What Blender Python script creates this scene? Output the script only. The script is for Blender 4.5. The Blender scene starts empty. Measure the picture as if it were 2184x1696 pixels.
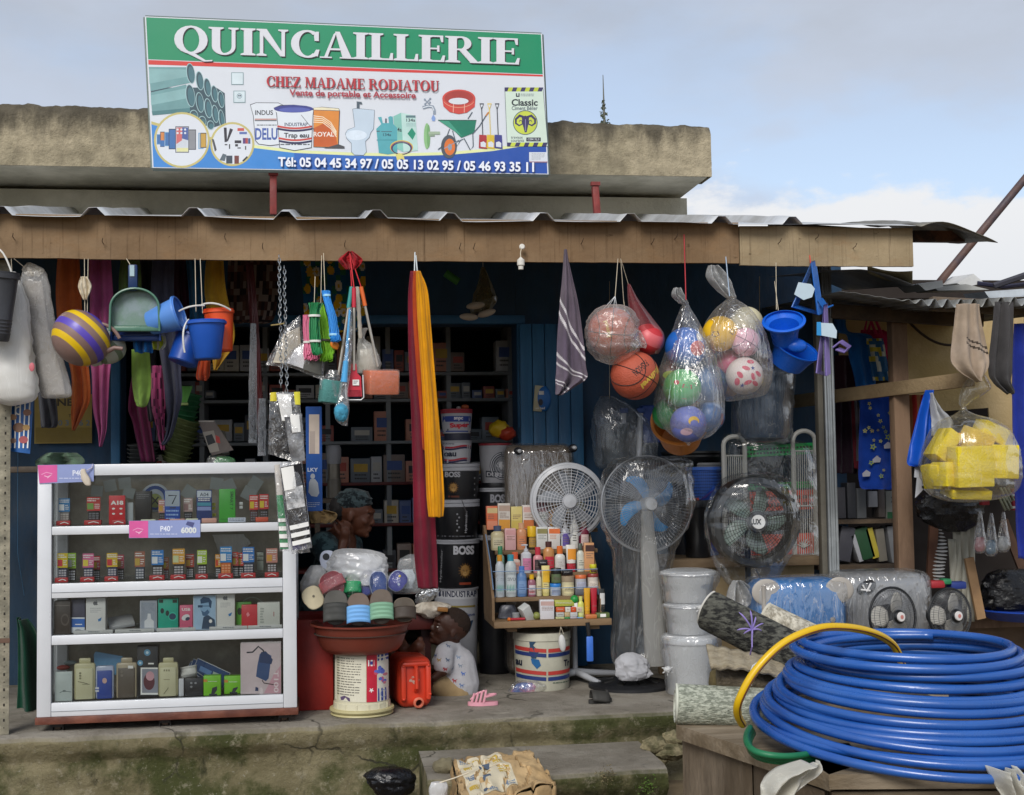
import bpy,bmesh,math,random
from mathutils import Vector,Matrix,noise
V=Vector
R=math.radians
PI=math.pi
rnd=random.Random(7)
scene=bpy.context.scene
COL=scene.collection
# ---- camera
FD,CX,CY,EYE=2804.0,1092.0,848.0,1.51
yaw,pitch,roll=R(8.0),R(3.10),0.015
FW=V((math.cos(pitch)*math.sin(yaw),math.cos(pitch)*math.cos(yaw),math.sin(pitch)))
R0=V((math.cos(yaw),-math.sin(yaw),0));U0=R0 .cross(FW)
RT=R0*math.cos(roll)-U0*math.sin(roll);UP=U0*math.cos(roll)+R0*math.sin(roll)
CAMP=V((0,0,EYE))
cam=bpy.data.cameras.new('camera');co=bpy.data.objects.new('camera',cam);COL.objects.link(co)
co.matrix_world=Matrix(((RT.x,UP.x,-FW.x,0),(RT.y,UP.y,-FW.y,0),(RT.z,UP.z,-FW.z,EYE),(0,0,0,1)))
cam.sensor_width=36;cam.lens=FD/2184*36;cam.clip_end=6000;cam.clip_start=0.1
scene.camera=co
# ---- light
SUN_EL,SUN_AZ=R(37),R(203)
scene.view_settings.view_transform='Standard';scene.view_settings.look='None'
scene.view_settings.exposure=0.8;scene.view_settings.gamma=1
scene.cycles.transparent_max_bounces=24;scene.cycles.max_bounces=8
scene.cycles.diffuse_bounces=5;scene.cycles.glossy_bounces=3;scene.cycles.caustics_reflective=False;scene.cycles.caustics_refractive=False
wd=bpy.data.worlds.new('World');scene.world=wd;wd.use_nodes=True
def world():
 nt=wd.node_tree;N=nt.nodes;L=nt.links;N.clear()
 out=N.new('ShaderNodeOutputWorld');bg=N.new('ShaderNodeBackground');bg.inputs[1].default_value=0.12
 sky=N.new('ShaderNodeTexSky');sky.sky_type='NISHITA';sky.sun_disc=False
 sky.sun_elevation=SUN_EL;sky.sun_rotation=SUN_AZ;sky.dust_density=1.5
 tc=N.new('ShaderNodeTexCoord')
 def noise_(scale,sc,det=6,rough=.55,off=(0,0,0)):
  mp=N.new('ShaderNodeMapping');mp.inputs['Scale'].default_value=sc;mp.inputs['Location'].default_value=off
  nz=N.new('ShaderNodeTexNoise');nz.inputs['Scale'].default_value=scale;nz.inputs['Detail'].default_value=det;nz.inputs['Roughness'].default_value=rough
  L.new(tc.outputs['Generated'],mp.inputs[0]);L.new(mp.outputs[0],nz.inputs[0]);return nz
 def ramp(src,a,b,va=0.,vb=1.):
  m=N.new('ShaderNodeMapRange');m.interpolation_type='SMOOTHSTEP'
  for i,v in enumerate((a,b,va,vb)):m.inputs[i+1].default_value=v
  L.new(src,m.inputs[0]);return m.outputs[0]
 def mth(op,a,b):
  m=N.new('ShaderNodeMath');m.operation=op;m.use_clamp=False
  for i,v in enumerate((a,b)):
   if isinstance(v,(int,float)):m.inputs[i].default_value=v
   else:L.new(v,m.inputs[i])
  return m.outputs[0]
 def mixc(f,a,b):
  m=N.new('ShaderNodeMix');m.data_type='RGBA';L.new(f,m.inputs[0])
  for i,v in((6,a),(7,b)):
   if isinstance(v,tuple):m.inputs[i].default_value=v+(1,)
   else:L.new(v,m.inputs[i])
  return m.outputs[2]
 sp=N.new('ShaderNodeSeparateXYZ');L.new(tc.outputs['Generated'],sp.inputs[0]);z=sp.outputs[2]
 n1=noise_(3.6,(1,1,2.4),7,.55,(.15,0,.2)).outputs[0]
 veil=ramp(n1,.40,.58,.58,.98)
 c=mixc(veil,sky.outputs[0],(2.75,3.1,3.75))
 grey=ramp(z,.20,.36);n3=noise_(5.0,(1,1,2.2),7,.55,(1.3,.4,0)).outputs[0]
 c=mixc(mth('MULTIPLY',grey,ramp(n3,.3,.6,.3,.8)),c,(2.2,2.35,2.65))
 n2=noise_(6.5,(1,1,2.0),9,.6,(.62,.1,.05)).outputs[0]
 top=mth('ADD',mth('MULTIPLY',n2,.24),.085)
 bank=ramp(mth('SUBTRACT',top,z),-.006,.020)
 east=ramp(sp.outputs[0],.10,.24,.35,1.)
 c=mixc(mth('MULTIPLY',bank,east),c,(4.15,4.2,4.3))
 low=ramp(z,.0,.22,.85,0.)
 c=mixc(low,c,(3.25,3.5,3.85))
 L.new(c,bg.inputs[0]);L.new(bg.outputs[0],out.inputs[0])
world()
sl=bpy.data.lights.new('sun','SUN');so=bpy.data.objects.new('sun',sl);COL.objects.link(so)
sl.energy=1.5;sl.angle=R(26);sl.color=(1,.96,.9)
sd=V((math.sin(SUN_AZ)*math.cos(SUN_EL),math.cos(SUN_AZ)*math.cos(SUN_EL),math.sin(SUN_EL)))
so.rotation_euler=(-sd).to_track_quat('-Z','Y').to_euler();so.location=(-6,-8,14)
# ---- projection helpers: where a sight line meets a real plane
def ray(x,y):return FW+RT*((x-CX)/FD)+UP*((CY-y)/FD)
def W(x,y,Y):
 d=ray(x,y);return CAMP+d*(Y/d.y)
def Wz(x,y,z):
 d=ray(x,y);return CAMP+d*((z-EYE)/d.z)
def MP(x,y,Y):
 d=ray(x,y);return(Y/d.y)/FD
# ---- materials
def lin(h):
 h=h.lstrip('#');o=[]
 for i in(0,2,4):
  c=int(h[i:i+2],16)/255;o.append(c/12.92 if c<=.04045 else((c+.055)/1.055)**2.4)
 return tuple(o)
MATS={}
def mat(h,rough=.5,var=.10,vs=9,bump=0.,bs=60,metal=0.,spec=.5,transl=0.,h2=None,m2=3.,m2w=.12,sheen=0.,stretch=None,dirt=0.,emit=0.):
 key=(h,rough,var,vs,bump,bs,metal,spec,transl,h2,m2,m2w,sheen,stretch,dirt,emit)
 if key in MATS:return MATS[key]
 m=bpy.data.materials.new('m_'+h.strip('#'));m.use_nodes=True;nt=m.node_tree;N=nt.nodes;L=nt.links
 b=N['Principled BSDF'];tc=N.new('ShaderNodeTexCoord');src=tc.outputs['Object']
 mp=N.new('ShaderNodeMapping');L.new(src,mp.inputs[0]);mp.inputs['Location'].default_value=(rnd.random()*5,rnd.random()*5,rnd.random()*5)
 if stretch:mp.inputs['Scale'].default_value=stretch
 src=mp.outputs[0]
 def nz(scale,det=5,rg=.6):
  n=N.new('ShaderNodeTexNoise');n.inputs['Scale'].default_value=scale;n.inputs['Detail'].default_value=det;n.inputs['Roughness'].default_value=rg
  L.new(src,n.inputs[0]);return n.outputs[0]
 def rmp(s,a,b_,va,vb):
  r=N.new('ShaderNodeMapRange');r.interpolation_type='SMOOTHSTEP'
  for i,v in enumerate((a,b_,va,vb)):r.inputs[i+1].default_value=v
  L.new(s,r.inputs[0]);return r.outputs[0]
 c1=lin(h)+(1,)
 base=N.new('ShaderNodeRGB');base.outputs[0].default_value=c1;cur=base.outputs[0]
 if h2:
  mx=N.new('ShaderNodeMix');mx.data_type='RGBA';L.new(rmp(nz(m2,8,.65),.5-m2w,.5+m2w,0,1),mx.inputs[0]);L.new(cur,mx.inputs[6]);mx.inputs[7].default_value=lin(h2)+(1,);cur=mx.outputs[2]
 if dirt:
  mx=N.new('ShaderNodeMix');mx.data_type='RGBA';L.new(rmp(nz(5,9,.7),.48,.75,0,dirt),mx.inputs[0]);L.new(cur,mx.inputs[6]);mx.inputs[7].default_value=(.09,.075,.055,1);cur=mx.outputs[2]
 if var:
  hs=N.new('ShaderNodeHueSaturation');L.new(cur,hs.inputs['Color']);L.new(rmp(nz(vs),.25,.75,1-var,1+var),hs.inputs['Value']);cur=hs.outputs[0]
 L.new(cur,b.inputs['Base Color'])
 b.inputs['Metallic'].default_value=metal;b.inputs['Specular IOR Level'].default_value=spec
 if rough>.08:L.new(rmp(nz(vs*2.3),.3,.7,max(0,rough-.08),min(1,rough+.08)),b.inputs['Roughness'])
 else:b.inputs['Roughness'].default_value=rough
 if sheen:b.inputs['Sheen Weight'].default_value=sheen
 if bump:
  bp=N.new('ShaderNodeBump');bp.inputs['Strength'].default_value=bump;bp.inputs['Distance'].default_value=.01
  L.new(nz(bs,4),bp.inputs['Height']);L.new(bp.outputs[0],b.inputs['Normal'])
 if emit:
  b.inputs['Emission Color'].default_value=c1;b.inputs['Emission Strength'].default_value=emit
 if transl:
  t=N.new('ShaderNodeBsdfTranslucent');L.new(cur,t.inputs[0]);mx=N.new('ShaderNodeMixShader');mx.inputs[0].default_value=transl
  L.new(b.outputs[0],mx.inputs[1]);L.new(t.outputs[0],mx.inputs[2]);L.new(mx.outputs[0],N['Material Output'].inputs[0])
 MATS[key]=m;return m
def cloth(h,h2=None,**k):
 k.setdefault('rough',.9);k.setdefault('bump',.5);k.setdefault('bs',260);k.setdefault('spec',.15);k.setdefault('transl',.12);k.setdefault('var',.14);k.setdefault('sheen',.15)
 return mat(h,h2=h2,**k)
def film(name,tint='#ffffff',milk=.10,crease_glint=.5,sc=(9,9,3),gloss=.10,rough=.18,edge=.5):
 key=('film',name)
 if key in MATS:return MATS[key]
 m=bpy.data.materials.new('film_'+name);m.use_nodes=True;nt=m.node_tree;N=nt.nodes;L=nt.links;N.clear()
 out=N.new('ShaderNodeOutputMaterial');tr=N.new('ShaderNodeBsdfTransparent');tr.inputs[0].default_value=tuple(.6+.4*c for c in lin(tint))+(1,)
 df=N.new('ShaderNodeBsdfDiffuse');df.inputs[0].default_value=lin(tint)+(1,);tl=N.new('ShaderNodeBsdfTranslucent');tl.inputs[0].default_value=lin(tint)+(1,)
 gl=N.new('ShaderNodeBsdfGlossy');gl.inputs['Roughness'].default_value=rough
 tc=N.new('ShaderNodeTexCoord');mp=N.new('ShaderNodeMapping');mp.inputs['Scale'].default_value=sc;L.new(tc.outputs['Object'],mp.inputs[0])
 n=N.new('ShaderNodeTexNoise');n.inputs['Scale'].default_value=2.2;n.inputs['Detail'].default_value=3;n.inputs['Distortion'].default_value=.8;L.new(mp.outputs[0],n.inputs[0])
 bp=N.new('ShaderNodeBump');bp.inputs['Strength'].default_value=min(1,crease_glint*.45);bp.inputs['Distance'].default_value=.012;L.new(n.outputs[0],bp.inputs['Height']);L.new(bp.outputs[0],gl.inputs['Normal'])
 dm=N.new('ShaderNodeMixShader');dm.inputs[0].default_value=.45;L.new(df.outputs[0],dm.inputs[1]);L.new(tl.outputs[0],dm.inputs[2])
 def M_(op,a_,b_,c_=None,cl=False):
  q=N.new('ShaderNodeMath');q.operation=op;q.use_clamp=cl
  for i,v in enumerate((a_,b_,c_)):
   if v is None:continue
   if isinstance(v,(int,float)):q.inputs[i].default_value=v
   else:L.new(v,q.inputs[i])
  return q.outputs[0]
 rid=M_('ABSOLUTE',M_('SUBTRACT',n.outputs[0],.5),0)
 r=N.new('ShaderNodeMapRange');r.interpolation_type='SMOOTHSTEP';L.new(rid,r.inputs[0]);r.inputs[1].default_value=.0;r.inputs[2].default_value=.022;r.inputs[3].default_value=min(.5,.05+crease_glint*.17);r.inputs[4].default_value=0.  # whitens thin ridge lines: highlights painted along the film's creases
 lw=N.new('ShaderNodeLayerWeight');lw.inputs[0].default_value=.3
 ed=M_('MULTIPLY',M_('POWER',lw.outputs['Facing'],2.),edge*.5)
 n2=N.new('ShaderNodeTexNoise');n2 .inputs['Scale'].default_value=.7;n2 .inputs['Detail'].default_value=2;L.new(mp.outputs[0],n2 .inputs[0])
 al=M_('ADD',M_('MULTIPLY',M_('ADD',n2 .outputs[0],.5),milk),M_('ADD',ed,M_('MULTIPLY',r.outputs[0],M_('ADD',n2 .outputs[0],.1))),cl=True)
 m1=N.new('ShaderNodeMixShader');L.new(al,m1 .inputs[0]);L.new(tr.outputs[0],m1 .inputs[1]);L.new(dm.outputs[0],m1 .inputs[2])
 g=M_('MULTIPLY_ADD',lw.outputs['Fresnel'],.25,gloss*.14,True)
 m2=N.new('ShaderNodeMixShader');L.new(g,m2 .inputs[0]);L.new(m1 .outputs[0],m2 .inputs[1]);L.new(gl.outputs[0],m2 .inputs[2])
 L.new(m2 .outputs[0],out.inputs[0]);MATS[key]=m;return m
def glassmat():
 if 'glass' in MATS:return MATS['glass']
 m=bpy.data.materials.new('pane_glass');m.use_nodes=True;nt=m.node_tree;N=nt.nodes;L=nt.links;N.clear()
 out=N.new('ShaderNodeOutputMaterial');tr=N.new('ShaderNodeBsdfTransparent');tr.inputs[0].default_value=(.97,.985,.98,1)
 gl=N.new('ShaderNodeBsdfGlossy');gl.inputs['Roughness'].default_value=.03
 fr=N.new('ShaderNodeFresnel');fr.inputs[0].default_value=1.5
 a=N.new('ShaderNodeMath');a.operation='MULTIPLY';L.new(fr.outputs[0],a.inputs[0]);a.inputs[1].default_value=.8
 mx=N.new('ShaderNodeMixShader');L.new(a.outputs[0],mx.inputs[0]);L.new(tr.outputs[0],mx.inputs[1]);L.new(gl.outputs[0],mx.inputs[2]);L.new(mx.outputs[0],out.inputs[0])
 MATS['glass']=m;return m
# ---- mesh builder
I4=Matrix.Identity(4)
def axes(zdir,xhint=V((1,0,0))):
 z=V(zdir).normalized();x=V(xhint);x=(x-z*x.dot(z))
 if x.length<1e-4:x=V((0,1,0))-z*z.y
 x.normalize();y=z.cross(x);return Matrix((x,y,z)).transposed()
def TM(loc,rot=None):
 M=(rot.to_4x4()if rot is not None else Matrix.Identity(4));M.translation=V(loc);return M
def EUL(x=0,y=0,z=0):
 return Matrix.Rotation(z,3,'Z')@Matrix.Rotation(y,3,'Y')@Matrix.Rotation(x,3,'X')
class MB:
 def __init__(s):s.v=[];s.f=[];s.m=[];s.mats=[];s.lay=0
 def mi(s,m):
  if m not in s.mats:s.mats.append(m)
  return s.mats.index(m)
 def add(s,vs,fs,m):
  o=len(s.v);s.v+=[V(v)for v in vs];i=s.mi(m)
  for f in fs:s.f.append([a+o for a in f]);s.m.append(i)
 def bm(s,b,m,M=I4):
  b.verts.index_update();s.add([M@v.co for v in b.verts],[[v.index for v in f.verts]for f in b.faces],m);b.free()
 def box(s,c,sz,m,rot=None,bev=0.,seg=2):
  b=bmesh.new();bmesh.ops.create_cube(b,size=1)
  for v in b.verts:v.co=V((v.co.x*sz[0],v.co.y*sz[1],v.co.z*sz[2]))
  if bev:bmesh.ops.bevel(b,geom=b.edges[:],offset=min(bev,min(sz)*.48),segments=seg,affect='EDGES',profile=.5)
  s.bm(b,m,TM(c,rot))
 def lathe(s,prof,m,c=(0,0,0),rot=None,n=24,sx=1.,sy=1.,wob=None,cap=True):
  M=TM(c,rot);vs=[];fs=[]
  for(r,z)in prof:
   for k in range(n):
    a=2*PI*k/n;q=r*(1+(wob(a,z)if wob else 0));vs.append(M@V((q*math.cos(a)*sx,q*math.sin(a)*sy,z)))
  for j in range(len(prof)-1):
   for k in range(n):
    k2=(k+1)%n;fs.append((j*n+k,j*n+k2,(j+1)*n+k2,(j+1)*n+k))
  if cap and prof[0][0]>1e-6:fs.append(tuple(range(n))[::-1])
  if cap and prof[-1][0]>1e-6:fs.append(tuple((len(prof)-1)*n+k for k in range(n)))
  s.add(vs,fs,m)
 def shell(s,prof,m,c=(0,0,0),rot=None,n=24,th=.003,sx=1.,sy=1.):
  p=list(prof)+[(max(.001,r-th),z)for r,z in reversed(prof)]
  p[len(prof)*2-1]=(p[-1][0],p[-1][1]+th);s.lathe(p,m,c,rot,n,sx,sy)
 def tube(s,pts,r,m,n=6,closed=False,cap=True):
  pts=[V(p)for p in pts];N_=len(pts);vs=[];fs=[];rr=r if isinstance(r,(list,tuple))else[r]*N_
  x=None
  for i,p in enumerate(pts):
   a=pts[(i-1)%N_]if(closed or i)else p;b_=pts[(i+1)%N_]if(closed or i<N_-1)else p
   t=(b_-a);t=t.normalized()if t.length>1e-9 else V((0,0,1))
   if x is None:
    x=t.orthogonal().normalized()
   x=x-t*x.dot(t);x=x.normalized()if x.length>1e-6 else t.orthogonal().normalized();y=t.cross(x)
   for k in range(n):
    q=2*PI*k/n;vs.append(p+(x*math.cos(q)+y*math.sin(q))*rr[i])
  for i in range(N_ if closed else N_-1):
   j=(i+1)%N_
   for k in range(n):
    k2=(k+1)%n;fs.append((i*n+k,i*n+k2,j*n+k2,j*n+k))
  if cap and not closed:fs.append(tuple(range(n))[::-1]);fs.append(tuple((N_-1)*n+k for k in range(n)))
  s.add(vs,fs,m)
 def ball(s,c,r,m,nu=24,nv=14,rot=None,fn=None):
  if not isinstance(r,(tuple,list,Vector)):r=(r,r,r)
  M=TM(c,rot);vs=[];fs=[]
  for j in range(nv+1):
   t=PI*j/nv
   for k in range(nu):
    a=2*PI*k/nu;d=V((math.sin(t)*math.cos(a),math.sin(t)*math.sin(a),-math.cos(t)));q=fn(d)if fn else 1.
    vs.append(M@V((d.x*r[0]*q,d.y*r[1]*q,d.z*r[2]*q)))
  for j in range(nv):
   for k in range(nu):
    k2=(k+1)%nu;fs.append((j*nu+k,j*nu+k2,(j+1)*nu+k2,(j+1)*nu+k))
  s.add(vs,fs,m)
 def grid(s,fn,nu,nv,m,closeu=False):
  vs=[fn(u/(nu if closeu else nu),v/nv)for v in range(nv+1)for u in range(nu if closeu else nu+1)]
  w=nu if closeu else nu+1;fs=[]
  for v in range(nv):
   for u in range(nu):
    u2=(u+1)%w;fs.append((v*w+u,v*w+u2,(v+1)*w+u2,(v+1)*w+u))
  s.add(vs,fs,m)
 def prism(s,pts,vec,m):
  pts=[V(p)for p in pts];n=len(pts);vec=V(vec)
  s.add(pts+[p+vec for p in pts],[tuple(range(n)),tuple(range(2*n-1,n-1,-1))]+[(i,i+n,(i+1)%n+n,(i+1)%n)for i in range(n)],m)
 def build(s,name,parent=None,loc=None,smooth=True,solid=0.,sharp=38):
  off=V(loc)if loc is not None else(parent['_o']if parent is not None else V((0,0,0)))
  off=V(off);me=bpy.data.meshes.new(name);me.from_pydata([v-off for v in s.v],[],s.f)
  for m in s.mats:me.materials.append(m)
  me.polygons.foreach_set('material_index',s.m)
  if smooth:
   me.polygons.foreach_set('use_smooth',[True]*len(s.f));me.set_sharp_from_angle(angle=R(sharp))
  me.update();o=bpy.data.objects.new(name,me);COL.objects.link(o)
  if parent is not None:o.parent=parent
  else:o.location=off
  o['_o']=off
  if solid:
   md=o.modifiers.new('thick','SOLIDIFY');md.thickness=solid;md.offset=0
  return o
def tag(o,label,cat,group=None):
 o['label']=label;o['category']=cat
 if group:o['group']=group
 return o
def thing(name,label,cat,loc=(0,0,0),group=None):
 o=bpy.data.objects.new(name,None);COL.objects.link(o);o.location=loc;o['_o']=V(loc);o.empty_display_size=.05
 return tag(o,label,cat,group)
def solo(mb,name,label,cat,group=None,loc=None,**k):
 if loc is None:
  n=max(1,len(mb.v));loc=sum(mb.v,V())/n;loc.z=min(v.z for v in mb.v)
 return tag(mb.build(name,None,loc,**k),label,cat,group)
def struct(mb,name,kind='structure',**k):
 o=mb.build(name,**k);o['kind']=kind;return o
# ---- printed graphics, drawn on a real surface S(x, y, lift)
TXT={}
def textmesh(st,bold=0.):
 k=(st,bold)
 if k not in TXT:
  cu=bpy.data.curves.new('txt','FONT');cu.body=st;cu.size=1;cu.resolution_u=3;cu.offset=bold;cu.fill_mode='FRONT'
  ob=bpy.data.objects.new('txt',cu);me=bpy.data.meshes.new_from_object(ob)
  vs=[(v.co.x,v.co.y)for v in me.vertices];fs=[tuple(p.vertices)for p in me.polygons]
  bpy.data.objects.remove(ob);bpy.data.curves.remove(cu);bpy.data.meshes.remove(me)
  xs=[v[0]for v in vs]or[0,1];ys=[v[1]for v in vs]or[0,1];x0,x1,y0,y1=min(xs),max(xs),min(ys),max(ys)
  TXT[k]=([((x-x0)/(x1-x0 or 1),(y-y0)/(y1-y0 or 1))for x,y in vs],fs)
 return TXT[k]
def plane(Y,tilt=None):return lambda x,y,e:W(x,y,Y-e)
def cylS(cx,Y,r):
 def S(x,y,e):
  p=W(x,y,Y);dx=max(-.985,min(.985,(p.x-cx)/r));return V((cx+dx*(r+e),Y-math.sqrt(1-dx*dx)*(r+e),p.z))
 return S
def frS(o,ux,uy):
 o=V(o);ux=V(ux);uy=V(uy);n=uy.cross(ux).normalized()
 return lambda x,y,e:o+ux*x+uy*y+n*e
class G:
 def __init__(s,mb,S,T=None,e0=.0006):s.mb=mb;s.S=S;s.T=T or(lambda x,y:(x,y));s.e=e0
 def P(s,x,y):X,Y=s.T(x,y);return s.S(X,Y,s.e)
 def up(s):s.e+=9e-6
 def poly(s,pts,m):s.up();s.mb.add([s.P(*p)for p in pts],[tuple(range(len(pts)))],m)
 def quad(s,a,b,c,d,m,nx=8,ny=1):
  s.up();q=lambda u,v:tuple((a[i]*(1-u)+b[i]*u)*(1-v)+(d[i]*(1-u)+c[i]*u)*v for i in(0,1))
  s.mb.grid(lambda u,v:s.P(*q(u,v)),nx,ny,m)
 def rect(s,x0,y0,x1,y1,m,nx=8):s.quad((x0,y0),(x1,y0),(x1,y1),(x0,y1),m,nx)
 def ell(s,cx,cy,rx,ry,m,a0=0,a1=360,n=24,inner=0.,rot=0.):
  s.up();c_,s_=math.cos(R(rot)),math.sin(R(rot))
  def f(u,v):
   a=R(a0+(a1-a0)*u);q=inner+(1-inner)*v;dx,dy=rx*q*math.cos(a),ry*q*math.sin(a);return s.P(cx+dx*c_-dy*s_,cy+dx*s_+dy*c_)
  s.mb.grid(f,n,2 if inner==0 else 1,m)
 def line(s,pts,w,m):
  s.up();n=len(pts);ws=w if isinstance(w,(list,tuple))else[w]*n;vs=[]
  for i in range(n):
   a=pts[max(0,i-1)];b=pts[min(n-1,i+1)];dx,dy=b[0]-a[0],b[1]-a[1];l=math.hypot(dx,dy)or 1;nx,ny=-dy/l*ws[i]/2,dx/l*ws[i]/2
   vs+=[s.P(pts[i][0]+nx,pts[i][1]+ny),s.P(pts[i][0]-nx,pts[i][1]-ny)]
  s.mb.add(vs,[(2*i,2*i+1,2*i+3,2*i+2)for i in range(n-1)],m)
 def text(s,st,q,m,bold=0.):
  if len(q)==4 and not isinstance(q[0],(tuple,list)):q=((q[0],q[1]),(q[2],q[1]),(q[2],q[3]),(q[0],q[3]))
  s.up();vs,fs=textmesh(st,bold);out=[]
  for u,v in vs:
   t=1-v;p=tuple((q[0][i]*(1-u)+q[1][i]*u)*(1-t)+(q[3][i]*(1-u)+q[2][i]*u)*t for i in(0,1));out.append(s.P(*p))
  s.mb.add(out,fs,m)
 def scrib(s,x0,y0,x1,y1,m,rows=4,fill=.45,seed=1):
  r_=random.Random(seed);h=(y1-y0)/rows
  for i in range(rows):
   y=y0+i*h;x=x0;e=x1-(x1-x0)*r_.choice((0,.05,.3))
   while x<e-.5:
    w=(x1-x0)*r_.uniform(.06,.2);s.rect(x,y,min(e,x+w),y+h*fill,m,1);x+=w+(x1-x0)*.03
# ---- a small bold roman alphabet (the built-in font has no serifs)
def arc(cx,cy,rx,ry,a0,a1,n=14):return[(cx+rx*math.cos(R(a0+(a1-a0)*i/n)),cy+ry*math.sin(R(a0+(a1-a0)*i/n)))for i in range(n+1)]
def SERIF():
 g={}
 def rc(x0,y0,x1,y1):return[(x0,y0),(x1,y0),(x1,y1),(x0,y1)]
 def stem(x0,x1,a=0,b=1,sv=.085,top=True,bot=True):
  o=[rc(x0,a,x1,b)]
  if bot:o.append([(x0-sv,a),(x1+sv,a),(x1+sv,a+.05),(x1,a+.09),(x0,a+.09),(x0-sv,a+.05)])
  if top:o.append([(x0-sv,b),(x0-sv,b-.05),(x0,b-.09),(x1,b-.09),(x1+sv,b-.05),(x1+sv,b)])
  return o
 def ring(cx,cy,ro,yo,ri,yi,a0=0,a1=360,n=20):
  A=arc(cx,cy,ro,yo,a0,a1,n);B=arc(cx,cy,ri,yi,a0,a1,n);return[[A[i],A[i+1],B[i+1],B[i]]for i in range(n)]
 g['I']=(.40,stem(.1,.3))
 g['L']=(.66,stem(.1,.3)+[rc(.3,0,.64,.06),[(.56,.06),(.64,.06),(.64,.27),(.60,.27)]])
 g['E']=(.70,stem(.1,.3)+[rc(.3,0,.67,.06),rc(.3,.94,.64,1),rc(.3,.47,.52,.53),[(.59,.06),(.67,.06),(.69,.25),(.65,.25)],[(.57,.94),(.61,.75),(.64,.75),(.64,.94)],rc(.5,.38,.54,.62)])
 g['T']=(.74,stem(.27,.47,top=False)+[rc(.04,.94,.70,1),[(.04,.94),(.04,.72),(.08,.72),(.13,.94)],[(.61,.94),(.66,.72),(.70,.72),(.70,.94)]])
 g['H']=(.88,stem(.1,.3)+stem(.58,.78)+[rc(.3,.47,.58,.54)])
 g['U']=(.84,stem(.1,.3,.3,1,bot=False)+stem(.62,.70,.3,1,bot=False)+ring(.4,.3,.30,.32,.10,.25,180,270,8)+ring(.4,.3,.30,.32,.22,.25,270,360,8))
 g['N']=(.90,stem(.12,.19)+stem(.69,.76,top=True,bot=False)+[[(.06,1),(.28,1),(.76,0),(.66,0)]])
 g['M']=(1.06,stem(.12,.19)+stem(.76,.95)+[[(.08,1),(.29,1),(.55,.1),(.47,0)],[(.47,0),(.55,0),(.82,1),(.74,1)]])
 g['A']=(.86,[[(.40,1),(.50,1),(.82,0),(.60,0)],[(.36,.9),(.42,.98),(.17,0),(.10,0)],rc(.2,.3,.62,.37),rc(.0,0,.29,.05),rc(.52,0,.90,.05)])
 g['C']=(.80,ring(.46,.5,.42,.52,.23,.45,50,310)+[[(.66,.62),(.75,.62),(.75,.97),(.70,.97),(.64,.86)],[(.72,.04),(.77,.30),(.70,.30),(.62,.1)]])
 g['O']=(.92,ring(.46,.5,.43,.52,.23,.45))
 g['Q']=(.92,ring(.46,.5,.43,.52,.23,.45)+[[(.36,.0),(.52,.03),(.84,-.24),(1.02,-.22),(1.0,-.27),(.8,-.29)]])
 g['D']=(.88,stem(.1,.3)+ring(.38,.5,.44,.5,.24,.44,-90,90,14)+[rc(.3,0,.38,.06),rc(.3,.94,.38,1)])
 g['R']=(.86,stem(.1,.3)+ring(.42,.735,.26,.265,.10,.205,-90,90,12)+[rc(.3,.94,.42,1),rc(.3,.47,.42,.53),[(.36,.5),(.54,.5),(.88,0),(.68,0)],rc(.66,0,.92,.05)])
 g['Z']=(.76,[rc(.06,.94,.68,1),rc(.04,0,.70,.06),[(.46,.94),(.68,.94),(.27,.06),(.04,.06)],[(.06,.94),(.06,.74),(.10,.74),(.16,.94)],[(.60,.06),(.66,.27),(.70,.27),(.70,.06)]])
 g[' ']=(.34,[])
 return g
SER=SERIF()
def serif_text(g,st,x0,yb0,x1,yb1,h0,h1,m,gap=.0):
 tot=sum(SER[c][0]+gap for c in st);x=0
 for c in st:
  w,ps=SER[c]
  for p in ps:
   pts=[]
   for(u,v)in p:
    t=(x+u)/tot;pts.append((x0+(x1-x0)*t,yb0+(yb1-yb0)*t-(h0+(h1-h0)*t)*v))
   g.poly(pts,m)
  x+=w+gap
def nz3(x,y,z,s=1.):return noise.noise(V((x*s,y*s,z*s)))
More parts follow.
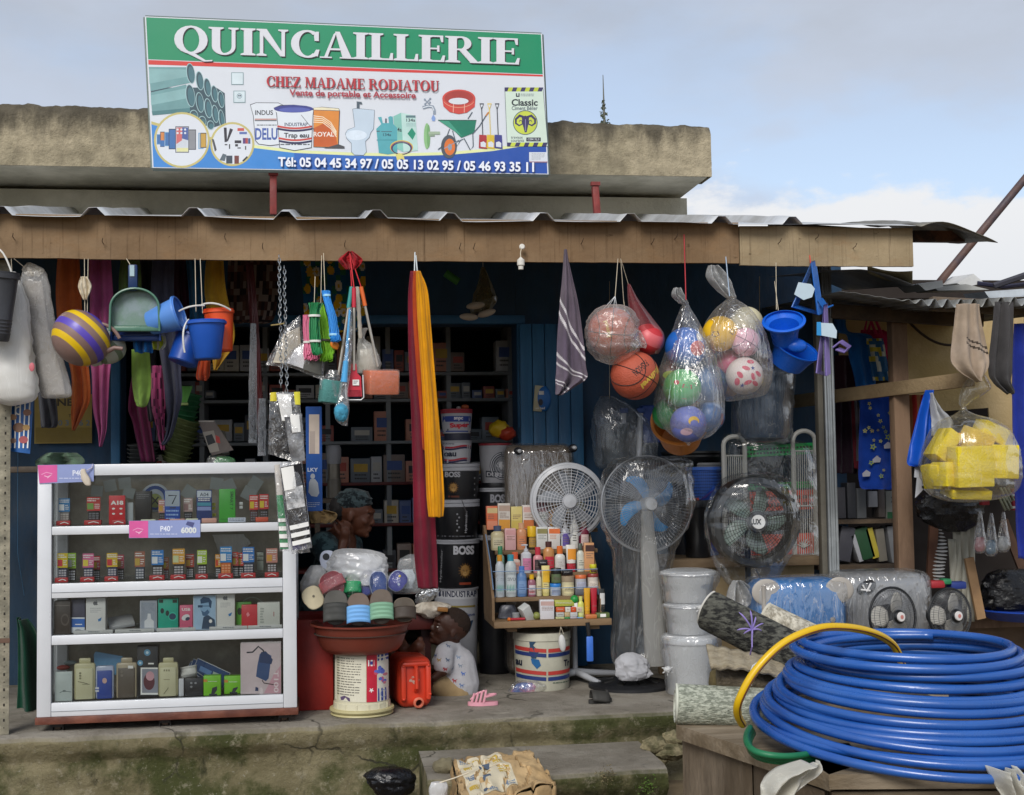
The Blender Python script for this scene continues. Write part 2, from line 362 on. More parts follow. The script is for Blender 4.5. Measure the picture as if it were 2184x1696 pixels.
#  setting: ground, platform, step
ZP=.35
def concrete_moss():
 m=bpy.data.materials.new('mossy_concrete');m.use_nodes=True;nt=m.node_tree;N=nt.nodes;L=nt.links;b=N['Principled BSDF']
 tc=N.new('ShaderNodeTexCoord');ge=N.new('ShaderNodeNewGeometry');sp=N.new('ShaderNodeSeparateXYZ');L.new(ge.outputs['Normal'],sp.inputs[0])
 def nz(sc,d=8,r=.62,st=(1,1,1)):
  mp=N.new('ShaderNodeMapping');mp.inputs['Scale'].default_value=st;L.new(tc.outputs['Object'],mp.inputs[0])
  n=N.new('ShaderNodeTexNoise');n.inputs['Scale'].default_value=sc;n.inputs['Detail'].default_value=d;n.inputs['Roughness'].default_value=r;L.new(mp.outputs[0],n.inputs[0]);return n.outputs[0]
 def rmp(s,a,b_,va=0.,vb=1.):
  r=N.new('ShaderNodeMapRange');r.interpolation_type='SMOOTHSTEP'
  for i,v in enumerate((a,b_,va,vb)):r.inputs[i+1].default_value=v
  L.new(s,r.inputs[0]);return r.outputs[0]
 def mx(f,a,c):
  q=N.new('ShaderNodeMix');q.data_type='RGBA';L.new(f,q.inputs[0])
  for i,v in((6,a),(7,c)):
   if isinstance(v,tuple):q.inputs[i].default_value=v+(1,)
   else:L.new(v,q.inputs[i])
  return q.outputs[2]
 def mul(a,c):
  q=N.new('ShaderNodeMath');q.operation='MULTIPLY';L.new(a,q.inputs[0])
  if isinstance(c,float):q.inputs[1].default_value=c
  else:L.new(c,q.inputs[1])
  return q.outputs[0]
 topc=mx(rmp(nz(3),.35,.65),(.24,.215,.175),(.36,.33,.28));topc=mx(rmp(nz(9,9,.7),.5,.72,0,.6),topc,(.15,.13,.10))
 side=mx(rmp(nz(4),.35,.65),(.27,.235,.14),(.18,.155,.085));side=mx(rmp(nz(2.2,9,.66),.46,.60,0,.92),side,(.05,.06,.016));side=mx(rmp(nz(14,9,.75),.54,.70,0,.75),side,(.40,.36,.26));side=mx(rmp(nz(5.5,9,.7,(1,1,.5)),.56,.70,0,.85),side,(.024,.026,.012))
 side=mx(rmp(nz(60,3,.6),.62,.75,0,.5),side,(.42,.40,.33))
 vo=N.new('ShaderNodeTexVoronoi');vo.feature='DISTANCE_TO_EDGE';vo.inputs['Scale'].default_value=1.7;wn=N.new('ShaderNodeMix');wn.data_type='VECTOR';wn.inputs[0].default_value=.12;nn=N.new('ShaderNodeTexNoise');nn.inputs['Scale'].default_value=6;nn.inputs['Detail'].default_value=8;L.new(tc.outputs['Object'],nn.inputs[0]);L.new(tc.outputs['Object'],wn.inputs[4]);L.new(nn.outputs[1],wn.inputs[5]);L.new(wn.outputs[1],vo.inputs['Vector'])
 crack=mul(rmp(vo.outputs['Distance'],.002,.012,.85,0.),rmp(nz(2.7),.45,.6))
 c=mx(rmp(sp.outputs[2],.45,.95),side,topc);c=mx(crack,c,(.03,.028,.02));c=mx(rmp(nz(120,4,.7),.60,.72,0,.55),c,(.06,.055,.04));c=mx(rmp(nz(90,4,.7,(1,1.3,1)),.63,.74,0,.5),c,(.45,.42,.35))
 L.new(c,b.inputs['Base Color']);b.inputs['Roughness'].default_value=.9;b.inputs['Specular IOR Level'].default_value=.25
 bp=N.new('ShaderNodeBump');bp.inputs['Strength'].default_value=1.;bp.inputs['Distance'].default_value=.022;L.new(nz(26,10,.75),bp.inputs['Height']);L.new(bp.outputs[0],b.inputs['Normal']);return m
MOSS=concrete_moss()
DIRT=mat('#7a6a52',.95,.2,2,.8,30,h2='#5d513d',m2=1.5)
mb=MB()
mb.grid(lambda u,v:V((-1500+3000*u,-300+1800*v,0)),2,2,DIRT)
struct(mb,'ground')
mb=MB()
mb.grid(lambda u,v:(lambda X,Y:V((X,Y,.004+.022*max(0,nz3(X,Y,0,2.2))+.01*nz3(X,Y,3,9))))(-4+8*u,4.3+2.0*v),120,40,DIRT)
struct(mb,'dirt_path')
def slab(name,x0,x1,yf,yb,z1,z0,nu,amp):
 mb=MB();prof=[(yf-.015,z0),(yf+.012,z0+(z1-z0)*.35),(yf+.022,z1-.13),(yf-.012,z1-.075),(yf-.02,z1-.03),(yf+.0,z1-.008),(yf+.05,z1),(yf+.12,z1),(yf+.3,z1),((yf+yb)/2,z1),(yb,z1)]
 fine=[]
 for i in range(len(prof)-1):
  n=4 if i<7 else 3
  for k in range(n):fine.append((prof[i][0]+(prof[i+1][0]-prof[i][0])*k/n,prof[i][1]+(prof[i+1][1]-prof[i][1])*k/n))
 fine.append(prof[-1])
 def f(u,v):
  X=x0+(x1-x0)*u;y,z=fine[round(v*(len(fine)-1))];k=1 if y<yf+.1 else.25
  a=nz3(X,z*3,1.7,3.)*amp*k+nz3(X,z,5,11)*amp*.45*k+nz3(X,z,8,30)*amp*.2*k
  return V((X+nz3(X,z,9,14)*amp*.2,y+a,z+(nz3(X,y,4,5)*amp*.35*k if z>z0+.01 else 0)))
 mb.grid(f,nu,len(fine)-1,MOSS)
 e=[f(1,i/(len(fine)-1))for i in range(len(fine))];mb.add(e+[V((x1,yb,z0))],[tuple(range(len(e)+1))],MOSS)
 e=[f(0,i/(len(fine)-1))for i in range(len(fine))];mb.add(e+[V((x0,yb,z0))],[tuple(range(len(e)+1))[::-1]],MOSS)
 return mb
struct(slab('platform',-4.5,4.2,6.19,7.62,ZP,0,420,.022),'pavement',sharp=60)
sx0,sx1=Wz(905,1640,.205).x,Wz(1425,1645,.205).x
struct(slab('step',sx0,sx1+.02,5.66,6.2,.205,0,120,.02),'doorstep',sharp=60)
for i,(x,y,r)in enumerate(((1398,1590,.05),(1425,1600,.06),(1405,1622,.035),(1440,1575,.045))):
 mb=MB();p=W(x,y,6.02);s_=i*3.1
 mb.ball(p,(r*1.3,r,r*.8),mat('#8d8266',.95,.3,12,.8,40,h2='#4f4c33',m2=9),20,12,fn=lambda d:1+.28*nz3(d.x+s_,d.y,d.z,2.2)+.1*nz3(d.x,d.y+s_,d.z,7))
 solo(mb,'rubble_stone',('angular tan stone lying at the end of the doorstep','largest rubble stone beside the timber table leg','smallest rubble stone below the platform edge','mossy stone jammed under the platform edge')[i],'stone','rubble stones at the step',sharp=25)
#  building
YW=7.7
def stained(name,h,h2,h3,zlo,zhi,streak=.6):
 m=mat(h,.92,.24,13,1.,55,h2=h2,m2=2.6,m2w=.13,spec=.2,dirt=.4).copy();m.name=name;nt=m.node_tree;N=nt.nodes;L=nt.links
 hs=next(n for n in N if n.type=='HUE_SAT');src=hs.inputs['Color'].links[0].from_socket
 tc=N.new('ShaderNodeTexCoord');sp=N.new('ShaderNodeSeparateXYZ');L.new(tc.outputs['Object'],sp.inputs[0])
 mp=N.new('ShaderNodeMapping');mp.inputs['Scale'].default_value=(1,1,.28);L.new(tc.outputs['Object'],mp.inputs[0])
 n=N.new('ShaderNodeTexNoise');n.inputs['Scale'].default_value=4.2;n.inputs['Detail'].default_value=10;n.inputs['Roughness'].default_value=.68;L.new(mp.outputs[0],n.inputs[0])
 a=N.new('ShaderNodeMapRange');L.new(sp.outputs[2],a.inputs[0]);a.inputs[1].default_value=zlo;a.inputs[2].default_value=zhi;a.inputs[3].default_value=-.22;a.inputs[4].default_value=.26
 s=N.new('ShaderNodeMath');s.operation='ADD';L.new(a.outputs[0],s.inputs[0]);L.new(n.outputs[0],s.inputs[1])
 r=N.new('ShaderNodeMapRange');r.interpolation_type='SMOOTHSTEP';L.new(s.outputs[0],r.inputs[0]);r.inputs[1].default_value=.46;r.inputs[2].default_value=.72;r.inputs[4].default_value=streak
 mx=N.new('ShaderNodeMix');mx.data_type='RGBA';L.new(r.outputs[0],mx.inputs[0]);L.new(src,mx.inputs[6]);mx.inputs[7].default_value=lin(h3)+(1,);L.new(mx.outputs[2],hs.inputs['Color']);return m
ZS=W(0,352,7.25).z;ZT=W(0,214,7.25).z
PARA=stained('parapet_plaster','#a59a82','#8f8670','#4e493f',ZS,ZT,.92)
SOFF=mat('#cfcab8',.95,.16,3,.5,30,h2='#b0ac9a',m2=2.5)
UPW=mat('#cbc5b2',.95,.14,2.5,.6,40,h2='#b2ac98',m2=1.6)
BLUE=mat('#1c4668',.6,.16,3,.25,30,h2='#15364f',m2=2,stretch=(1,1,.4),dirt=.3)
bld=thing('shop_building','flat-roofed concrete shop building with blue ground floor and stained tan parapet','building',(0,YW,0))
xr=W(1517,330,7.25).x
mb=MB()
def par(u,v):
 X=-5+(xr+5)*u;top=ZT+(W(1515,268,7.25).z-ZT)*max(0,(X+2.8)/(xr+2.8));top+=.016*nz3(X,0,0,4)+.012*nz3(X,2,0,13)+.006*nz3(X,3,1,40)
 P_=[(7.25,ZS),(7.25,None),(7.45,None),(7.45,ZS)]
 return X,top
n=500;vs=[];fs=[]
for i in range(n+1):
 X,top=par(i/n,0);rough_=lambda k:.008*nz3(X,k,0,6)+.004*nz3(X,k,3,25)
 for k in range(13):vs.append(V((X,7.25+rough_(k*.3)+(.03*max(0,(k-10)/2)**2),ZS+(top-ZS)*k/12)))
 vs.append(V((X,7.45,top-.01)));vs.append(V((X,7.46,ZS+.002)))
w=15
for i in range(n):
 for k in range(w-1):fs.append((i*w+k,(i+1)*w+k,(i+1)*w+k+1,i*w+k+1))
fs.append(tuple(n*w+k for k in range(w)))
mb.add(vs,fs,PARA);mb.build('parapet',bld,sharp=50)
mb=MB();mb.box(((xr-5.02)/2,7.25+.45+.008,ZS-.003+.03),(xr+4.98,.9,.06),SOFF,bev=.01);mb.box(((xr-5.2)/2,9.6,ZS+.09),(xr+4.8,4,.18),SOFF);mb.build('roof_slab',bld)
xw=W(1465,430,YW).x;ZH=W(800,690,YW).z
mb=MB();mb.box(((xw-5)/2,YW+.1,(ZS-.03+2.75)/2),(xw+5,.2,ZS-.034-2.75),UPW);mb.box((xw-.1,10.2,(ZS-.03)/2),(.2,4.6,ZS-.035),UPW);mb.build('upper_wall',bld)
xo0,xo1=W(258,800,YW).x,W(1102,800,YW).x
mb=MB()
mb.box(((xo0-5)/2,YW+.1,1.373),(xo0+5,.2,2.746),BLUE)
xbe=W(1800,800,YW).x;mb.box(((xo1+xbe)/2,YW+.1,1.373),(xbe-xo1,.2,2.746),BLUE)
mb.box(((xo0+xo1)/2,YW+.1,(ZH+2.746)/2),(xo1-xo0-.004,.2,2.746-ZH),BLUE)
mb.build('front_wall',bld)
mb=MB();LB=mat('#2d6690',.55,.12,4,.2)
mb.box(((xo0+xo1)/2,YW-.012,ZH+.02),(xo1-xo0+.1,.05,.05),LB,bev=.004);mb.box((xo1+.025,YW-.012,ZH/2),(.05,.05,ZH-.01),LB,bev=.004);mb.box((xo0-.025,YW-.012,ZH/2),(.05,.05,ZH-.01),LB,bev=.004);mb.build('door_frame',bld)
mb=MB();DOOR=mat('#2f6d98',.5,.13,4,.3,40,h2='#285f88',m2=3,stretch=(3,1,.3))
xd0,xd1=W(1108,800,7.6).x,W(1242,800,7.6).x;zd1=W(1170,688,7.6).z;dw=xd1-xd0
for i in range(5):mb.box((xd0+dw*(i+.5)/5,7.6,(zd1+ZP)/2),(dw/5-.004,.03,zd1-ZP-.02),DOOR,bev=.003)
d_=mb.build('door',bld)
for z in(.7,1.7):mb=MB();mb.box((xd0+dw/2,7.63,z),(dw,.028,.1),DOOR);mb.build('batten',d_)
ROOM=mat('#3b5a70',.9,.15,3);CEIL=mat('#4d5a62',.9,.1)
mb=MB();mb.box((xo0-1.0,9.4,1.5),(.1,2.9,3),ROOM);mb.box((xo1+.7,9.4,1.5),(.1,2.9,3),ROOM);mb.box(((xo0+xo1)/2,10.9,1.5),(xo1-xo0+2,.1,3),ROOM);mb.build('inner_wall',bld)
mb=MB();mb.box(((xo0+xo1)/2,9.35,2.85),(xo1-xo0+2,2.9,.08),CEIL);mb.build('ceiling',bld)
mb=MB();mb.box(((xo0+xo1)/2,9.25,ZP-.03),(xo1-xo0+2.2,3.28,.06),mat('#77705f',.9,.15,4,.4));struct(mb,'floor')
#  canopy
cn=thing('canopy','sheet metal canopy with long brown plywood fascia board across the shop front','canopy',(0,6.15,ZP))
YF=6.15
def plywood(h,h2,h3):
 m=mat(h,.8,.12,3,.35,40,h2=h2,m2=1.6,m2w=.22,spec=.25).copy();nt=m.node_tree;N=nt.nodes;L=nt.links
 hs=next(n for n in N if n.type=='HUE_SAT');src=hs.inputs['Color'].links[0].from_socket;tc=N.new('ShaderNodeTexCoord')
 def lay(sc,st,a,b_,f,col):
  nonlocal src
  mp=N.new('ShaderNodeMapping');mp.inputs['Scale'].default_value=st;L.new(tc.outputs['Object'],mp.inputs[0])
  n=N.new('ShaderNodeTexNoise');n.inputs['Scale'].default_value=sc;n.inputs['Detail'].default_value=6;n.inputs['Roughness'].default_value=.7;L.new(mp.outputs[0],n.inputs[0])
  r=N.new('ShaderNodeMapRange');r.interpolation_type='SMOOTHSTEP';L.new(n.outputs[0],r.inputs[0]);r.inputs[1].default_value=a;r.inputs[2].default_value=b_;r.inputs[4].default_value=f
  mx=N.new('ShaderNodeMix');mx.data_type='RGBA';L.new(r.outputs[0],mx.inputs[0]);L.new(src,mx.inputs[6]);mx.inputs[7].default_value=lin(col)+(1,);src=mx.outputs[2]
 lay(6,(14,1,.35),.54,.70,.75,h3);lay(3,(1,1,2.2),.5,.75,.55,'#8a6a48');lay(22,(1,1,1),.67,.72,.9,'#3b2413');lay(7,(1.2,1,3.5),.64,.68,.6,'#3a2615')
 L.new(src,hs.inputs['Color']);return m
PLY=plywood('#8d765b','#745c43','#47331f');PLY2=plywood('#a39174','#85765c','#5f523e')
def board(x0,x1,zb,zt,m,Y=YF):
 mb=MB();n=90
 def f(u,v):
  X=x0+(x1-x0)*u;b=.004*nz3(X,1,0,2.5)+.003*nz3(X,7,0,18);t=.004*nz3(X,4,0,2)
  return X,zb+b,zt+t
 vs=[];fs=[]
 for i in range(n+1):
  X,b,t=f(i/n,0);yo=.004*nz3(X,9,0,1.5);vs+=[V((X,Y+yo,b)),V((X,Y+yo,t)),V((X,Y+yo+.022,t)),V((X,Y+yo+.022,b))]
 for i in range(n):
  for k in range(4):fs.append((i*4+k,(i+1)*4+k,(i+1)*4+(k+1)%4,i*4+(k+1)%4))
 fs+=[(0,1,2,3),tuple(n*4+k for k in(3,2,1,0))];mb.add(vs,fs,m);return mb
ZB,ZTP=W(700,556,YF).z,W(700,470,YF).z
xj,xe=W(1577,520,YF).x,W(1946,520,YF).x
o=board(-4,xj-.003,W(0,551,YF).z,W(0,461,YF).z+.01,PLY).build('fascia_board',cn)
o=board(xj+.001,xe,W(1700,566,YF).z-.003,W(1700,484,YF).z,PLY2,YF-.004).build('fascia_board',cn);o['label']='greyer shorter replacement board'
NAIL=mat('#4a3a30',.6,.1,metal=.6)
for x in(30,220,480,560,735,980,1010,1240,1390,1440,1660,1740,1820):
 p=W(x,520+(x*37%30)-10,YF-.008);mb=MB();mb.tube([p+V((0,.012,0)),p+V((0,-.03,.006)),p+V((.004,-.036,.02))],.0018,NAIL,5);mb.build('nail',cn)
ZINC=mat('#c9ccd0',.42,.14,4,.15,20,metal=.25,h2='#b3b4b4',m2=3,dirt=.25)
ribs=[W(x,465,6.08).x for x in(-180,0,198,412,608,803,962,1160,1345,1540,1690)]
def rib(X):
 h=0
 for r in ribs:
  d=abs(X-r);h=max(h,1 if d<.018 else max(0,1-(d-.018)/.035))
 return h*.038
xc1=W(1960,480,6.08).x;ZR=W(700,473,6.08).z+.012
mb=MB();xs=sorted([-4+(xc1+4)*i/160 for i in range(161)]+[r+d for r in ribs for d in(-.053,-.018,.018,.053)if-4<r+d<xc1]);nv=10
def rz(X,v):return ZR+v*.325+rib(X)+.010*nz3(X,v*3,0,2.2)*(1-v)+.012*max(0,nz3(X,5,v,3.3))*(1-v)*(1 if X<-.4 else.3)
vs=[V((X,6.075+.012*nz3(X,0,2,5)*(1-v)+(YW-6.075)*v,rz(X,v)))for v in[j/nv for j in range(nv+1)]for X in xs];w=len(xs)
mb.add(vs,[(j*w+i,j*w+i+1,(j+1)*w+i+1,(j+1)*w+i)for j in range(nv)for i in range(w-1)],ZINC);mb.build('roof_sheet',cn,solid=.0015,sharp=20)
mb=MB()
def droop(u,v):
 X=W(1930+158*u,480,6.2).x;return V((X,6.02+1.0*v,ZR-.015-.10*u*u+.035*math.sin(u*2.6)+.2*v+.01*math.sin(v*9+u*7)))
mb.grid(droop,14,10,mat('#8d8a80',.5,.2,4,.3,metal=.5,h2='#5c574d',m2=4));mb.build('torn_roof_sheet',cn,solid=.003)
mb=MB();mb.box((W(2000,500,6.35).x,6.35,W(2000,505,6.35).z),(.28,.05,.055),mat('#6d4733',.8,.3,8,.4,h2='#33261e',m2=9));mb.build('purlin_end',cn)
WOOD=mat('#6f5a42',.85,.2,4,.4,40,h2='#4d3d2c',m2=4,stretch=(1,.3,1))
for x in(-1.2,-.2,.8,1.8,2.7):
 a=V((x,6.2,ZR-.03));b=V((x,YW-.02,ZR+.285));mb=MB();mb.box((a+b)/2,(.05,(b-a).length,.07),WOOD,rot=Matrix.Rotation(math.atan2(b.z-a.z,b.y-a.y),3,'X'));mb.build('rafter',cn)
ALU=mat('#a9aeb0',.42,.08,3,.1,metal=.55,h2='#8c9193',m2=2)
mb=MB();xp=W(1768,900,6.72).x;zt=2.62;MUL=mat('#5e5a50',.7,.2,6,.2)
for i in range(4):mb.box((xp+(i-1.5)*.0135,6.72-.004*(i%2),(ZP+zt)/2),(.0125,.04,zt-ZP),ALU,bev=.002)
mb.box((xp-.045,6.74,(ZP+zt)/2),(.03,.05,zt-ZP),MUL,bev=.003);o=mb.build('post',cn);o['label']='fluted aluminium post'
mb=MB();GALV=mat('#9a9482',.7,.25,9,.4,60,metal=.3,h2='#7b7768',m2=12,dirt=.3);xl=Wz(14,1560,ZP).x;zt=2.5
mb.box((xl,6.25,(ZP+zt)/2),(.055,.004,zt-ZP),GALV);mb.box((xl-.027,6.275,(ZP+zt)/2),(.004,.05,zt-ZP),GALV)
for i in range(44):
 for dx,h in((.006,.012),):mb.box((xl+dx,6.2475,ZP+.03+i*.034),(.007 if i%2 else.004,.002,h if i%2 else.004),mat('#24211d',.9))
mb.box((xl,6.246,ZP+.42),(.06,.004,.02),mat('#6b5346',.9));o=mb.build('post',cn);o['label']='perforated galvanised angle post'
#  sign board
YS=6.95
sg=thing('shop_sign','wide green and white hardware shop sign with white capitals, mounted on two red posts','sign',W(740,372,YS))
mb=MB();WHT=mat('#d7dce4',.45,.03,2);GRN=mat('#0f8f66',.42,.05,2,h2='#118a5f',m2=1);RED=mat('#d23a35',.45,.05)
TL,TR,BR,BL=(309,35),(1156,72),(1170,372),(325,358)
cs=[W(*p,YS)for p in(TL,TR,BR,BL)]
mb.prism(cs,(0,.035,0),WHT);o=mb.build('sign_board',sg)
mb=MB();g=G(mb,plane(YS))
def bil(u,v):return tuple((TL[i]*(1-u)+TR[i]*u)*(1-v)+(BL[i]*(1-u)+BR[i]*u)*v for i in(0,1))
def band(u0,u1,va0,va1,vb0,vb1,m,n=8):
 for i in range(n):
  a,b=u0+(u1-u0)*i/n,u0+(u1-u0)*(i+1)/n;q=lambda u,p,r:bil(u,p+(r-p)*(u-u0)/(u1-u0))
  g.quad(q(a,va0,va1),q(b,va0,va1),q(b,vb0,vb1),q(a,vb0,vb1),m,1)
C_=lambda x,y:(308.4+x/4.972,186.9+y/4.972)
D_=lambda x,y:(729+x/4.868,168.2+y/4.868)
A_=lambda x,y:(x/2.996,y/2.996)
PLAIN=(lambda x,y:(x,y))
band(.003,.997,.006,.006,.283,.288,GRN);band(.003,.997,.288,.293,.318,.305,RED)
SK=mat('#3d86cf',.4,.04);NAVY=mat('#2450a6',.4,.05);PALE=mat('#dfe6a8',.5,.03);KH=mat('#c3b877',.5,.05)
sw=[(.0,.705),(.06,.745),(.15,.80),(.25,.845),(.36,.875),(.5,.885),(.62,.885),(.75,.868),(.86,.835),(.95,.79),(.997,.755)]
for i in range(len(sw)-1):
 (u0,v0),(u1,v1)=sw[i],sw[i+1];t=max(0,min(1,(u0-.35)/.3));
 g.quad(bil(max(.003,u0),v0-.012),bil(u1,v1-.012),bil(u1,v1+.012),bil(max(.003,u0),v0+.012),PALE if i>2 else KH,1)
 g.quad(bil(max(.003,u0),v0+.008),bil(u1,v1+.008),bil(u1,.995),bil(max(.003,u0),.995),(SK if i<4 else NAVY if i>5 else mat('#3068bb',.4)),1)
P1,P2,P3,PDK=mat('#6f9c9f',.4),mat('#86b0b2',.4),mat('#4d7d82',.4),mat('#39525d',.5);RIM=mat('#9fc2c6',.4)
g.T=C_
g.poly([(62,0),(760,0),(850,60),(862,380),(740,420),(600,395),(420,260),(80,250)],PDK)
for(y0,y1,x1,yl,yr)in((-290,40,520,-220,-150),):pass
g.T=A_
g.poly([(950,428),(1190,430),(1215,530),(962,583)],P1);g.poly([(952,440),(1192,445),(1200,490),(955,535)],P2)
g.poly([(962,592),(1190,540),(1215,690),(972,722)],P1);g.poly([(963,610),(1188,565),(1190,630),(966,672)],P2);g.poly([(970,712),(1213,690),(1216,716),(975,738)],P3)
for(x,y,rx,ry)in((1218,470,28,66),(1276,516,25,62),(1325,558,24,60),(1370,600,22,55),(1412,636,21,54),(1216,612,30,74),(1277,655,26,66),(1330,692,25,64),(1375,728,22,58),(1416,762,19,62),(1238,740,28,38),(1292,775,26,34),(1345,800,24,30)):
 g.ell(x,y,rx,ry,RIM,rot=-8);g.ell(x+1,y,rx-4,ry-5,PDK,rot=-8);g.ell(x+5,y+6,rx-10,ry-14,mat('#46707a',.4),rot=-8)
g.T=C_
for(cx,cy,r)in((395,556,296),(930,600,234)):
 g.ell(cx,cy,r,r,KH,n=36);g.ell(cx,cy,r-22,r-22,WHT,n=36)
def phone(x0,y0,x1,y1,a,b):g.rect(x0,y0,x1,y1,a,1);g.rect(x0+6,y0+8,x1-6,y1-8,b,1)
K=mat('#2b2f3a',.4);B1,B2=mat('#3f6ea8',.4),mat('#6aa0c8',.4)
for q in((128,495,170,605,B2,B1),(165,468,212,630,K,mat('#d0854c')),(214,472,262,622,B2,B1),(570,480,625,652,B2,mat('#a8b6c0')),(592,480,655,640,K,mat('#c9a14d')),(256,438,335,655,K,B1),(460,445,545,660,K,mat('#8d8f95'))):phone(*q)
g.rect(165,560,212,625,B1,1);phone(326,412,470,690,K,mat('#c9cfd8'));g.quad((336,425),(400,422),(396,560),(336,600),mat('#c86a6a',.4),1);g.quad((400,422),(462,425),(462,560),(396,540),mat('#4a5f9a',.4),1);g.rect(340,640,462,680,mat('#d9d8a2'),1)
for i in range(3):
 for j in range(2):g.ell(350+i*40,445+j*38,12,12,WHT,n=8)
for q in([(840,425),(870,425),(875,575),(848,580)],[(905,432),(938,445),(882,575),(872,560)]):g.poly(q,mat('#2f2d38',.4))
for(x,y,w,h,c)in((985,430,70,30,'#c8564c'),(1005,470,80,25,'#5a6ea8'),(955,560,70,30,'#2f2d38'),(1042,535,28,60,'#5a3f7a'),(1070,535,26,60,'#b04a4a'),(1098,538,24,58,'#3f5a8a'),(850,600,28,12,'#30323a'),(895,600,12,50,'#30323a'),(960,600,30,25,'#30323a'),(985,635,35,12,'#30323a'),(1065,620,12,40,'#444'),(865,722,66,84,'#3a4654'),(952,722,48,86,'#6d3a36')):
 c=c if len(c)==7 else '#444444';g.rect(x,y,x+w,y+h,mat(c,.45),1)
g.poly([(830,700),(868,712),(850,780),(795,770)],mat('#5c6a75'));g.poly([(712,545),(735,550),(765,660),(745,680)],mat('#4d4d55'));g.poly([(1035,775),(1085,725),(1095,740),(1050,785)],mat('#30323a'))
g.T=A_;LN=mat('#7d99a0',.5)
for(x0,y0,x1,y1)in((1478,463,1556,542),(1492,580,1568,657)):
 g.rect(x0,y0,x1,y1,LN,1);g.rect(x0+4,y0+4,x1-4,y1-4,mat('#cfdde3',.4),1)
g.ell(1530,614,17,17,LN);g.ell(1530,614,14,14,mat('#b9c9d2'));g.ell(1526,612,4,4,K);g.ell(1536,612,4,4,K)
g.T=C_;PW=mat('#dde3ea',.4,.02)
g.poly([(1118,180),(1180,158),(1420,160),(1480,190),(1480,600),(1330,618),(1205,600),(1170,560),(1150,300)],K);g.poly([(1124,186),(1182,164),(1418,166),(1474,192),(1474,594),(1330,612),(1210,596),(1176,556),(1156,300)],PW)
g.text('INDUS',(1172,240,1362,292),K,.02);g.rect(1168,330,1400,342,mat('#b8796a'),1);g.rect(1168,346,1400,356,K,1);g.scrib(1190,392,1400,420,mat('#7a8088'),1)
for i,(c,a)in enumerate((('#4a62a8',(1172,430,1410,556)),)):g.text('DELU',a,mat(c,.4),.03)
for i,(c,y0,y1)in enumerate((('#3f8f70',436,462),('#c9b23a',470,498),('#c87a3a',505,530))):
 pass
g.poly([(1790,215),(1880,205),(2060,220),(2072,250),(2058,640),(1790,632)],K);g.poly([(1794,240),(2064,250),(2050,632),(1794,626)],mat('#d9893a',.4));g.poly([(1794,430),(1900,380),(2000,400),(2052,630),(1794,622)],mat('#c8602a',.4))
g.poly([(1794,215),(1880,209),(2058,224),(2064,244),(1794,236)],mat('#e8e0c0'))
for k in range(4):g.line([(1790,300+k*22),(1890,312+k*20),(1975,370+k*22),(2035,470+k*18)],8,mat('#f3e6cc',.4))
g.text('ROYAL',(1792,470,2010,520),mat('#f0e8e0',.4),.02);g.poly([(2052,600),(2120,625),(2122,648),(1900,645)],mat('#4a4a4e'))
g.poly([(1368,215),(1440,186),(1580,182),(1720,195),(1792,225),(1786,290),(1772,640),(1590,672),(1430,640),(1412,420),(1395,270)],K);g.poly([(1374,240),(1790,240),(1782,288),(1766,634),(1590,665),(1436,634),(1418,420),(1402,268)],PW)
g.ell(1580,226,208,40,mat('#3a4088',.4),n=30);g.ell(1590,236,165,26,mat('#5560ac',.4),n=24)
g.text('INDUSTRAP',(1484,372,1728,410),mat('#3a4460'),.02);REDD=mat('#c8473f',.45)
def sag(y,w,m,a=1408,b=1776):g.line([(a+(b-a)*i/8,y+22*math.sin(PI*i/8)+(i/8)*2)for i in range(9)],w,m)
sag(410,20,REDD);sag(436,22,mat('#26264f'));sag(536,20,REDD,1420,1772);sag(566,22,mat('#26264f'),1424,1770);g.text('Trap eau',(1478,480,1745,548),K,.03);g.scrib(1440,598,1750,625,mat('#555b66'),1);g.line([(1660,290),(1740,390),(1800,450)],5,K)
g.T=D_;PORC=mat('#c3d3e2',.35,.03);OUT=mat('#4c5a66',.5)
def outlined(pts,m,w=5):g.poly(pts,m);g.line(pts+[pts[0]],w,OUT)
outlined([(112,315),(150,308),(340,325),(330,520),(300,560),(285,610),(245,650),(255,760),(225,795),(130,790),(100,760),(100,670),(50,620),(36,570),(60,530),(135,500)],PORC,4)
g.ell(150,585,110,52,mat('#d6e2ee',.3));g.rect(155,240,185,305,OUT,1);g.poly([(150,235),(205,240),(215,268),(180,262)],OUT)
GASB=mat('#57a9b3',.4);BOXG=mat('#b9d9d3',.45)
g.poly([(535,390),(615,352),(765,385),(790,745),(640,760),(600,745)],BOXG);g.poly([(535,390),(615,352),(640,760),(560,720)],mat('#86c2b6'));g.rect(665,380,765,405,mat('#5b7a80'),1);g.text('134a',(670,412,762,446),K,.02);g.text('4a',(575,505,622,550),K,.02);g.poly([(728,508),(768,570),(735,635),(682,570)],mat('#158a6c'));g.scrib(670,460,770,500,mat('#8fb0b0'),3)
g.poly([(375,400),(412,395),(425,460),(490,460),(482,400),(500,388),(528,392),(535,470),(575,510),(575,770),(480,785),(385,770),(358,520),(410,470)],GASB);g.rect(450,412,466,458,OUT,1);g.rect(410,545,520,552,OUT,1);g.rect(360,540,395,550,OUT,1);g.text('134a',(428,566,512,596),mat('#1f4a58'),.02);g.rect(362,632,570,640,mat('#3e8d98'),1)
for(r,c,dy)in((120,'#d9b84a',0),(112,'#7a3f6a',6),(104,'#3a3a55',12)):g.ell(620,712+dy,r,74*r/120,mat(c,.4),inner=.88)
g.poly([(560,790),(600,770),(640,790),(655,850),(620,830),(575,850)],mat('#d9cf7a'))
CHR=mat('#8c98a8',.35)
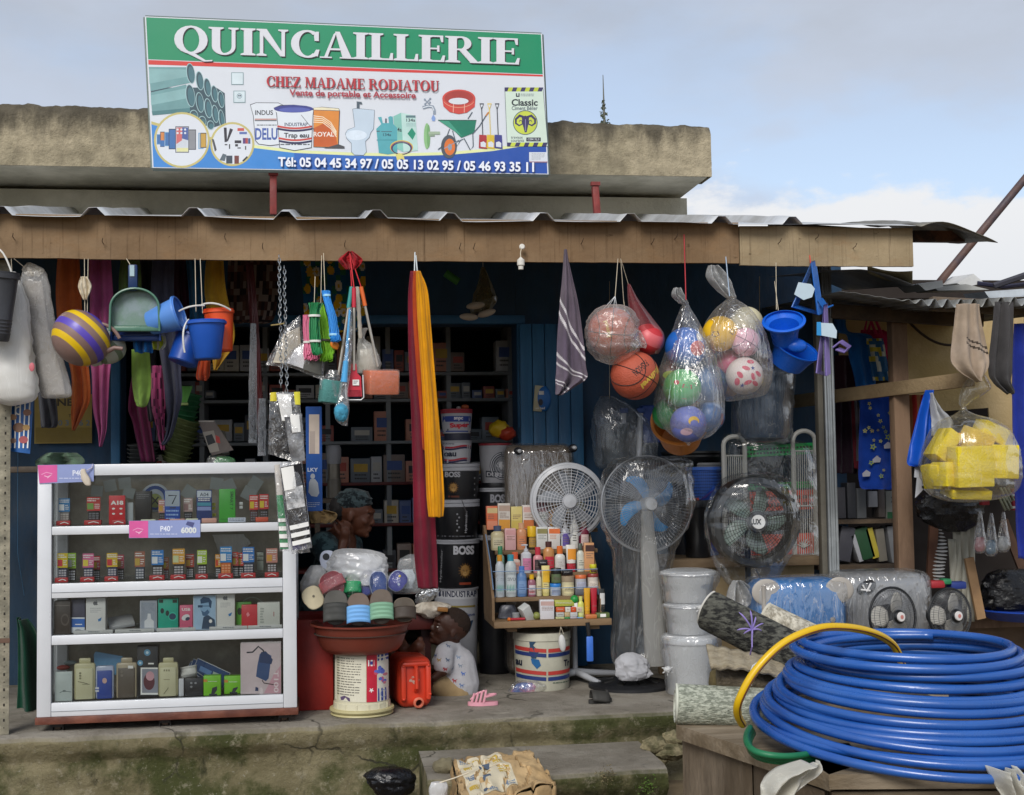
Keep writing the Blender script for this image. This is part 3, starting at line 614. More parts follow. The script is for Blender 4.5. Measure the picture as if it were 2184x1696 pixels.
g.line([(840,300),(900,285),(945,290),(962,330),(962,368)],[34,30,30,28,28],CHR);g.line([(843,300),(900,283),(942,292),(955,330)],8,mat('#dfe6ec'));g.line([(862,215),(915,270)],9,CHR);g.line([(920,205),(860,265)],9,CHR)
for(x,y)in((862,215),(918,207),(866,262),(915,245)):g.ell(x,y,11,11,CHR,n=10)
g.poly([(950,370),(972,405),(966,438),(940,438),(930,410)],mat('#7f9bd0'));g.ell(884,595,32,135,mat('#8fbf86',.4));g.ell(900,595,18,120,mat('#74a86e',.4));g.rect(900,548,1020,578,mat('#9fb39a'),1);g.rect(905,580,965,598,mat('#8aa088'),1)
RC=mat('#cf4a40',.45,.08);g.ell(1215,205,172,94,RC,n=32);g.poly([(1043,205),(1387,205),(1380,290),(1300,350),(1215,366),(1120,345),(1055,285)],RC);g.ell(1215,200,150,76,mat('#a83a34'));g.ell(1212,232,104,34,WHT)
for k in range(3):g.ell(1215,205+k*5,168-k*3,92-k*3,mat('#e2a488',.5),20,160,inner=.975)
for x in(1160,1275):g.line([(x,260),(x-4,350)],7,mat('#e8b0a0'));
GB=mat('#14795f',.4);g.poly([(1005,432),(1395,432),(1375,560),(1240,612),(1150,520)],GB);g.poly([(1005,432),(1110,440),(1250,600),(1150,530)],mat('#3f9a80'));g.line([(1000,430),(1398,432)],9,mat('#0e4f42'))
g.line([(1360,570),(1430,490),(1495,385)],10,OUT);g.line([(1495,385),(1525,345)],14,mat('#c8823a'));g.line([(1310,415),(1355,345)],10,OUT);g.line([(1120,520),(1075,640)],9,OUT);g.line([(1150,540),(1195,700),(1230,640),(1270,620),(1335,740),(1365,700),(1360,570)],10,OUT);g.line([(1000,735),(1030,712),(1220,640)],12,OUT)
g.ell(1112,705,82,122,mat('#4a525c',.6));g.ell(1120,708,56,86,mat('#d9722f',.5));g.ell(1122,710,22,34,CHR);g.line([(1060,725),(1200,650)],8,CHR)
for(x,c,h)in((1452,'#a8323a','#2d3440'),(1532,'#d8b93a','#d8c060'),(1612,'#3d3f86','#2d3440')):
 g.poly([(x-22,255),(x+24,255),(x+6,310),(x-6,310)],mat(h));g.poly([(x-13,268),(x+15,268),(x+3,298),(x-3,298)],WHT);g.line([(x,305),(x+12,590)],9,mat(h));g.poly([(x-25,580),(x+50,585),(x+58,730),(x-30,718)],mat(c,.45));g.poly([(x-12,660),(x+20,650),(x+44,668),(x+42,712),(x-10,705)],WHT)
CEM=mat('#cfe0d2',.45,.03);YG=mat('#c3cf4a',.45);PUR=mat('#3a3560',.45)
g.poly([(1692,92),(2088,92),(2140,700),(1718,700)],CEM);g.line([(1692,92),(2088,92),(2140,700),(1718,700),(1692,92)],5,OUT)
for(y0,y1,xa,xb,sh)in((90,132,1690,2092,0),(662,702,1716,2138,0)):
 n=9
 for i in range(n):a,b=xa+(xb-xa)*i/n,xa+(xb-xa)*(i+1)/n;g.quad((a,y0),(b,y0),(b-16,y1),(a-16 if i else a,y1),YG if i%2 else PUR,1)
g.text('Classic',(1762,210,2034,282),mat('#1f2a33'),.03);g.text('Ciment Bélier',(1764,284,2034,326),mat('#55606a'),.02);g.poly([(1808,150),(1820,150),(1820,176),(1834,176),(1834,150),(1846,150),(1846,188),(1808,188)],K);g.scrib(1856,156,1996,190,mat('#7a868c'),2)
g.ell(1905,455,128,128,OUT,n=36);g.ell(1905,455,120,120,YG,n=36)
g.poly([(1868,400),(1905,382),(1945,400),(1940,460),(1920,555),(1900,558),(1876,470)],PUR)
for sx in(-1,1):
 cx=1907+sx*58;g.line([(1907+sx*10,400),(1907+sx*60,384),(1907+sx*100,420),(1907+sx*100,462),(cx+sx*8,486),(cx-sx*26,470),(cx-sx*24,440),(cx,430),(cx+sx*8,450)],[22,28,24,20,17,14,11,9,6],PUR)
g.line([(1907,420),(1907,545)],7,mat('#8a86b0'));g.text('travaux',(1756,598,1880,622),mat('#4a5560'),.01);g.text('courants',(1756,628,1892,656),mat('#4a5560'),.01);g.rect(1916,610,2066,650,K,1);g.text('CEM 32,5',(1930,618,2050,642),WHT,.01)
g.rect(1945,762,2134,858,WHT,1);g.scrib(1970,775,2110,845,mat('#8a9096'),6,.3);g.rect(1950,857,2136,868,mat('#a88a9a'),1)
g.T=PLAIN
DK=mat('#3d2f3a',.5);serif_text(g,'QUINCAILLERIE',372.5,114.5,1111,140,58,55.5,DK);
for dx in(0,1.8):serif_text(g,'QUINCAILLERIE',369+dx,112.5,1107.5+dx,138,58,55.5,mat('#d9dbe2',.45,.02))
serif_text(g,'CHEZ MADAME RODIATOU',568.6,185.2,938,195.6,22,22,mat('#6b4a50',.5));serif_text(g,'CHEZ MADAME RODIATOU',567.6,184.2,937,194.6,22,22,mat('#b8323c',.5,.03))
g.text('Vente de portable et Accessoire',((617,190.5),(887,197),(887,214),(617,208)),mat('#a83845',.5),.03)
NUM=mat('#e9edf5',.45,.02);g.text('Tél: 05 04 45 34 97 / 05 05 13 02 95 / 05 46 93 35 11',((594.5,335.5),(1140.5,347),(1140.5,369),(594.5,357)),mat('#1a2f66',.5),.035);g.text('Tél: 05 04 45 34 97 / 05 05 13 02 95 / 05 46 93 35 11',((593,334.3),(1139,345.8),(1139,367.5),(593,355.5)),NUM,.03)
mb.build('printed_face',sg,smooth=False)
mb=MB();FRM=mat('#6f7a74',.5,metal=.4)
for a,b in((0,1),(1,2),(2,3),(3,0)):mb.tube([cs[a]+V((0,.02,0)),cs[b]+V((0,.02,0))],.012,FRM,6)
mb.build('frame',sg)
RPOST=mat('#8a3530',.6,.18,8,.3,40,h2='#6d2926',m2=6)
for(x,y0,y1,dx)in((583,376,452,0),(1272,398,470,6)):
 mb=MB();a=W(x-dx*.5,y0,7.02);b=W(x+dx*.5,y1+6,7.02);mb.box((a+b)/2,(.036,.036,(a-b).length),RPOST,rot=axes(a-b),bev=.003);c=V((a.x,7.02,a.z));mb.box(c+V((0,-.01,.012)),(.05,.03,.02),RPOST);mb.build('post',sg)
tr=thing('conifer_tree','thin bare-topped conifer tree far behind the parapet','tree',V((W(1288,250,55).x,55,0)))
tp,tb=W(1286,160,55),W(1289,262,55);mb=MB();mb.tube([V((tb.x,55,0)),tb,tp],[.12,.05,.015],mat('#6f7068',.9),6);mb.build('trunk',tr)
mb=MB();NEED=mat('#66705f',.9,.3,5)  # needle colour lightened, with distance haze mixed into it
for i in range(100):
 t=rnd.random()**.6;z=tp.z+(tb.z-1.2-tp.z)*(.30+.70*t);ln=(.08+.46*t*rnd.random());a=rnd.random()*2*PI;c=V((tp.x,55,z));d=V((math.cos(a)*ln,math.sin(a)*ln,-.05+.25*rnd.random()*ln));e=c+d
 for q in range(3):
  s_=.045+.05*rnd.random();n_=V((rnd.uniform(-1,1),rnd.uniform(-1,1),rnd.uniform(-1,1)))*s_;p=c+d*(.5+.25*q);mb.add([p-n_,p+V((n_.z,n_.x,n_.y)),p+n_],[(0,1,2)],NEED)
 mb.tube([c,e],.008,NEED,3)
mb.build('crown',tr,smooth=False)
#  goods hung from the canopy
YH=6.10
def smooth_rows(rows,sub=6):
 o=[]
 n=len(rows)
 for i in range(n-1):
  p=[rows[max(0,i-1)],rows[i],rows[i+1],rows[min(n-1,i+2)]]
  for k in range(sub):
   t=k/sub;o.append(tuple(.5*(2*b+(c-a)*t+(2*a-5*b+4*c-d)*t*t+(3*b-a-3*c+d)*t**3)for a,b,c,d in zip(*p)))
 o.append(tuple(rows[-1]));return o
def drape(mb,rows,Y,m,amp=.02,nf=2.5,ph=0,nu=28,sub=8,pinch=.5,mf=None,wob=.006):
 rw=smooth_rows(rows,sub);nv=len(rw)-1;vs=[]
 for j,(y,a,b)in enumerate(rw):
  v=j/nv;s_=min(1,pinch+v)
  for i in range(nu+1):
   u=i/nu;p=W(a+(b-a)*u,y,Y);q=math.sin(u*nf*2*PI+ph+1.2*nz3(v*1.5,ph,0));p.y+=amp*s_*(abs(q)**.8*(1 if q>0 else-1)*.6+.5*math.sin(u*nf*3.3+ph*2+v*2.2))+wob*nz3(u*6,v*9,ph,1);p.z+=wob*nz3(u*5,ph,3)*(1 if v>.9 else 0);vs.append(p)
 w=nu+1
 if mf:
  for j in range(nv):
   for i in range(nu):pass
  o=len(mb.v);mb.v+=vs
  for j in range(nv):
   for i in range(nu):mb.f.append([o+j*w+i,o+j*w+i+1,o+(j+1)*w+i+1,o+(j+1)*w+i]);mb.m.append(mb.mi(mf((i+.5)/nu,(j+.5)/nv)))
 else:mb.add(vs,[(j*w+i,j*w+i+1,(j+1)*w+i+1,(j+1)*w+i)for j in range(nv)for i in range(nu)],m)
def loft(mb,rows,Y,m,dr=.7,n=36,wr=.05,ws=2.2,sub=5,bmax=9,sd=0,fold=0.,nfold=9):
 rw=smooth_rows(rows,sub);vs=[];K_=len(rw)
 for j,(y,a,b)in enumerate(rw):
  c=W((a+b)/2,y,Y);hw=max(.0008,(W(b,y,Y).x-W(a,y,Y).x)/2);hb=min(hw*dr,bmax)
  for k in range(n):
   t=2*PI*k/n;q=1+wr*(nz3(math.cos(t)*ws+sd,math.sin(t)*ws,y*.03*ws)+.5*nz3(math.cos(t)*ws*3,math.sin(t)*ws*3+sd,y*.07*ws))+fold*math.cos(nfold*t+sd+y*.01);vs.append(c+V((math.cos(t)*hw*q,math.sin(t)*hb*q,0)))
 fs=[(j*n+k,j*n+(k+1)%n,(j+1)*n+(k+1)%n,(j+1)*n+k)for j in range(K_-1)for k in range(n)]+[tuple(range(n))[::-1],tuple((K_-1)*n+k for k in range(n))]
 mb.add(vs,fs,m)
STR=mat('#cfc4ae',.9,.1)
def cord(parent,pts,r=.0016,m=None,name='string'):
 mb=MB();mb.tube(pts,r,m or STR,5);return mb.build(name,parent)
def bez(a,b,c,n=10):return[a*(1-t)**2+b*2*t*(1-t)+c*t*t for t in[i/n for i in range(n+1)]]
def pail(name,label,top,bot,Y,wt,wb,m,cat='bucket',group=None,bail=None,bailm=None,rim=1.07,dy=0.,ridges=0,hangs=None,name2='body'):
 a,b=W(top[0],top[1],Y),W(bot[0],bot[1],Y+dy);ax=(a-b);h=ax.length;k=MP(top[0],top[1],Y);r1,r0=wt/2*k,wb/2*k
 t=thing(name,label,cat,b,group);rot=axes(ax);mb=MB();prof=[(r0*.9,0),(r0,.006)]
 if ridges:
  for i in range(ridges):z=h*(.10+.05*i);q=r0+(r1-r0)*z/h;prof+=[(q,z),(q*1.03,z+.004),(q,z+.009)]
 prof+=[(r0+(r1-r0)*.9,h*.90),(r1*rim,h*.905),(r1*rim,h*.965),(r1,h*.97),(r1*1.01,h)]
 mb.shell(prof,m,b,rot,36,.004);o=mb.build(name2,t)
 if bail is not None:
  mb=MB();mb.tube(bail,.0042,bailm or mat('#d9d8d2',.5),6);mb.build('handle',t)
 if hangs:
  for hh in hangs:cord(t,hh)
 return t
PB=mat('#1d56b8',.35,.07,5,.08,30);PB2=mat('#5a8fdb',.35,.07,5);PBD=mat('#16449a',.35,.08,5);POR=mat('#e2501f',.38,.07,5)
# -- dark bucket at the frame's edge
BK=mat('#3b3d42',.45,.1,6,.1)
pail('bucket','dark grey plastic bucket with ribbed foot hanging beside the translucent bags',(0,580),(-8,728),6.02,78,52,BK,ridges=5,dy=.02,bail=bez(W(-40,590,6.02),W(-8,470,6.02),W(28,592,6.02)),hangs=[[W(-4,532,6.02),W(-4,500,6.14)]])
# -- film bags on the left
t=thing('plastic_bag','milky translucent bag of plastic ware hanging behind the dark bucket','bag',W(35,860,6.12));mb=MB()
FMILK=film('milky','#f6f6f4',.75,.5,(7,7,2),.25,.25,.5)
loft(mb,[(580,20,34),(640,-6,60),(700,-30,66),(760,-34,72),(800,-36,80),(835,-30,84),(856,-8,70),(866,20,30)],6.16,FMILK,.55,wr=.10,ws=2.0);mb.build('film',t);mb=MB()
loft(mb,[(690,-20,40),(740,-28,62),(800,-30,70),(850,-14,60)],6.16,mat('#d9d8d4',.6,.1),.45,wr=.12);mb.build('contents',t);mb=MB();mb.ball(W(68,783,6.09),(.012,.004,.02),mat('#c86a74',.6));mb.build('label',t);cord(t,[W(24,552,6.13),W(26,590,6.16)])
t=thing('plastic_sack','silvery grey clear sack of flat goods hanging left of the striped kettle','bag',W(100,850,6.2));mb=MB()
loft(mb,[(578,48,96),(600,44,104),(660,52,114),(720,60,122),(780,72,140),(830,84,153),(846,90,150),(850,96,130)],6.22,film('silver','#e6e4e0',.34,1.2,(14,14,9),.5,.2,.5),.28,wr=.07,ws=2.6);mb.build('film',t);mb=MB()
loft(mb,[(600,50,90),(700,60,104),(800,78,132),(842,92,140)],6.22,mat('#a6a19c',.6,.1,h2='#8f8b88'),.22,wr=.05);mb.build('contents',t)
mb=MB();drape(mb,[(560,58,66),(575,46,94),(590,60,84)],6.21,mat('#cfcac0',.6,transl=.3),.01,2);mb.build('knot',t,solid=.001);cord(t,[W(30,552,6.15),W(54,572,6.2)])
# -- striped kettles
def kettle(label,c,rpx,Y,axis,bands,spout,handle,sm):
 t=thing('kettle',label,'kettle',W(c[0],c[1]+rpx,Y),'striped plastic kettles');r=rpx*MP(c[0],c[1],Y);C0=W(c[0],c[1],Y);rot=axes(axis);M=TM(C0,rot);mb=MB();nb=len(bands)
 for i,m in enumerate(bands):
  a0,a1=PI*i/nb,PI*(i+1)/nb
  def f(u,v,a0=a0,a1=a1):
   th=a0+(a1-a0)*v;ph=2*PI*u;q=1+.03*math.cos(3*th);return M@V((r*1.06*q*math.sin(th)*math.cos(ph),r*1.06*q*math.sin(th)*math.sin(ph),r*.93*math.cos(th)))
  mb.grid(f,32,4,m,closeu=True)
 mb.build('body',t);mb=MB();mb.tube([W(*p,Y-.02)for p in spout],[.020,.014,.010,.009],sm,10);mb.build('spout',t);mb=MB();mb.tube(bez(*[W(*p,Y-.03)for p in handle]),.008,sm,8);mb.build('handle',t);return t
KV,KY,KN=mat('#5a47b4',.4,.05),mat('#e3bd18',.4,.05),mat('#876d66',.42,.06)
t=kettle('purple, yellow and brown striped plastic kettle hanging on strings by the fascia',(172,722),60,YH,(-.62,-.35,-.70),[KN,KN,KN,KY,KN,KV,KN,KY,KN,KV,KV,KV],[(215,742),(232,748),(244,742),(262,744)],[(205,690),(240,690),(255,722)],KN)
cord(t,[W(180,552,6.13),W(181,672,YH)]);cord(t,[W(188,552,6.13),W(186,674,YH)]);mb=MB();drape(mb,[(590,172,186),(612,166,196),(640,178,186)],YH-.01,STR,.012,3);mb.build('string_bow',t,solid=.001)
GW,GG=mat('#b4bab0',.45,.06),mat('#75866c',.45,.06)
kettle('pale grey and green striped plastic kettle behind the purple striped kettle',(226,738),40,YH+.13,(-.5,-.4,-.75),[GW,GG,GW,GW,GG,GW,GW,GG,GW,GG],[(215,770),(200,776),(192,774),(184,780)],[(235,700),(255,700),(262,730)],GW)
# -- dustpans
def dustpan(label,cx,y0,y1,hw,Y,m,rimm,hm,hy,lift=0):
 t=thing('dustpan',label,'dustpan',W(cx,y1,Y),'hanging plastic dustpans');mb=MB();k=MP(cx,y1,Y)
 out=[(cx-hw,y1),(cx-hw*.97,y0+(y1-y0)*.45)]+[(cx-hw*.97*math.cos(R(a)),y0+(y1-y0)*.45*(1-math.sin(R(a))))for a in range(10,180,10)]+[(cx+hw*.97,y0+(y1-y0)*.45),(cx+hw,y1)]
 P3=[W(x,y,Y)for x,y in out];mb.prism(P3,(0,.004,0),m);mb.build('pan',t);mb=MB()
 for i in range(len(P3)-1):
  a,b=P3[i],P3[i+1];d=.045;mb.add([a,b,b+V((0,-d,0)),a+V((0,-d,0))],[(0,1,2,3)],rimm)
 mb.tube([p+V((0,-.045,0))for p in P3],.004,rimm,6);mb.build('rim',t,solid=.003)
 mb=MB();a,b=W(cx-hw,y1-12,Y),W(cx+hw,y1-12,Y);mb.box((a+b)/2+V((0,-.012,0)),((b-a).length,.02,.003),rimm);mb.box((W(cx-hw,y1,Y)+W(cx+hw,y1,Y))/2+V((0,-.012,.012)),((b-a).length,.026,.022),rimm,bev=.004);mb.build('lip',t)
 mb=MB();a=W(cx-6,hy,Y);b=W(cx-4,y0+4,Y);mb.box((a+b)/2+V((0,-.02,0)),(.042,.022,(a-b).length),hm,bev=.008);mb.box(a+V((0,-.03,-.03)),(.02,.012,.05),mat('#9fb8c0',.3));mb.build('handle',t);return t
t=dustpan('green translucent dustpan with arched back and dark blue handle',290,618,708,53,YH,mat('#a3b5bb',.2,.06,transl=.3,h2='#86a294',m2=9),mat('#5f8d78',.3,.06,transl=.25),mat('#12305c',.35),566);cord(t,[W(270,552,6.13),W(282,572,YH-.02)])
dustpan('navy blue dustpan whose edge shows below the green dustpan',292,640,728,52,YH+.07,mat('#1f3f86',.35),mat('#24488f',.35),mat('#12305c',.35),610)
# -- buckets
W_=mat('#d7d2c6',.5,.05)
pail('bucket','light blue plastic bucket tilted on its side right of the dustpans',(385,668),(318,690),YH,74,52,PB2,dy=.03,bail=bez(W(382,664,YH-.06),W(405,650,YH-.1),W(436,652,YH-.06)))
pail('bucket','blue plastic bucket with white handle hanging mouth up in front',(440,684),(443,766),YH-.08,80,56,PB,bail=bez(W(402,682,YH-.1),W(384,700,YH-.2),W(394,752,YH-.17)),hangs=[[W(416,552,6.13),W(418,665,YH-.05)],[W(427,552,6.13),W(432,668,YH-.05)]])
pail('bucket','deep blue plastic bucket tipped behind and below the front blue bucket',(410,716),(388,775),YH+.08,66,62,PBD,dy=-.02)
pail('bucket','orange red plastic bucket with a lid behind the blue bucket',(466,660),(470,750),YH+.05,62,52,POR,bail=bez(W(430,650,YH-.02),W(460,640,YH-.06),W(492,662,YH-.02)))
# -- towels and cloths further in
def hung(name,label,rows,Y,m,cat='cloth',amp=.025,nf=2.2,ph=0,group=None,mf=None,nu=28,**k):
 mb=MB();drape(mb,rows,Y,m,amp,nf,ph,nu=nu,mf=mf,**k);return solo(mb,name,label,cat,group,solid=.0035)
GT='cloths and towels hung under the canopy'
hung('towel','orange towel folded to a point beside the magenta towel',[(548,122,168),(620,118,172),(700,124,178),(790,150,190),(850,152,192),(880,152,180),(918,154,160)],6.55,cloth('#de7a44','#d36d38'),'towel',ph=1,group=GT)
hung('towel','magenta pink towel with tapered end hung left of the dustpan',[(548,190,236),(650,192,242),(740,190,240),(800,196,234),(870,198,230),(920,208,226),(953,212,216)],6.5,cloth('#c4649a','#b5568a'),'towel',ph=2.2,group=GT)
hung('cloth','olive green cloth gathered behind the dustpan handle',[(548,258,296),(600,252,300),(680,256,296),(720,262,290)],6.5,cloth('#6f8a4d'),ph=.4,group=GT)
hung('cloth','lime green cloth with rounded end below the dustpans',[(745,280,318),(800,280,322),(840,284,320),(862,290,312),(868,298,304)],6.35,cloth('#a3cc66','#95bb5a'),ph=.9,nf=1.2,group=GT)
hung('cloth','blue shiny cloth bunched just under the navy dustpan',[(716,286,322),(735,284,324),(752,288,326)],6.2,cloth('#1668b0',rough=.5),ph=2,group=GT)
hung('cloth','lime and white striped cloth peeping from under the navy dustpan',[(716,322,352),(735,320,354),(746,324,346)],6.22,None,ph=1,mf=lambda u,v:cloth('#c7d53a')if int(u*5)%2 else cloth('#e4e6da'),nu=30,group=GT)
hung('cloth','dark charcoal cloth hanging behind the green cloth',[(548,292,330),(640,292,336),(760,300,332),(900,318,340)],6.75,cloth('#34343c'),ph=.3,group=GT)
hung('towel','slate grey towel with pointed hem hung over the green hats',[(548,326,372),(640,322,372),(720,336,384),(800,348,386),(850,352,388),(890,356,378),(930,352,366),(948,344,352)],6.6,cloth('#5c5f72','#50536a'),'towel',ph=1.7,group=GT)
hung('cloth','pink patterned cloth with fringed strips beside the slate towel',[(780,322,350),(860,322,352),(900,330,350),(960,344,352)],6.62,None,ph=.7,mf=lambda u,v:cloth('#5a2344')if(int(u*9)+int(v*14)*2)%5==0 else cloth('#b04a7c'),group=GT)
hung('cloth','plum magenta cloth hanging to the top of the display case',[(740,292,316),(860,274,318),(900,282,320),(985,300,330)],6.8,cloth('#8a3560'),ph=2.7,group=GT)
hung('cloth','teal blue cloth hung under the canopy before the yellow cloth',[(548,396,436),(620,402,440),(720,410,434)],6.7,cloth('#2a6a94'),ph=.1,group=GT)
hung('cloth','wine dark cloth hanging in shade between the grey and teal cloths',[(548,366,398),(620,364,402),(720,372,404)],6.8,cloth('#4d2438'),ph=.8,group=GT)
hung('cloth','mustard yellow cloth tapering down behind the orange bucket',[(548,440,476),(620,436,482),(700,446,500),(740,448,496),(770,454,476),(790,456,462)],6.6,cloth('#d8ac3a','#c99d30'),ph=1.1,nf=1.6,group=GT)
hung('cloth','small orange cloth with printed patch under the blue buckets',[(770,424,448),(800,418,446),(812,422,440)],6.6,cloth('#c9502a'),ph=.2,group=GT)
def checks(u,v):
 r_=random.Random(int(u*16)*91+int(v*13)*7);return cloth(r_.choice(('#4e3530','#2d2326','#6a4a3e','#8d7f78','#2d2326','#5a3c35')))
hung('fabric','brown and black checked fabric hanging high behind the chain',[(556,486,596),(620,484,594),(680,486,584),(690,490,560)],7.1,None,'fabric',amp=.02,nf=1.2,ph=.5,mf=checks,nu=48,sub=14)
FLW=[(random.Random(i).random(),random.Random(i+99).random(),random.Random(i+7).choice((0,0,1)))for i in range(46)]
def flowers(u,v):
 for(a,b,k)in FLW:
  d=((u-a)*1.0)**2+((v-b)*1.05)**2
  if d<.0030:return cloth('#d9a91c')if not k else(cloth('#d9a91c')if d<.0005 else cloth('#d8d2c4'))
 return cloth('#1b5a86')if(int(u*13)+int(v*11))%3 else cloth('#2f6b52')
hung('fabric','blue fabric printed with yellow and white flowers behind the rope hanks',[(556,640,778),(620,646,780),(680,650,778),(708,668,762)],7.0,None,'fabric',amp=.02,nf=1.5,ph=1.9,mf=flowers,nu=56,sub=19)
hung('cloth','grey cloth piece hanging below the silvery sack over the poster',[(800,74,112),(850,80,118),(905,86,122),(912,90,108)],6.6,cloth('#54565e'),ph=.6,group=GT)
hung('cloth','dark shiny belt strip in plastic hung left of the sock packets',[(560,524,540),(700,534,552),(860,546,560),(972,552,564)],6.75,mat('#5b1f22',.35,.1),amp=.006,nf=.8,ph=1)
for i,(x0,x1,xb0,xb1,y0,y1,c,lb)in enumerate(((534,546,530,548,690,945,'#27262b','dull black belt strip in loose clear plastic'),(552,566,550,566,850,972,'#3c4048','short wrinkled clear sleeve hanging under the red belt strip'))):
 t=thing('belt_sleeve',lb,'belt',W((xb0+xb1)/2,y1,6.6));mb=MB();loft(mb,[(y0,x0,x1),((y0+y1)/2,(x0+xb0)/2-1,(x1+xb1)/2+1),(y1,xb0,xb1)],6.6,film('sleeve','#dfe4ea',.30,1,(20,20,8),.5,.2,.6),.3,wr=.2,ws=3);mb.build('film',t);mb=MB();drape(mb,[(y0,x0+3,x1-3),(y1-8,xb0+3,xb1-3)],6.6,mat(c,.5),.003,1);mb.build('strip',t,solid=.003)
# -- chain
t=thing('chain','silver steel chain hanging from the fascia beside the rope hanks','chain',W(606,850,6.05));STEEL=mat('#aeb2b4',.3,.15,8,metal=.9);mb=MB()
for(xa,ya,xb,yb)in((595,548,600,830),(606,572,612,850)):
 a,b=W(xa,ya,6.07),W(xb,yb,6.07);n=int((b-a).length/.017)
 for i in range(n):
  c=a+(b-a)*(i/n)+V((.002*math.sin(i*.7),.002*math.cos(i),0));s=V((1,0,0))if i%2 else V((0,1,0));mb.tube([c+s*(.006*math.cos(q))+V((0,0,.0115*math.sin(q)))for q in[2*PI*j/10 for j in range(10)]],.0021,STEEL,5,closed=True)
mb.build('links',t);mb=MB();mb.tube([W(578,694,6.05),W(594,692,6.04),W(606,690,6.05)],.003,mat('#c9b47a',.4,metal=.7),6);mb.build('hook',t)
# -- rope hanks
def hank(label,rows,Y,m,ns,ties,tm,loopy=.6,dr=.6,hangs=None,sd=0):
 t=thing('rope_hank',label,'rope',W((rows[-1][1]+rows[-1][2])/2,rows[-1][0],Y),'rope hanks hung from the fascia');rr=random.Random(sd);mb=MB();rw=smooth_rows(rows,4);y1=rows[-1][0]
 for i in range(ns):
  a=2*PI*rr.random();q=math.sqrt(rr.random());ox,oy=q*math.cos(a),q*math.sin(a)*dr;cut=rr.uniform(0,1)*loopy;pts=[]
  for j,(y,xa,xb)in enumerate(rw):
   yy=y-(cut*26 if j>len(rw)-5 else 0)*(j-len(rw)+5)/5;c=W((xa+xb)/2,yy,Y);h=(W(xb,y,Y).x-W(xa,y,Y).x)/2;pts.append(c+V((ox*h+.003*nz3(j*.5,i,0),oy*h,.0)))
  e=pts[-1];pts+=[e+V((.004*ox,-.006,-.009)),e+V((.012*ox+.006,-.010,-.004)),e+V((.010,-.008,.02))]
  mb.tube(pts,.0024,m,5)
 mb.build('strands',t)
 for(y,xa,xb)in ties:
  mb=MB();c=W((xa+xb)/2,y,Y);h=(W(xb,y,Y).x-W(xa,y,Y).x)/2+.003
  mb.lathe([(h,-.005),(h*1.04,0),(h,.005)],tm,c,None,20,1,dr+.15);mb.build('tie',t)
 if hangs:cord(t,hangs)
 return t
WT=mat('#e4e4de',.5)
hank('rose pink rope hank, loops showing below the green one',[(672,646,664),(700,646,660),(730,648,664),(758,646,680),(766,650,678)],YH+.03,mat('#e0789c',.6,.1),34,[(730,648,664)],WT,sd=4)
hank('bright lime green rope hank with loose loops',[(650,676,690),(690,674,700),(720,676,706),(750,680,714),(768,684,702)],YH+.03,mat('#7fc224',.55,.1),46,[(726,678,704)],mat('#4a4a3a',.5),sd=5,hangs=[W(686,545,6.13),W(684,660,YH)])
hank('dark green rope hank tied twice with white bands',[(646,656,690),(664,660,682),(700,658,682),(728,660,684),(750,664,684),(754,668,680)],YH-.05,mat('#15824a',.55,.1),44,[(674,659,682),(728,661,683)],WT,.2,sd=6,hangs=[W(672,590,6.1),W(670,655,YH-.04)])
hank('sky blue rope hank leaning over the lime green hank',[(620,686,704),(640,690,706),(670,698,716),(700,702,722),(716,702,724),(726,706,720)],YH-.03,mat('#2a8fe0',.55,.1),44,[(630,690,704),(714,703,722)],mat('#9fd4ee',.5),.3,sd=7,hangs=[W(690,540,6.13),W(693,622,YH-.03)])
mb=MB();loft(mb,[(726,706,714),(734,704,722),(742,708,722),(746,716,720)],YH,mat('#e8872a',.5),.6);solo(mb,'balloon','small orange rubber piece at the tip of the blue rope hank','toy')
# -- flat packets
FPK=film('packet','#fbfbfc',.05,2.4,(16,16,9),.9,.15,.4)
def packet(name,label,cat,quad,Y,fill,thick=.018,fm=None,card=None,group=None,inset=.12,wr=1.):
 t=thing(name,label,cat,W((quad[2][0]+quad[3][0])/2,max(q[1]for q in quad),Y),group);n1,n2=12,16
 def f(s):
  def q(u,v):
   x=(quad[0][0]*(1-u)+quad[1][0]*u)*(1-v)+(quad[3][0]*(1-u)+quad[2][0]*u)*v;y=(quad[0][1]*(1-u)+quad[1][1]*u)*(1-v)+(quad[3][1]*(1-u)+quad[2][1]*u)*v
   p=W(x,y,Y);p.y+=s*thick*(math.sin(PI*u)*math.sin(PI*v))**.5+.004*wr*nz3(u*4+quad[0][0],v*6,s)*(4*u*(1-u));return p
  return q
 mb=MB();mb.grid(f(-1),n1,n2,fm or FPK);mb.grid(f(1),n1,n2,fm or FPK);mb.build('sleeve',t)
 def qq(u,v):return W((quad[0][0]*(1-u)+quad[1][0]*u)*(1-v)+(quad[3][0]*(1-u)+quad[2][0]*u)*v,(quad[0][1]*(1-u)+quad[1][1]*u)*(1-v)+(quad[3][1]*(1-u)+quad[2][1]*u)*v,Y)
 if fill:
  mb=MB()
  for(u0,v0,u1,v1,m,lift)in fill:
   def h(s):
    def q(u,v):p=qq(u0+(u1-u0)*u,v0+(v1-v0)*v);p.y+=(s*thick*.55-lift*thick*.35)*(1 if s<0 else.7)*(math.sin(PI*(.15+.7*u)))**.4;return p
    return q
   mb.grid(h(-1),8,6,m)
   if lift==0:mb.grid(h(1),8,6,m)
  mb.build('contents',t)
 return t
WHP=mat('#e9e9e6',.5,.03);DKS=cloth('#26262a',rough=.95);CRM=mat('#c9c0ae',.7)
packet('clear_packet','clear packet with white card insert behind the pink rope','packet',((606,700),(640,672),(655,790),(566,778)),6.18,[(.15,.2,.9,.92,CRM,0)],group='packets on the chain')
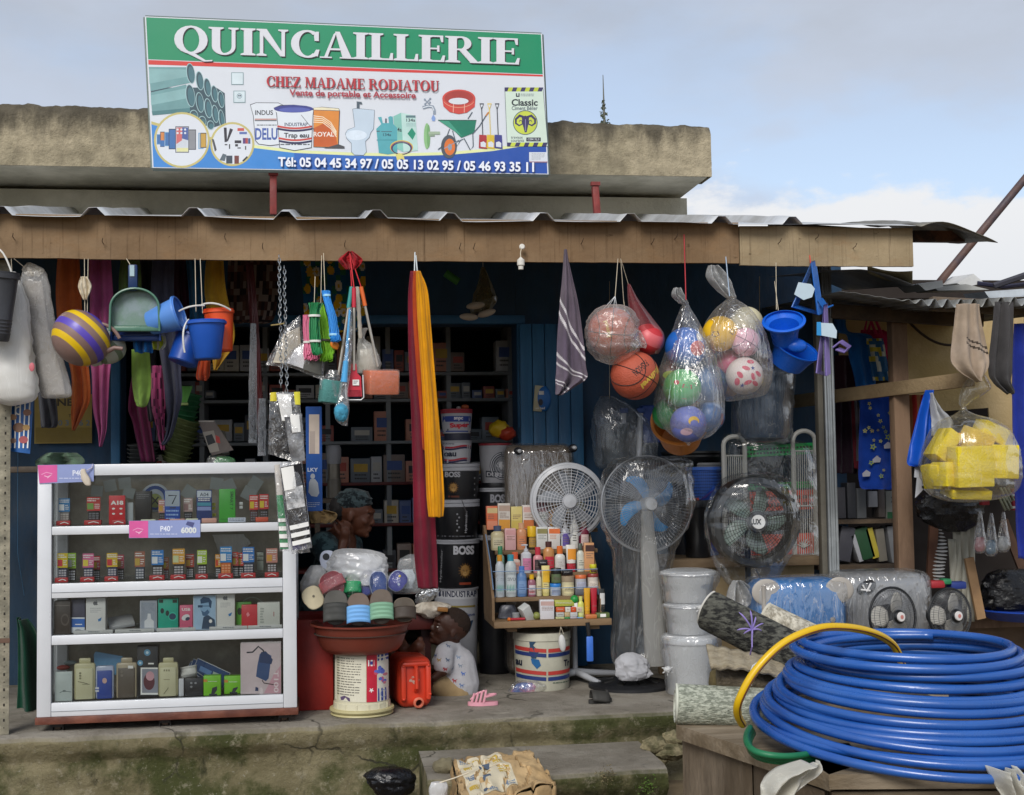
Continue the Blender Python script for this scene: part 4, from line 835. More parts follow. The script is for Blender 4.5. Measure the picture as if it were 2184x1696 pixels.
packet('clear_packet','clear packet holding a round black cable coil under the ropes','packet',((628,742),(690,700),(690,812),(600,775)),6.15,[(.1,.15,.9,.9,mat('#dcdde0',.5),0),(.5,.5,.95,.92,mat('#4a4a44',.6),1)],group='packets on the chain')
SW='packaged socks hung on the chain'
packet('sock_packet','upper left clear packet of dark socks with yellow card corners','socks',((575,838),(612,835),(628,985),(572,968)),6.12,[(.25,.12,.95,.9,DKS,0),(.05,.0,.4,.14,mat('#d8c838',.5),1)],group=SW)
packet('sock_packet','crumpled clear packet with white paper and yellow edge above the silver one','socks',((588,838),(640,836),(642,905),(600,900)),6.06,[(.05,.05,.6,.95,WHP,0),(.75,.0,1,.4,mat('#d8d03a',.5),1)],group=SW)
packet('sock_packet','shiny silver grey sock packet with square white label','socks',((604,886),(644,882),(652,984),(622,988)),6.0,[(.05,.04,.95,.98,mat('#85878a',.5,h2='#47484c',m2=14),0),(.35,.02,.85,.38,WHP,1)],group=SW)
packet('sock_packet','clear packet of black socks, three white stripes at the foot, largest of its string','socks',((594,992),(644,982),(666,1168),(624,1178)),5.97,[(.06,.03,.96,.90,DKS,0),(.08,.04,.62,.30,WHP,1),(.08,.28,.9,.52,mat('#77797c',.5,h2='#d8d8d8',m2=18),.5),(.06,.70,.96,.75,WHP,1),(.06,.79,.96,.84,WHP,1),(.06,.88,.96,.93,WHP,1)],group=SW)
packet('sock_packet','narrow packet of green socks with white bands beside the black socks','socks',((584,992),(598,990),(618,1176),(596,1176)),6.02,[(.1,.0,.9,.35,mat('#c9c4bd',.5),0),(.1,.35,.9,.62,mat('#2b8a55',.8),0),(.1,.62,.9,.66,WHP,1),(.1,.66,.9,.97,mat('#2b8a55',.8),0),(.1,.71,.9,.76,WHP,1),(.1,.80,.9,.85,WHP,1),(.1,.90,.9,.95,WHP,1)],group=SW)
packet('sock_packet','blue socks packet mostly hidden at the back of the black socks','socks',((590,1010),(610,1006),(662,1178),(622,1182)),6.06,[(.1,.05,.9,.95,mat('#2d2b66',.8),0)],group=SW)
# -- blue carton strip with a white figure
mb=MB();DB=mat('#164f9c',.45,.06);a,b=W(652,868,6.5),W(688,1090,6.5);c=(a+b)/2;mb.box(c,(b.x-a.x,.05,a.z-b.z),DB,bev=.003);g=G(mb,plane(6.475));g.rect(659,884,681,968,mat('#cdbfb2',.6),2);g.rect(661,920,672,968,mat('#b7a9a0',.6),1);g.text('LKY',(656,998,678,1006),WHT,.02);LG=mat('#aeb4bc',.5);g.ell(667,1016,5,6,LG,n=10);g.poly([(662,1022),(672,1022),(678,1030),(681,1052),(676,1060),(664,1058),(658,1050),(659,1030)],LG);g.scrib(657,1072,682,1084,LG,3,.3)
o=solo(mb,'hanging_carton','tall blue retail carton with pale figure, hanging behind the sock packets','carton',smooth=False)
# -- brushes on a red net string
RN=mat('#c01f2a',.7,.1);AL=mat('#b9b3a8',.35,.1,metal=.6)
hub_=W(746,540,6.11)
def brush_hang(t,p):cord(t,[hub_,p],.003,RN,'string')
def pole(t,a,b,grip,gm,r=.0065):
 mb=MB();mb.tube([a,b],r,AL,8);mb.build('handle',t);c=a+(b-a)*grip;mb=MB();mb.tube([a,c],r*1.55,gm,10);mb.build('grip',t)
t=thing('block_brush','teal foam block brush with steel pole hung on red string','brush',W(705,862,YH),'brushes on the red string');TE=mat('#4f8a86',.85,.15,9,.5,80);a,b=W(750,612,YH),W(722,800,YH);pole(t,a,b,.24,mat('#3f9a98',.4));mb=MB();loft(mb,[(790,700,722),(806,690,726),(812,682,726),(850,685,728),(862,690,722)],YH,FPK,.7,wr=.1);mb.build('wrapper',t);mb=MB();mb.box(W(704,836,YH),(.088,.07,.105),TE,rot=EUL(0,.12,.3),bev=.006);mb.build('head',t);brush_hang(t,a)
t=thing('hand_brush','red hand brush with steel pole and clear tray in middle of the brushes','brush',W(755,850,YH-.05),'brushes on the red string');RB=mat('#c0283c',.4,.06);a,b=W(755,614,YH-.05),W(755,790,YH-.05);pole(t,a,b,.24,RB);mb=MB();mb.prism([W(x,y,YH-.05)for x,y in((750,776),(760,776),(762,796),(770,804),(772,846),(740,846),(742,804),(749,796))],(0,.03,0),RB);mb.prism([W(x,y,YH-.055)for x,y in((744,832),(768,832),(769,846),(742,846))],(0,.02,0),mat('#8f1d2e',.8,.3,40));g=G(mb,plane(YH-.056));g.rect(752,810,766,822,WHP,1);g.scrib(754,812,764,820,K,4,.5);mb.build('head',t);mb=MB();mb.tube([W(x,y,YH-.06)for x,y in((737,800),(738,850),(744,853),(770,853),(776,848),(774,800))],.003,mat('#cfd2d4',.2),6);mb.build('tray',t);brush_hang(t,a)
t=thing('block_brush','orange square block brush in clear wrap, biggest head of the brushes','brush',W(812,850,YH),'brushes on the red string');a,b=W(770,612,YH),W(806,782,YH);pole(t,a,b,.24,mat('#e06a2c',.4));mb=MB();mb.box(W(812,816,YH),(.145,.10,.11),mat('#e27b4e',.8,.1,12,.4,70),rot=EUL(.1,-.02,.35),bev=.008);mb.build('head',t);mb=MB();mb.box(W(812,815,YH),(.152,.108,.118),film('wrap','#fff2ea',.10,1.4,(14,14,14),.6,.15),rot=EUL(.1,-.02,.35),bev=.01);mb.build('wrapper',t);brush_hang(t,a)
t=thing('toilet_brush','light blue toilet brush inside a long clear sleeve','brush',W(730,905,YH-.08),'brushes on the red string');mb=MB();mb.tube([W(746,660,YH-.08),W(738,780,YH-.08)],[.005,.009],mat('#4aa3dc',.35),8);mb.tube([W(738,770,YH-.08),W(734,815,YH-.08)],[.013,.016],mat('#4aa3dc',.35),10);mb.build('handle',t);mb=MB();mb.ball(W(728,880,YH-.08),(.033,.03,.045),mat('#3f8fae',.9,.3,30,.8,60),fn=lambda d:1+.15*nz3(d.x*5,d.y*5,d.z*5));mb.build('head',t);mb=MB();loft(mb,[(655,744,750),(720,738,752),(790,728,748),(840,722,742),(870,714,746),(895,716,742),(908,730,742)],YH-.08,FPK,.5,wr=.1);mb.build('sleeve',t)
t=thing('white_brush','cream brush with beaded handle in a knotted white bag','brush',W(780,800,YH+.08),'brushes on the red string');mb=MB();pts=[W(762+7*i/12,612+110*i/12,YH+.06)for i in range(13)];mb.tube(pts,[.009+.002*(i%2)for i in range(13)],mat('#c9c2b4',.5),8);mb.build('handle',t);mb=MB();loft(mb,[(700,768,786),(722,764,778),(740,762,800),(770,758,812),(796,762,806)],YH+.1,film('white','#efeee8',.55,1,(10,10,8),.3,.25,.5),.6,wr=.18);mb.build('bag',t);mb=MB();loft(mb,[(745,768,792),(790,766,800)],YH+.1,mat('#cfc9ba',.8),.5,wr=.2);mb.build('contents',t)
mb=MB();drape(mb,[(536,742,752),(552,722,772),(562,726,770),(575,738,758)],6.11,cloth('#c22430',transl=.35),.02,3.5,1);solo(mb,'red_netting','tuft of red netting nailed to the fascia above the brushes','netting',solid=.002)
# -- long scarves
SCY=lambda u,v:cloth('#f0a818',bs=420,transl=.2)if u>.12 and int(u*15)%3 else cloth('#d98f10',bs=420)
t=hung('scarf','long maroon scarf hanging almost to the slippers',[(578,876,890),(640,871,906),(760,872,914),(900,878,920),(1060,882,926),(1180,884,932),(1256,892,934)],6.12,cloth('#7d1f33','#6b1a2c',transl=.1),'scarf',ph=.4,amp=.018,nf=1.6,nu=30)
t=hung('scarf','golden yellow mesh scarf hanging in front of the maroon scarf',[(578,888,896),(620,888,912),(700,892,920),(820,900,930),(960,906,942),(1060,910,948),(1103,914,946)],6.05,None,'scarf',ph=1.3,amp=.014,nf=1.1,nu=30,mf=SCY)
t=hung('scarf','rust orange scarf edge between the maroon and yellow scarves',[(578,882,892),(640,880,900),(760,886,912),(880,896,916),(960,902,912)],6.08,cloth('#b5491f'),'scarf',ph=2,amp=.01,nf=1.1)
mb=MB();mb.tube([W(885,538,6.11),W(884,580,6.1)],.003,mat('#c9d2d6',.2),6);mb.tube([W(887,545,6.11),W(890,580,6.1)],.003,mat('#c9d2d6',.2),6);solo(mb,'clear_hook','clear plastic hook holding the long scarves on the fascia','hook')
# -- bulb holder
t=thing('bulb_holder','white bulb holder dangling on a short wire from the fascia','bulb holder',W(1111,575,6.08));mb=MB();CH=mat('#dad7cf',.4);c=W(1111,575,6.08);mb.lathe([(.012,0),(.013,.016),(.018,.02),(.018,.045),(.012,.05),(.004,.058)],CH,c,None,18);mb.build('socket',t);mb=MB();mb.tube([W(1111,558,6.08),W(1110,540,6.09),W(1113,525,6.12)],.002,STR,5);mb.lathe([(.012,0),(.014,.008),(.01,.014)],CH,W(1113,527,6.12),Matrix.Rotation(R(90),3,'X'),14);mb.build('wire',t)
# -- striped grey towel
def gst(u,v):
 s=(v*1.0-u*.20);
 for c in(.28,.33,.50,.55,.74,.79):
  if abs(s-c)<.009:return cloth('#d8d4d8')
 return cloth('#6f6470','#64596a')
hung('towel','grey mauve towel with thin paired white stripes, hung by its corner',[(532,1204,1209),(570,1202,1216),(640,1196,1232),(720,1190,1244),(780,1188,1250),(806,1186,1252),(825,1186,1226),(842,1185,1200)],6.08,None,'towel',amp=.03,nf=2.2,ph=.8,mf=gst,nu=60,sub=22,pinch=.3)
# -- toy bundle under the porch ceiling
t=thing('toy_bundle','dim bundle of net bags and pale slippers hung high in the porch','bundle',W(1030,690,7.2));OL=mat('#3d3b22',.7,.2);mb=MB();loft(mb,[(570,1026,1034),(610,1018,1050),(640,1008,1060),(668,1004,1040)],7.2,film('olive','#8a7c40',.45,1,(9,9,9),.2,.3),.7,wr=.2);mb.build('net',t)
for(x,y,a)in((1014,652,-.15),(1038,668,-.3),(1000,676,.05)):mb=MB();mb.ball(W(x,y,7.15),(.052,.022,.02),mat('#b7aa98',.7),rot=EUL(0,a,0));mb.build('slipper',t)
mb=MB();mb.tube([W(950,582,7.2),W(978,602,7.2)],.022,mat('#357a2e',.5),10);mb.build('tube',t);cord(t,[W(1030,555,7.2),W(1030,575,7.2)])
# -- balls
RUB='#b5543c'
def sphS(c,r):
 def S(x,y,e):
  p=W(x,y,c.y);dx,dz=p.x-c.x,p.z-c.z;d=math.hypot(dx,dz);q=min(1,.985*r/d if d>.985*r else 1);dx*=q;dz*=q;h=math.sqrt(max(0,r*r-dx*dx-dz*dz));n=V((dx,-h,dz))/r;return c+n*(r+e)
 return S
def seam(mb,c,r,rot,m,w=.0022):
 for k in range(3):
  pts=[]
  for i in range(48):
   a=2*PI*i/48
   if k==0:d=V((math.cos(a),math.sin(a),0))
   elif k==1:d=V((0,math.cos(a),math.sin(a)))
   else:d=None
   if d:pts.append(c+rot@(d*r*1.001))
  if pts:mb.tube(pts,w,m,5,closed=True)
 for s in(-1,1):
  pts=[]
  for i in range(40):
   a=2*PI*i/40;d=V((s*(.62-.16*math.cos(2*a)),.80*math.cos(a),.80*math.sin(a))).normalized();pts.append(c+rot@(d*r*1.001))
  mb.tube(pts,w,m,5,closed=True)
SEAM=mat('#2a2020',.7)
BLS='balls hung at the shop front'
def bball(name,label,x,y,rp,Y,col,rot,words=(),seamm=SEAM):
 k=MP(x,y,Y)*rp;c=W(x,y,Y);t=thing(name,label,'ball',c-V((0,0,k)),BLS);mb=MB();mb.ball(c,k,mat(col,.55,.08,14,.5,170),40,24);seam(mb,c,k,rot,seamm);
 g=G(mb,sphS(c,k))
 for w in words:g.text(*w)
 mb.build('ball',t);return t,c,k
t,c,k=bball('basketball','orange basketball without wrapping, lowest of the hanging basketballs',1354,801,52,YH,RUB,EUL(.3,.35,.75),[('FASHION',((1374,782),(1346,806),(1336,796),(1366,770)),mat('#1f1a1a',.6),.02),('jidiwei',((1402,794),(1362,834),(1352,820),(1392,780)),mat('#d0b04a',.5),.04)])
cord(t,[W(1324,552,6.13),W(1330,640,6.2),W(1345,752,YH)])
t,c,k=bball('basketball','basketball in a crinkled clear plastic wrapper and white net',1305,708,52,YH-.02,'#b4604c',EUL(.2,.1,-.2),[('jamol',((1284,726),(1278,690),(1288,688),(1296,724)),mat('#c8b060',.5),.03)])
mb=MB();loft(mb,[(652,1284,1330),(662,1268,1348),(685,1252,1360),(715,1249,1362),(745,1256,1362),(768,1276,1340),(778,1300,1318)],YH-.02,film('crinkle','#f4f2ee',.22,1.6,(14,14,14),.5,.2,.7),1.0,wr=.08,ws=3.2,n=56,sub=7);mb.build('wrapper',t)
mb=MB();drape(mb,[(705,1348,1366),(730,1350,1380),(742,1358,1378)],YH-.06,film('crinkle','#f4f2ee',.22,1.6,(14,14,14),.5,.2,.7),.015,2);mb.build('wrapper_flap',t,solid=.001)
for x in(1286,1294,1308,1316):cord(t,[W(1312,632,YH),W(x,660,YH-.03)],.0012,mat('#d5d9dc',.6))
cord(t,[W(1318,552,6.13),W(1312,632,YH)])
t=thing('red_ball','red and pink ball in a red net beside the wrapped basketball','ball',W(1385,758,YH+.08),BLS);c=W(1382,724,YH+.08);k=34*MP(1382,724,YH);mb=MB();
RDB=[mat('#c23038',.45),mat('#d7646a',.45),mat('#c23038',.45),mat('#d9765c',.45)]
for i,m in enumerate(RDB):mb.grid(lambda u,v,i=i:c+EUL(.5,.5,0)@V((k*math.sin(PI*(i+v)/4)*math.cos(2*PI*u),k*math.sin(PI*(i+v)/4)*math.sin(2*PI*u),k*math.cos(PI*(i+v)/4))),28,6,m,closeu=True)
mb.build('ball',t);mb=MB();loft(mb,[(606,1338,1344),(640,1339,1362),(680,1344,1392),(710,1346,1414),(735,1350,1416),(755,1366,1404)],YH+.08,film('rednet','#c9505a',.22,.4,(40,40,40),.1,.5,.3),.8,wr=.02);mb.build('net',t);cord(t,[W(1324,552,6.13),W(1340,606,YH+.08)],.0012)
FBAG=film('bagclear','#ffffff',.07,2.6,(20,20,1.0),.9,.14,.5)
def pball(parent_label,x,y,rp,Y,base,draw=None,sm=None,rot=None):
 Y+=.06;k=MP(x,y,Y)*rp;c=W(x,y,Y);mb=MB();mb.ball(c,k,mat(base,.4,.06,10),36,22)
 if sm:seam(mb,c,k,rot or EUL(.4,.2,.3),sm,.0016)
 if draw:
  g=G(mb,sphS(c,k));draw(g,x,y,rp)
 return solo(mb,'toy_ball',parent_label,'ball',BLS)
def d_blue(g,x,y,r):g.ell(x+r*.35,y+r*.1,r*.38,r*.36,mat('#c8564f'));g.ell(x+r*.45,y-r*.45,r*.14,r*.2,WHP);g.poly([(x-r*.5,y-r*.5),(x-r*.1,y-r*.6),(x-r*.3,y+r*.1)],mat('#d9a13a'));g.line([(x-r*.7,y-r*.1),(x-r*.4,y-r*.4)],5,mat('#d6dde6'))
def d_green(g,x,y,r):g.line([(x-r*.5,y-r*.25),(x-r*.2,y-.05*r),(x+r*.2,y),(x+r*.5,y-r*.15)],8,mat('#a8323a'));g.line([(x-r*.05,y),(x-r*.1,y+r*.6)],8,mat('#a8323a'));g.ell(x-r*.5,y-r*.25,5,5,mat('#a8323a'))
def d_moon(g,x,y,r):g.line(arc(x+r*.05,y-r*.05,r*.25,r*.22,150,370,12),[1,3,5,6,7,8,8,8,7,6,5,3,1],mat('#d8b13a'));g.poly([(x+r*.5,y-r*.5),(x+r*.8,y-r*.3),(x+r*.7,y+r*.1),(x+r*.45,y)],mat('#d98a94'));g.ell(x-r*.3,y+r*.45,r*.3,r*.2,mat('#c9a9b9'))
pball('royal blue ball with a red patch, topmost in the tall bag of balls',1462,742,44,YH,'#1f62b8',d_blue)
pball('grass green ball with red strokes in the tall bag',1455,828,41,YH-.04,'#4fa85e',d_green)
pball('lavender blue ball with yellow moon at the bottom of the tall bag',1468,904,39,YH-.05,'#6f7ac0',d_moon)
pball('dark green ball low at the left side of the tall bag',1424,884,33,YH+.08,'#2d8a4a',lambda g,x,y,r:g.line([(x-3,y-r*.6),(x+6,y-r*.2)],7,mat('#c9c04a')))
pball('grey blue ball against the right side of the tall bag',1512,818,40,YH+.06,'#4a6a94')
pball('slate blue ball low at the right side of the tall bag',1512,888,34,YH+.08,'#4f74a8',lambda g,x,y,r:g.ell(x+r*.6,y+r*.2,4,12,mat('#b5453c')))
pball('dark red ball at the left edge of the tall bag',1428,800,30,YH+.1,'#5a4440',lambda g,x,y,r:(g.ell(x-6,y+2,14,9,mat('#a3b84a')),g.ell(x-12,y+26,10,8,mat('#c8503c'))))
def tailed_bag(label,rows,Y,tail,dr,hang,hm):
 t=thing('bag_film',label,'plastic bag',W((rows[-1][1]+rows[-1][2])/2,rows[-1][0],Y),'clear bags holding balls');mb=MB();loft(mb,rows,Y,FBAG,dr,64,.035,3,6,fold=.014,nfold=22);mb.build('film',t,sharp=180)
 mb=MB();drape(mb,tail,Y-.01,film('tail','#f2f3f3',.36,1.4,(14,14,14),.5,.2,.6),.03,3,1,nu=24);mb.build('tail',t,solid=.001);cord(t,hang,.0028,hm)
tailed_bag('tall clear plastic bag holding many toy balls, hung by a red cord',[(648,1456,1468),(662,1450,1474),(690,1440,1490),(740,1424,1512),(800,1406,1532),(860,1400,1541),(900,1410,1536),(930,1438,1514),(944,1462,1476),(950,1466,1472)],YH+.06,[(614,1438,1452),(630,1434,1460),(648,1448,1470)],1.3,[W(1459,500,6.14),W(1463,640,YH)],mat('#b02430',.6))
def d_soc(g,x,y,r):
 for(a,b)in((.42,-.02),(-.5,.1),(-.1,.75),(.1,-.8),(.72,.5)):g.poly([(x+r*(a+.2*math.cos(R(q+20))),y+r*(b+.18*math.sin(R(q+20))))for q in range(0,360,72)],mat('#6f5a3c',.5))
def d_pet(g,x,y,r):
 for i,(a,b,q)in enumerate(((-.5,.0,60),(-.2,-.35,20),(.15,.1,70),(.45,-.05,40),(-.1,.4,-20),(.3,.45,30),(-.6,.35,80),(.1,-.7,0))):g.ell(x+a*r,y+b*r,r*.2,r*.11,mat('#cf5a72'),rot=q)
 for(a,b)in((.15,-.35),(-.35,.55)):g.poly([(x+r*(a+(.13 if j%2 else.05)*math.cos(R(j*36+18))),y+r*(b+(.13 if j%2 else.05)*math.sin(R(j*36+18))))for j in range(10)],mat('#2f4a94'))
pball('yellow football with brown pentagons in the right-hand bag of balls',1536,712,38,YH-.02,'#e3b31c',d_soc)
pball('pale pink basketball with dark seams in the right-hand bag',1590,730,31,YH-.05,'#d8a3b4',None,mat('#5a4650',.6),EUL(.2,.5,.2))
pball('white ball with red petals and blue stars, lowest in the right-hand bag',1588,802,40,YH-.05,'#dcd2cf',d_pet)
pball('rose pink ball half hidden at the left of the white petal ball',1556,776,30,YH+.06,'#c86a88',None)
pball('cream ball behind the pink basketball in the right-hand bag',1592,690,36,YH+.1,'#cfc8a8',None)
pball('olive orange ball at the foot of the right-hand bag',1556,822,24,YH+.07,'#a88450',None)
tailed_bag('round clear plastic bag holding pink, yellow and white balls',[(634,1552,1566),(642,1546,1574),(660,1526,1596),(700,1502,1622),(750,1500,1638),(800,1514,1642),(830,1528,1636),(846,1544,1622),(856,1550,1562)],YH+.06,[(566,1512,1532),(590,1508,1556),(616,1526,1566),(636,1548,1572)],1.25,[W(1548,548,6.13),W(1556,632,YH)],mat('#9fb2c8',.5))
# -- orange tub behind the balls
pail('tub','orange and blue round tub tipped behind the tall bag of balls',(1450,896),(1452,938),YH+.30,118,86,mat('#c9803a',.4,.07),cat='tub',dy=.14)
# -- potty, hangers
t=thing('potty','bright blue plastic potty hung upside down by strings','potty',W(1690,790,YH));c=W(1672,690,YH-.03);mb=MB();PT=mat('#1560d0',.3,.05);rot=axes(V((-.22,-.55,.8)));k=MP(1680,700,YH)
mb.shell([(26*k,-46*k),(30*k,-20*k),(33*k,-4*k),(45*k,2*k),(46*k,6*k),(42*k,8*k)],PT,c,rot,40,.004);mb.build('bowl',t)
mb=MB();rot2=axes(V((.30,-.62,.72)));mb.shell([(38*k,-44*k),(44*k,-20*k),(52*k,0),(54*k,1*k),(54*k,4*k)],PT,W(1698,744,YH+.05),rot2,40,.004,1,.82);mb.build('seat',t);mb=MB();mb.ball(W(1700,738,YH-.02),(.05,.03,.035),PT);mb.build('deflector',t)
cord(t,[W(1655,560,6.13),W(1656,660,YH)]);cord(t,[W(1652,600,6.13),W(1660,662,YH)])
def hanger(t,A,B,C_2,hook,m,Y,n=5):
 for i in range(n):
  mb=MB();d=V((.011*i,.014*i,.004*i));p=[W(*q,Y)+d for q in(A,B,C_2)];mb.tube([p[0],p[1],p[2]],.0068,m,8,closed=True);mb.tube([W(*q,Y)+d for q in hook],.0045,m,6);mb.build('hanger',t)
HB=mat('#2266b8',.35,.06);HP=mat('#7a6ba8',.35,.06);CARD=mat('#b9ccd8',.6,.05)
t=thing('hanger_pack','bundle of blue plastic hangers with a torn paper card','hangers',W(1710,670,YH));hanger(t,(1730,560),(1690,655),(1745,672),((1744,640),(1758,660),(1768,655)),HB,YH);mb=MB();mb.prism([W(x,y,YH-.02)for x,y in((1703,602),(1730,606),(1738,616),(1732,634),(1714,640),(1694,628))],(0,.002,0),CARD);mb.build('card',t);cord(t,[W(1727,545,6.13),W(1729,562,YH)],.003,mat('#c8483c',.5))
t=thing('hanger_pack','bundle of purple plastic hangers with a blue banded card','hangers',W(1765,803,YH-.02));hanger(t,(1757,652),(1742,796),(1762,802),((1775,742),(1790,730),(1808,742),(1800,752),(1782,746)),HP,YH-.04,4);mb=MB();mb.prism([W(x,y,YH-.07)for x,y in((1742,688),(1776,690),(1785,706),(1784,722),(1744,714))],(0,.002,0),CARD);mb.prism([W(x,y,YH-.073)for x,y in((1742,687),(1751,687),(1752,716),(1742,715))],(0,.002,0),mat('#2a8fd0',.5));mb.build('card',t)
# -- poster, snack packet strip, cable on the left
mb=MB();p0,p1=W(74,842,7.66),W(196,945,7.66);mb.box((p0+p1)/2,(p1 .x-p0 .x,.006,p0 .z-p1 .z),mat('#a8914c',.7,.08));g=G(mb,plane(7.657));g.text('NE',(122,850,156,866),mat('#4a4030',.6),.03);g.text('T',(146,884,152,890),mat('#4a4030',.6),.02);g.rect(76,912,196,944,mat('#8f7a3a',.7),2);g.text('0 3 8 6 2',(124,896,192,908),mat('#6f7f8a',.6),.02);solo(mb,'poster','faded yellow poster on the blue wall behind the orange towel','poster',smooth=False)
t=thing('snack_packet','strip of blue striped snack packets beside the angle post','packet',W(45,965,6.3));mb=MB()
mb.grid(lambda u,v:W(18+(72-18)*u-4*v*u*2,850+(962-850)*v+6*u*v,6.3-.012*math.sin(PI*u)),12,10,mat('#2b62a8',.35,.05));g=G(mb,lambda x,y,e:W(x,y,6.287-e));
for i in range(5):g.quad((22+i*10,860),(25+i*10,860),(24+i*9,956),(21+i*9,956),WHP,1)
for(x,y,r,c)in((28,890,8,'#b08a6a'),(40,912,13,'#7a5a48'),(58,880,9,'#8f6a58'),(56,912,8,'#b8935a'),(50,938,10,'#a8545a'),(28,940,7,'#9a7a6a')):g.ell(x,y,r,r*.8,mat(c,.5),n=12)
g.line(arc(40,876,7,8,60,300,8),3,WHP);mb.build('sachet',t,smooth=False);cord(t,[W(38,968,6.3),W(38,1180,6.9),W(52,1270,7.2)],.002,mat('#4f7fa8',.5))
#  phone display case
YC=6.25
ALW=mat('#d3d6db',.35,.04,4,.05,metal=.05)
xa,xb=W(79,1260,YC).x,W(632,1250,YC).x
def zz(y,x=100):return W(x,y,YC).z
case=thing('display_case','white aluminium glass display case on castors, filled with phones','display case',((xa+xb)/2,YC,ZP))
cw=xb-xa;DEP=.42;st=.062;cx=(xa+xb)/2
zt,zb=zz(992),zz(1530);GL=glassmat();SH=[(1016,992),(1142,1124),(1277,1246),(1377,1357),(1530,1501)]
def bar(name,x0,x1,z0,z1,d=.04,y=YC,m=None,bev=.003):
 mb=MB();mb.box(((x0+x1)/2,y+d/2,(z0+z1)/2),(x1-x0,d,z1-z0),m or ALW,bev=bev);return mb.build(name,case)
for x in(xa,xb-st):
 for y in(YC,YC+DEP-.04):bar('upright',x,x+st,zb,zt,.04,y)
for i,(y1,y0)in enumerate(SH):
 bar('rail',xa+st+.001,xb-st-.001,zz(y1),zz(y0),.036,YC+.002)
 bar('rail',xa+st+.001,xb-st-.001,zz(y1),zz(y0),.036,YC+DEP-.038)
 if i in(2,4):mb=MB();mb.box((cx,YC+.0005,zz((y0+y1)/2+3)),(cw-2*st-.004,.003,.0016),mat('#8b8f94',.5));mb.build('groove',case)
GL=glassmat();SHELF=mat('#8f9490',.3,.05)
shelf_z={}
for i,(y1,y0)in enumerate(SH):
 if i==0:
  mb=MB();mb.box((cx,YC+DEP/2,zt-.008),(cw-.01,DEP-.01,.005),GL);mb.build('top_panel',case);continue
 z=zz(y0)-.002;shelf_z[i]=z+.004;mb=MB();mb.box((cx,YC+DEP/2,z),(cw-.03,DEP-.05,.006),GL);mb.build('shelf',case)
for i in range(4):
 z1,z0=zz(SH[i][0])+.0,zz(SH[i+1][1]);mb=MB();mb.box((cx,YC+.022,(z0+z1)/2),(cw-2*st,.003,z1-z0),GL);mb.build('glass_pane',case)
for x in(xa+.012,xb-.012):mb=MB();mb.box((x,YC+DEP/2,(zt+zb)/2),(.004,DEP-.09,zt-zb-.02),GL);mb.build('side_panel',case)
mb=MB();mb.box((cx,YC+DEP-.005,(zt+zb)/2),(cw-.02,.006,zt-zb-.02),mat('#b5ae9f',.55,.2,5,h2='#8f897d',m2=3));mb.build('back_panel',case)
mb=MB();RW=mat('#5c2f22',.6,.2,10,.3,40,h2='#6f4030',m2=8);zw0=zz(1546);mb.box((cx,YC+DEP/2-.002,(zb+zw0)/2),(cw+.012,DEP+.01,zb-zw0-.001),RW,bev=.003);mb.build('plinth',case)
for x in(xa+.085,cx-.02,xb-.06):
 for y in(YC+.05,YC+DEP-.06):
  mb=MB();BKR=mat('#2b2725',.6);r=(zw0-ZP)/2*.9;rot=Matrix.Rotation(R(90),3,'Y');mb.lathe([(r*.4,-.016),(r,-.012),(r,.012),(r*.4,.016)],mat('#4a3a30',.6),(x,y,ZP+r+.003),rot,22);c_=mb.build('castor',case);mb=MB();mb.box((x,y+.006,zw0-.012),(.05,.05,.016),BKR,bev=.004);mb.box((x-.024,y,zw0-.03),(.004,.03,.05),BKR);mb.box((x+.024,y,zw0-.03),(.004,.03,.05),BKR);mb.build('fork',c_)
def stand(name,label,cat,x0,x1,y0,y1,lvl,m,th=.02,Yd=.10,draw=None,group=None,lean=0.,extra=None):
 Yd=max(.035,Yd-.045);Y=YC+Yd;a,b=W(x0,y1,Y),W(x1,y1,Y);top=W((x0+x1)/2,y0,Y).z;z0=shelf_z[lvl];top=max(top,z0+.02);c=V(((a.x+b.x)/2,Y+th/2,(z0+top)/2));t=MB();t.box(c,(b.x-a.x,th,top-z0),m,bev=.0025)
 if draw:draw(G(t,plane(Y)),x0,y0,x1,W_y(c.x,Y,z0))
 if extra:extra(t,Y,x0,y0,x1,z0)
 return solo(t,name,label,cat,group,smooth=True)
def W_y(X,Y,z):
 d=V((X,Y,z))-CAMP;return CY-FD*d.dot(UP)/d.dot(FW)
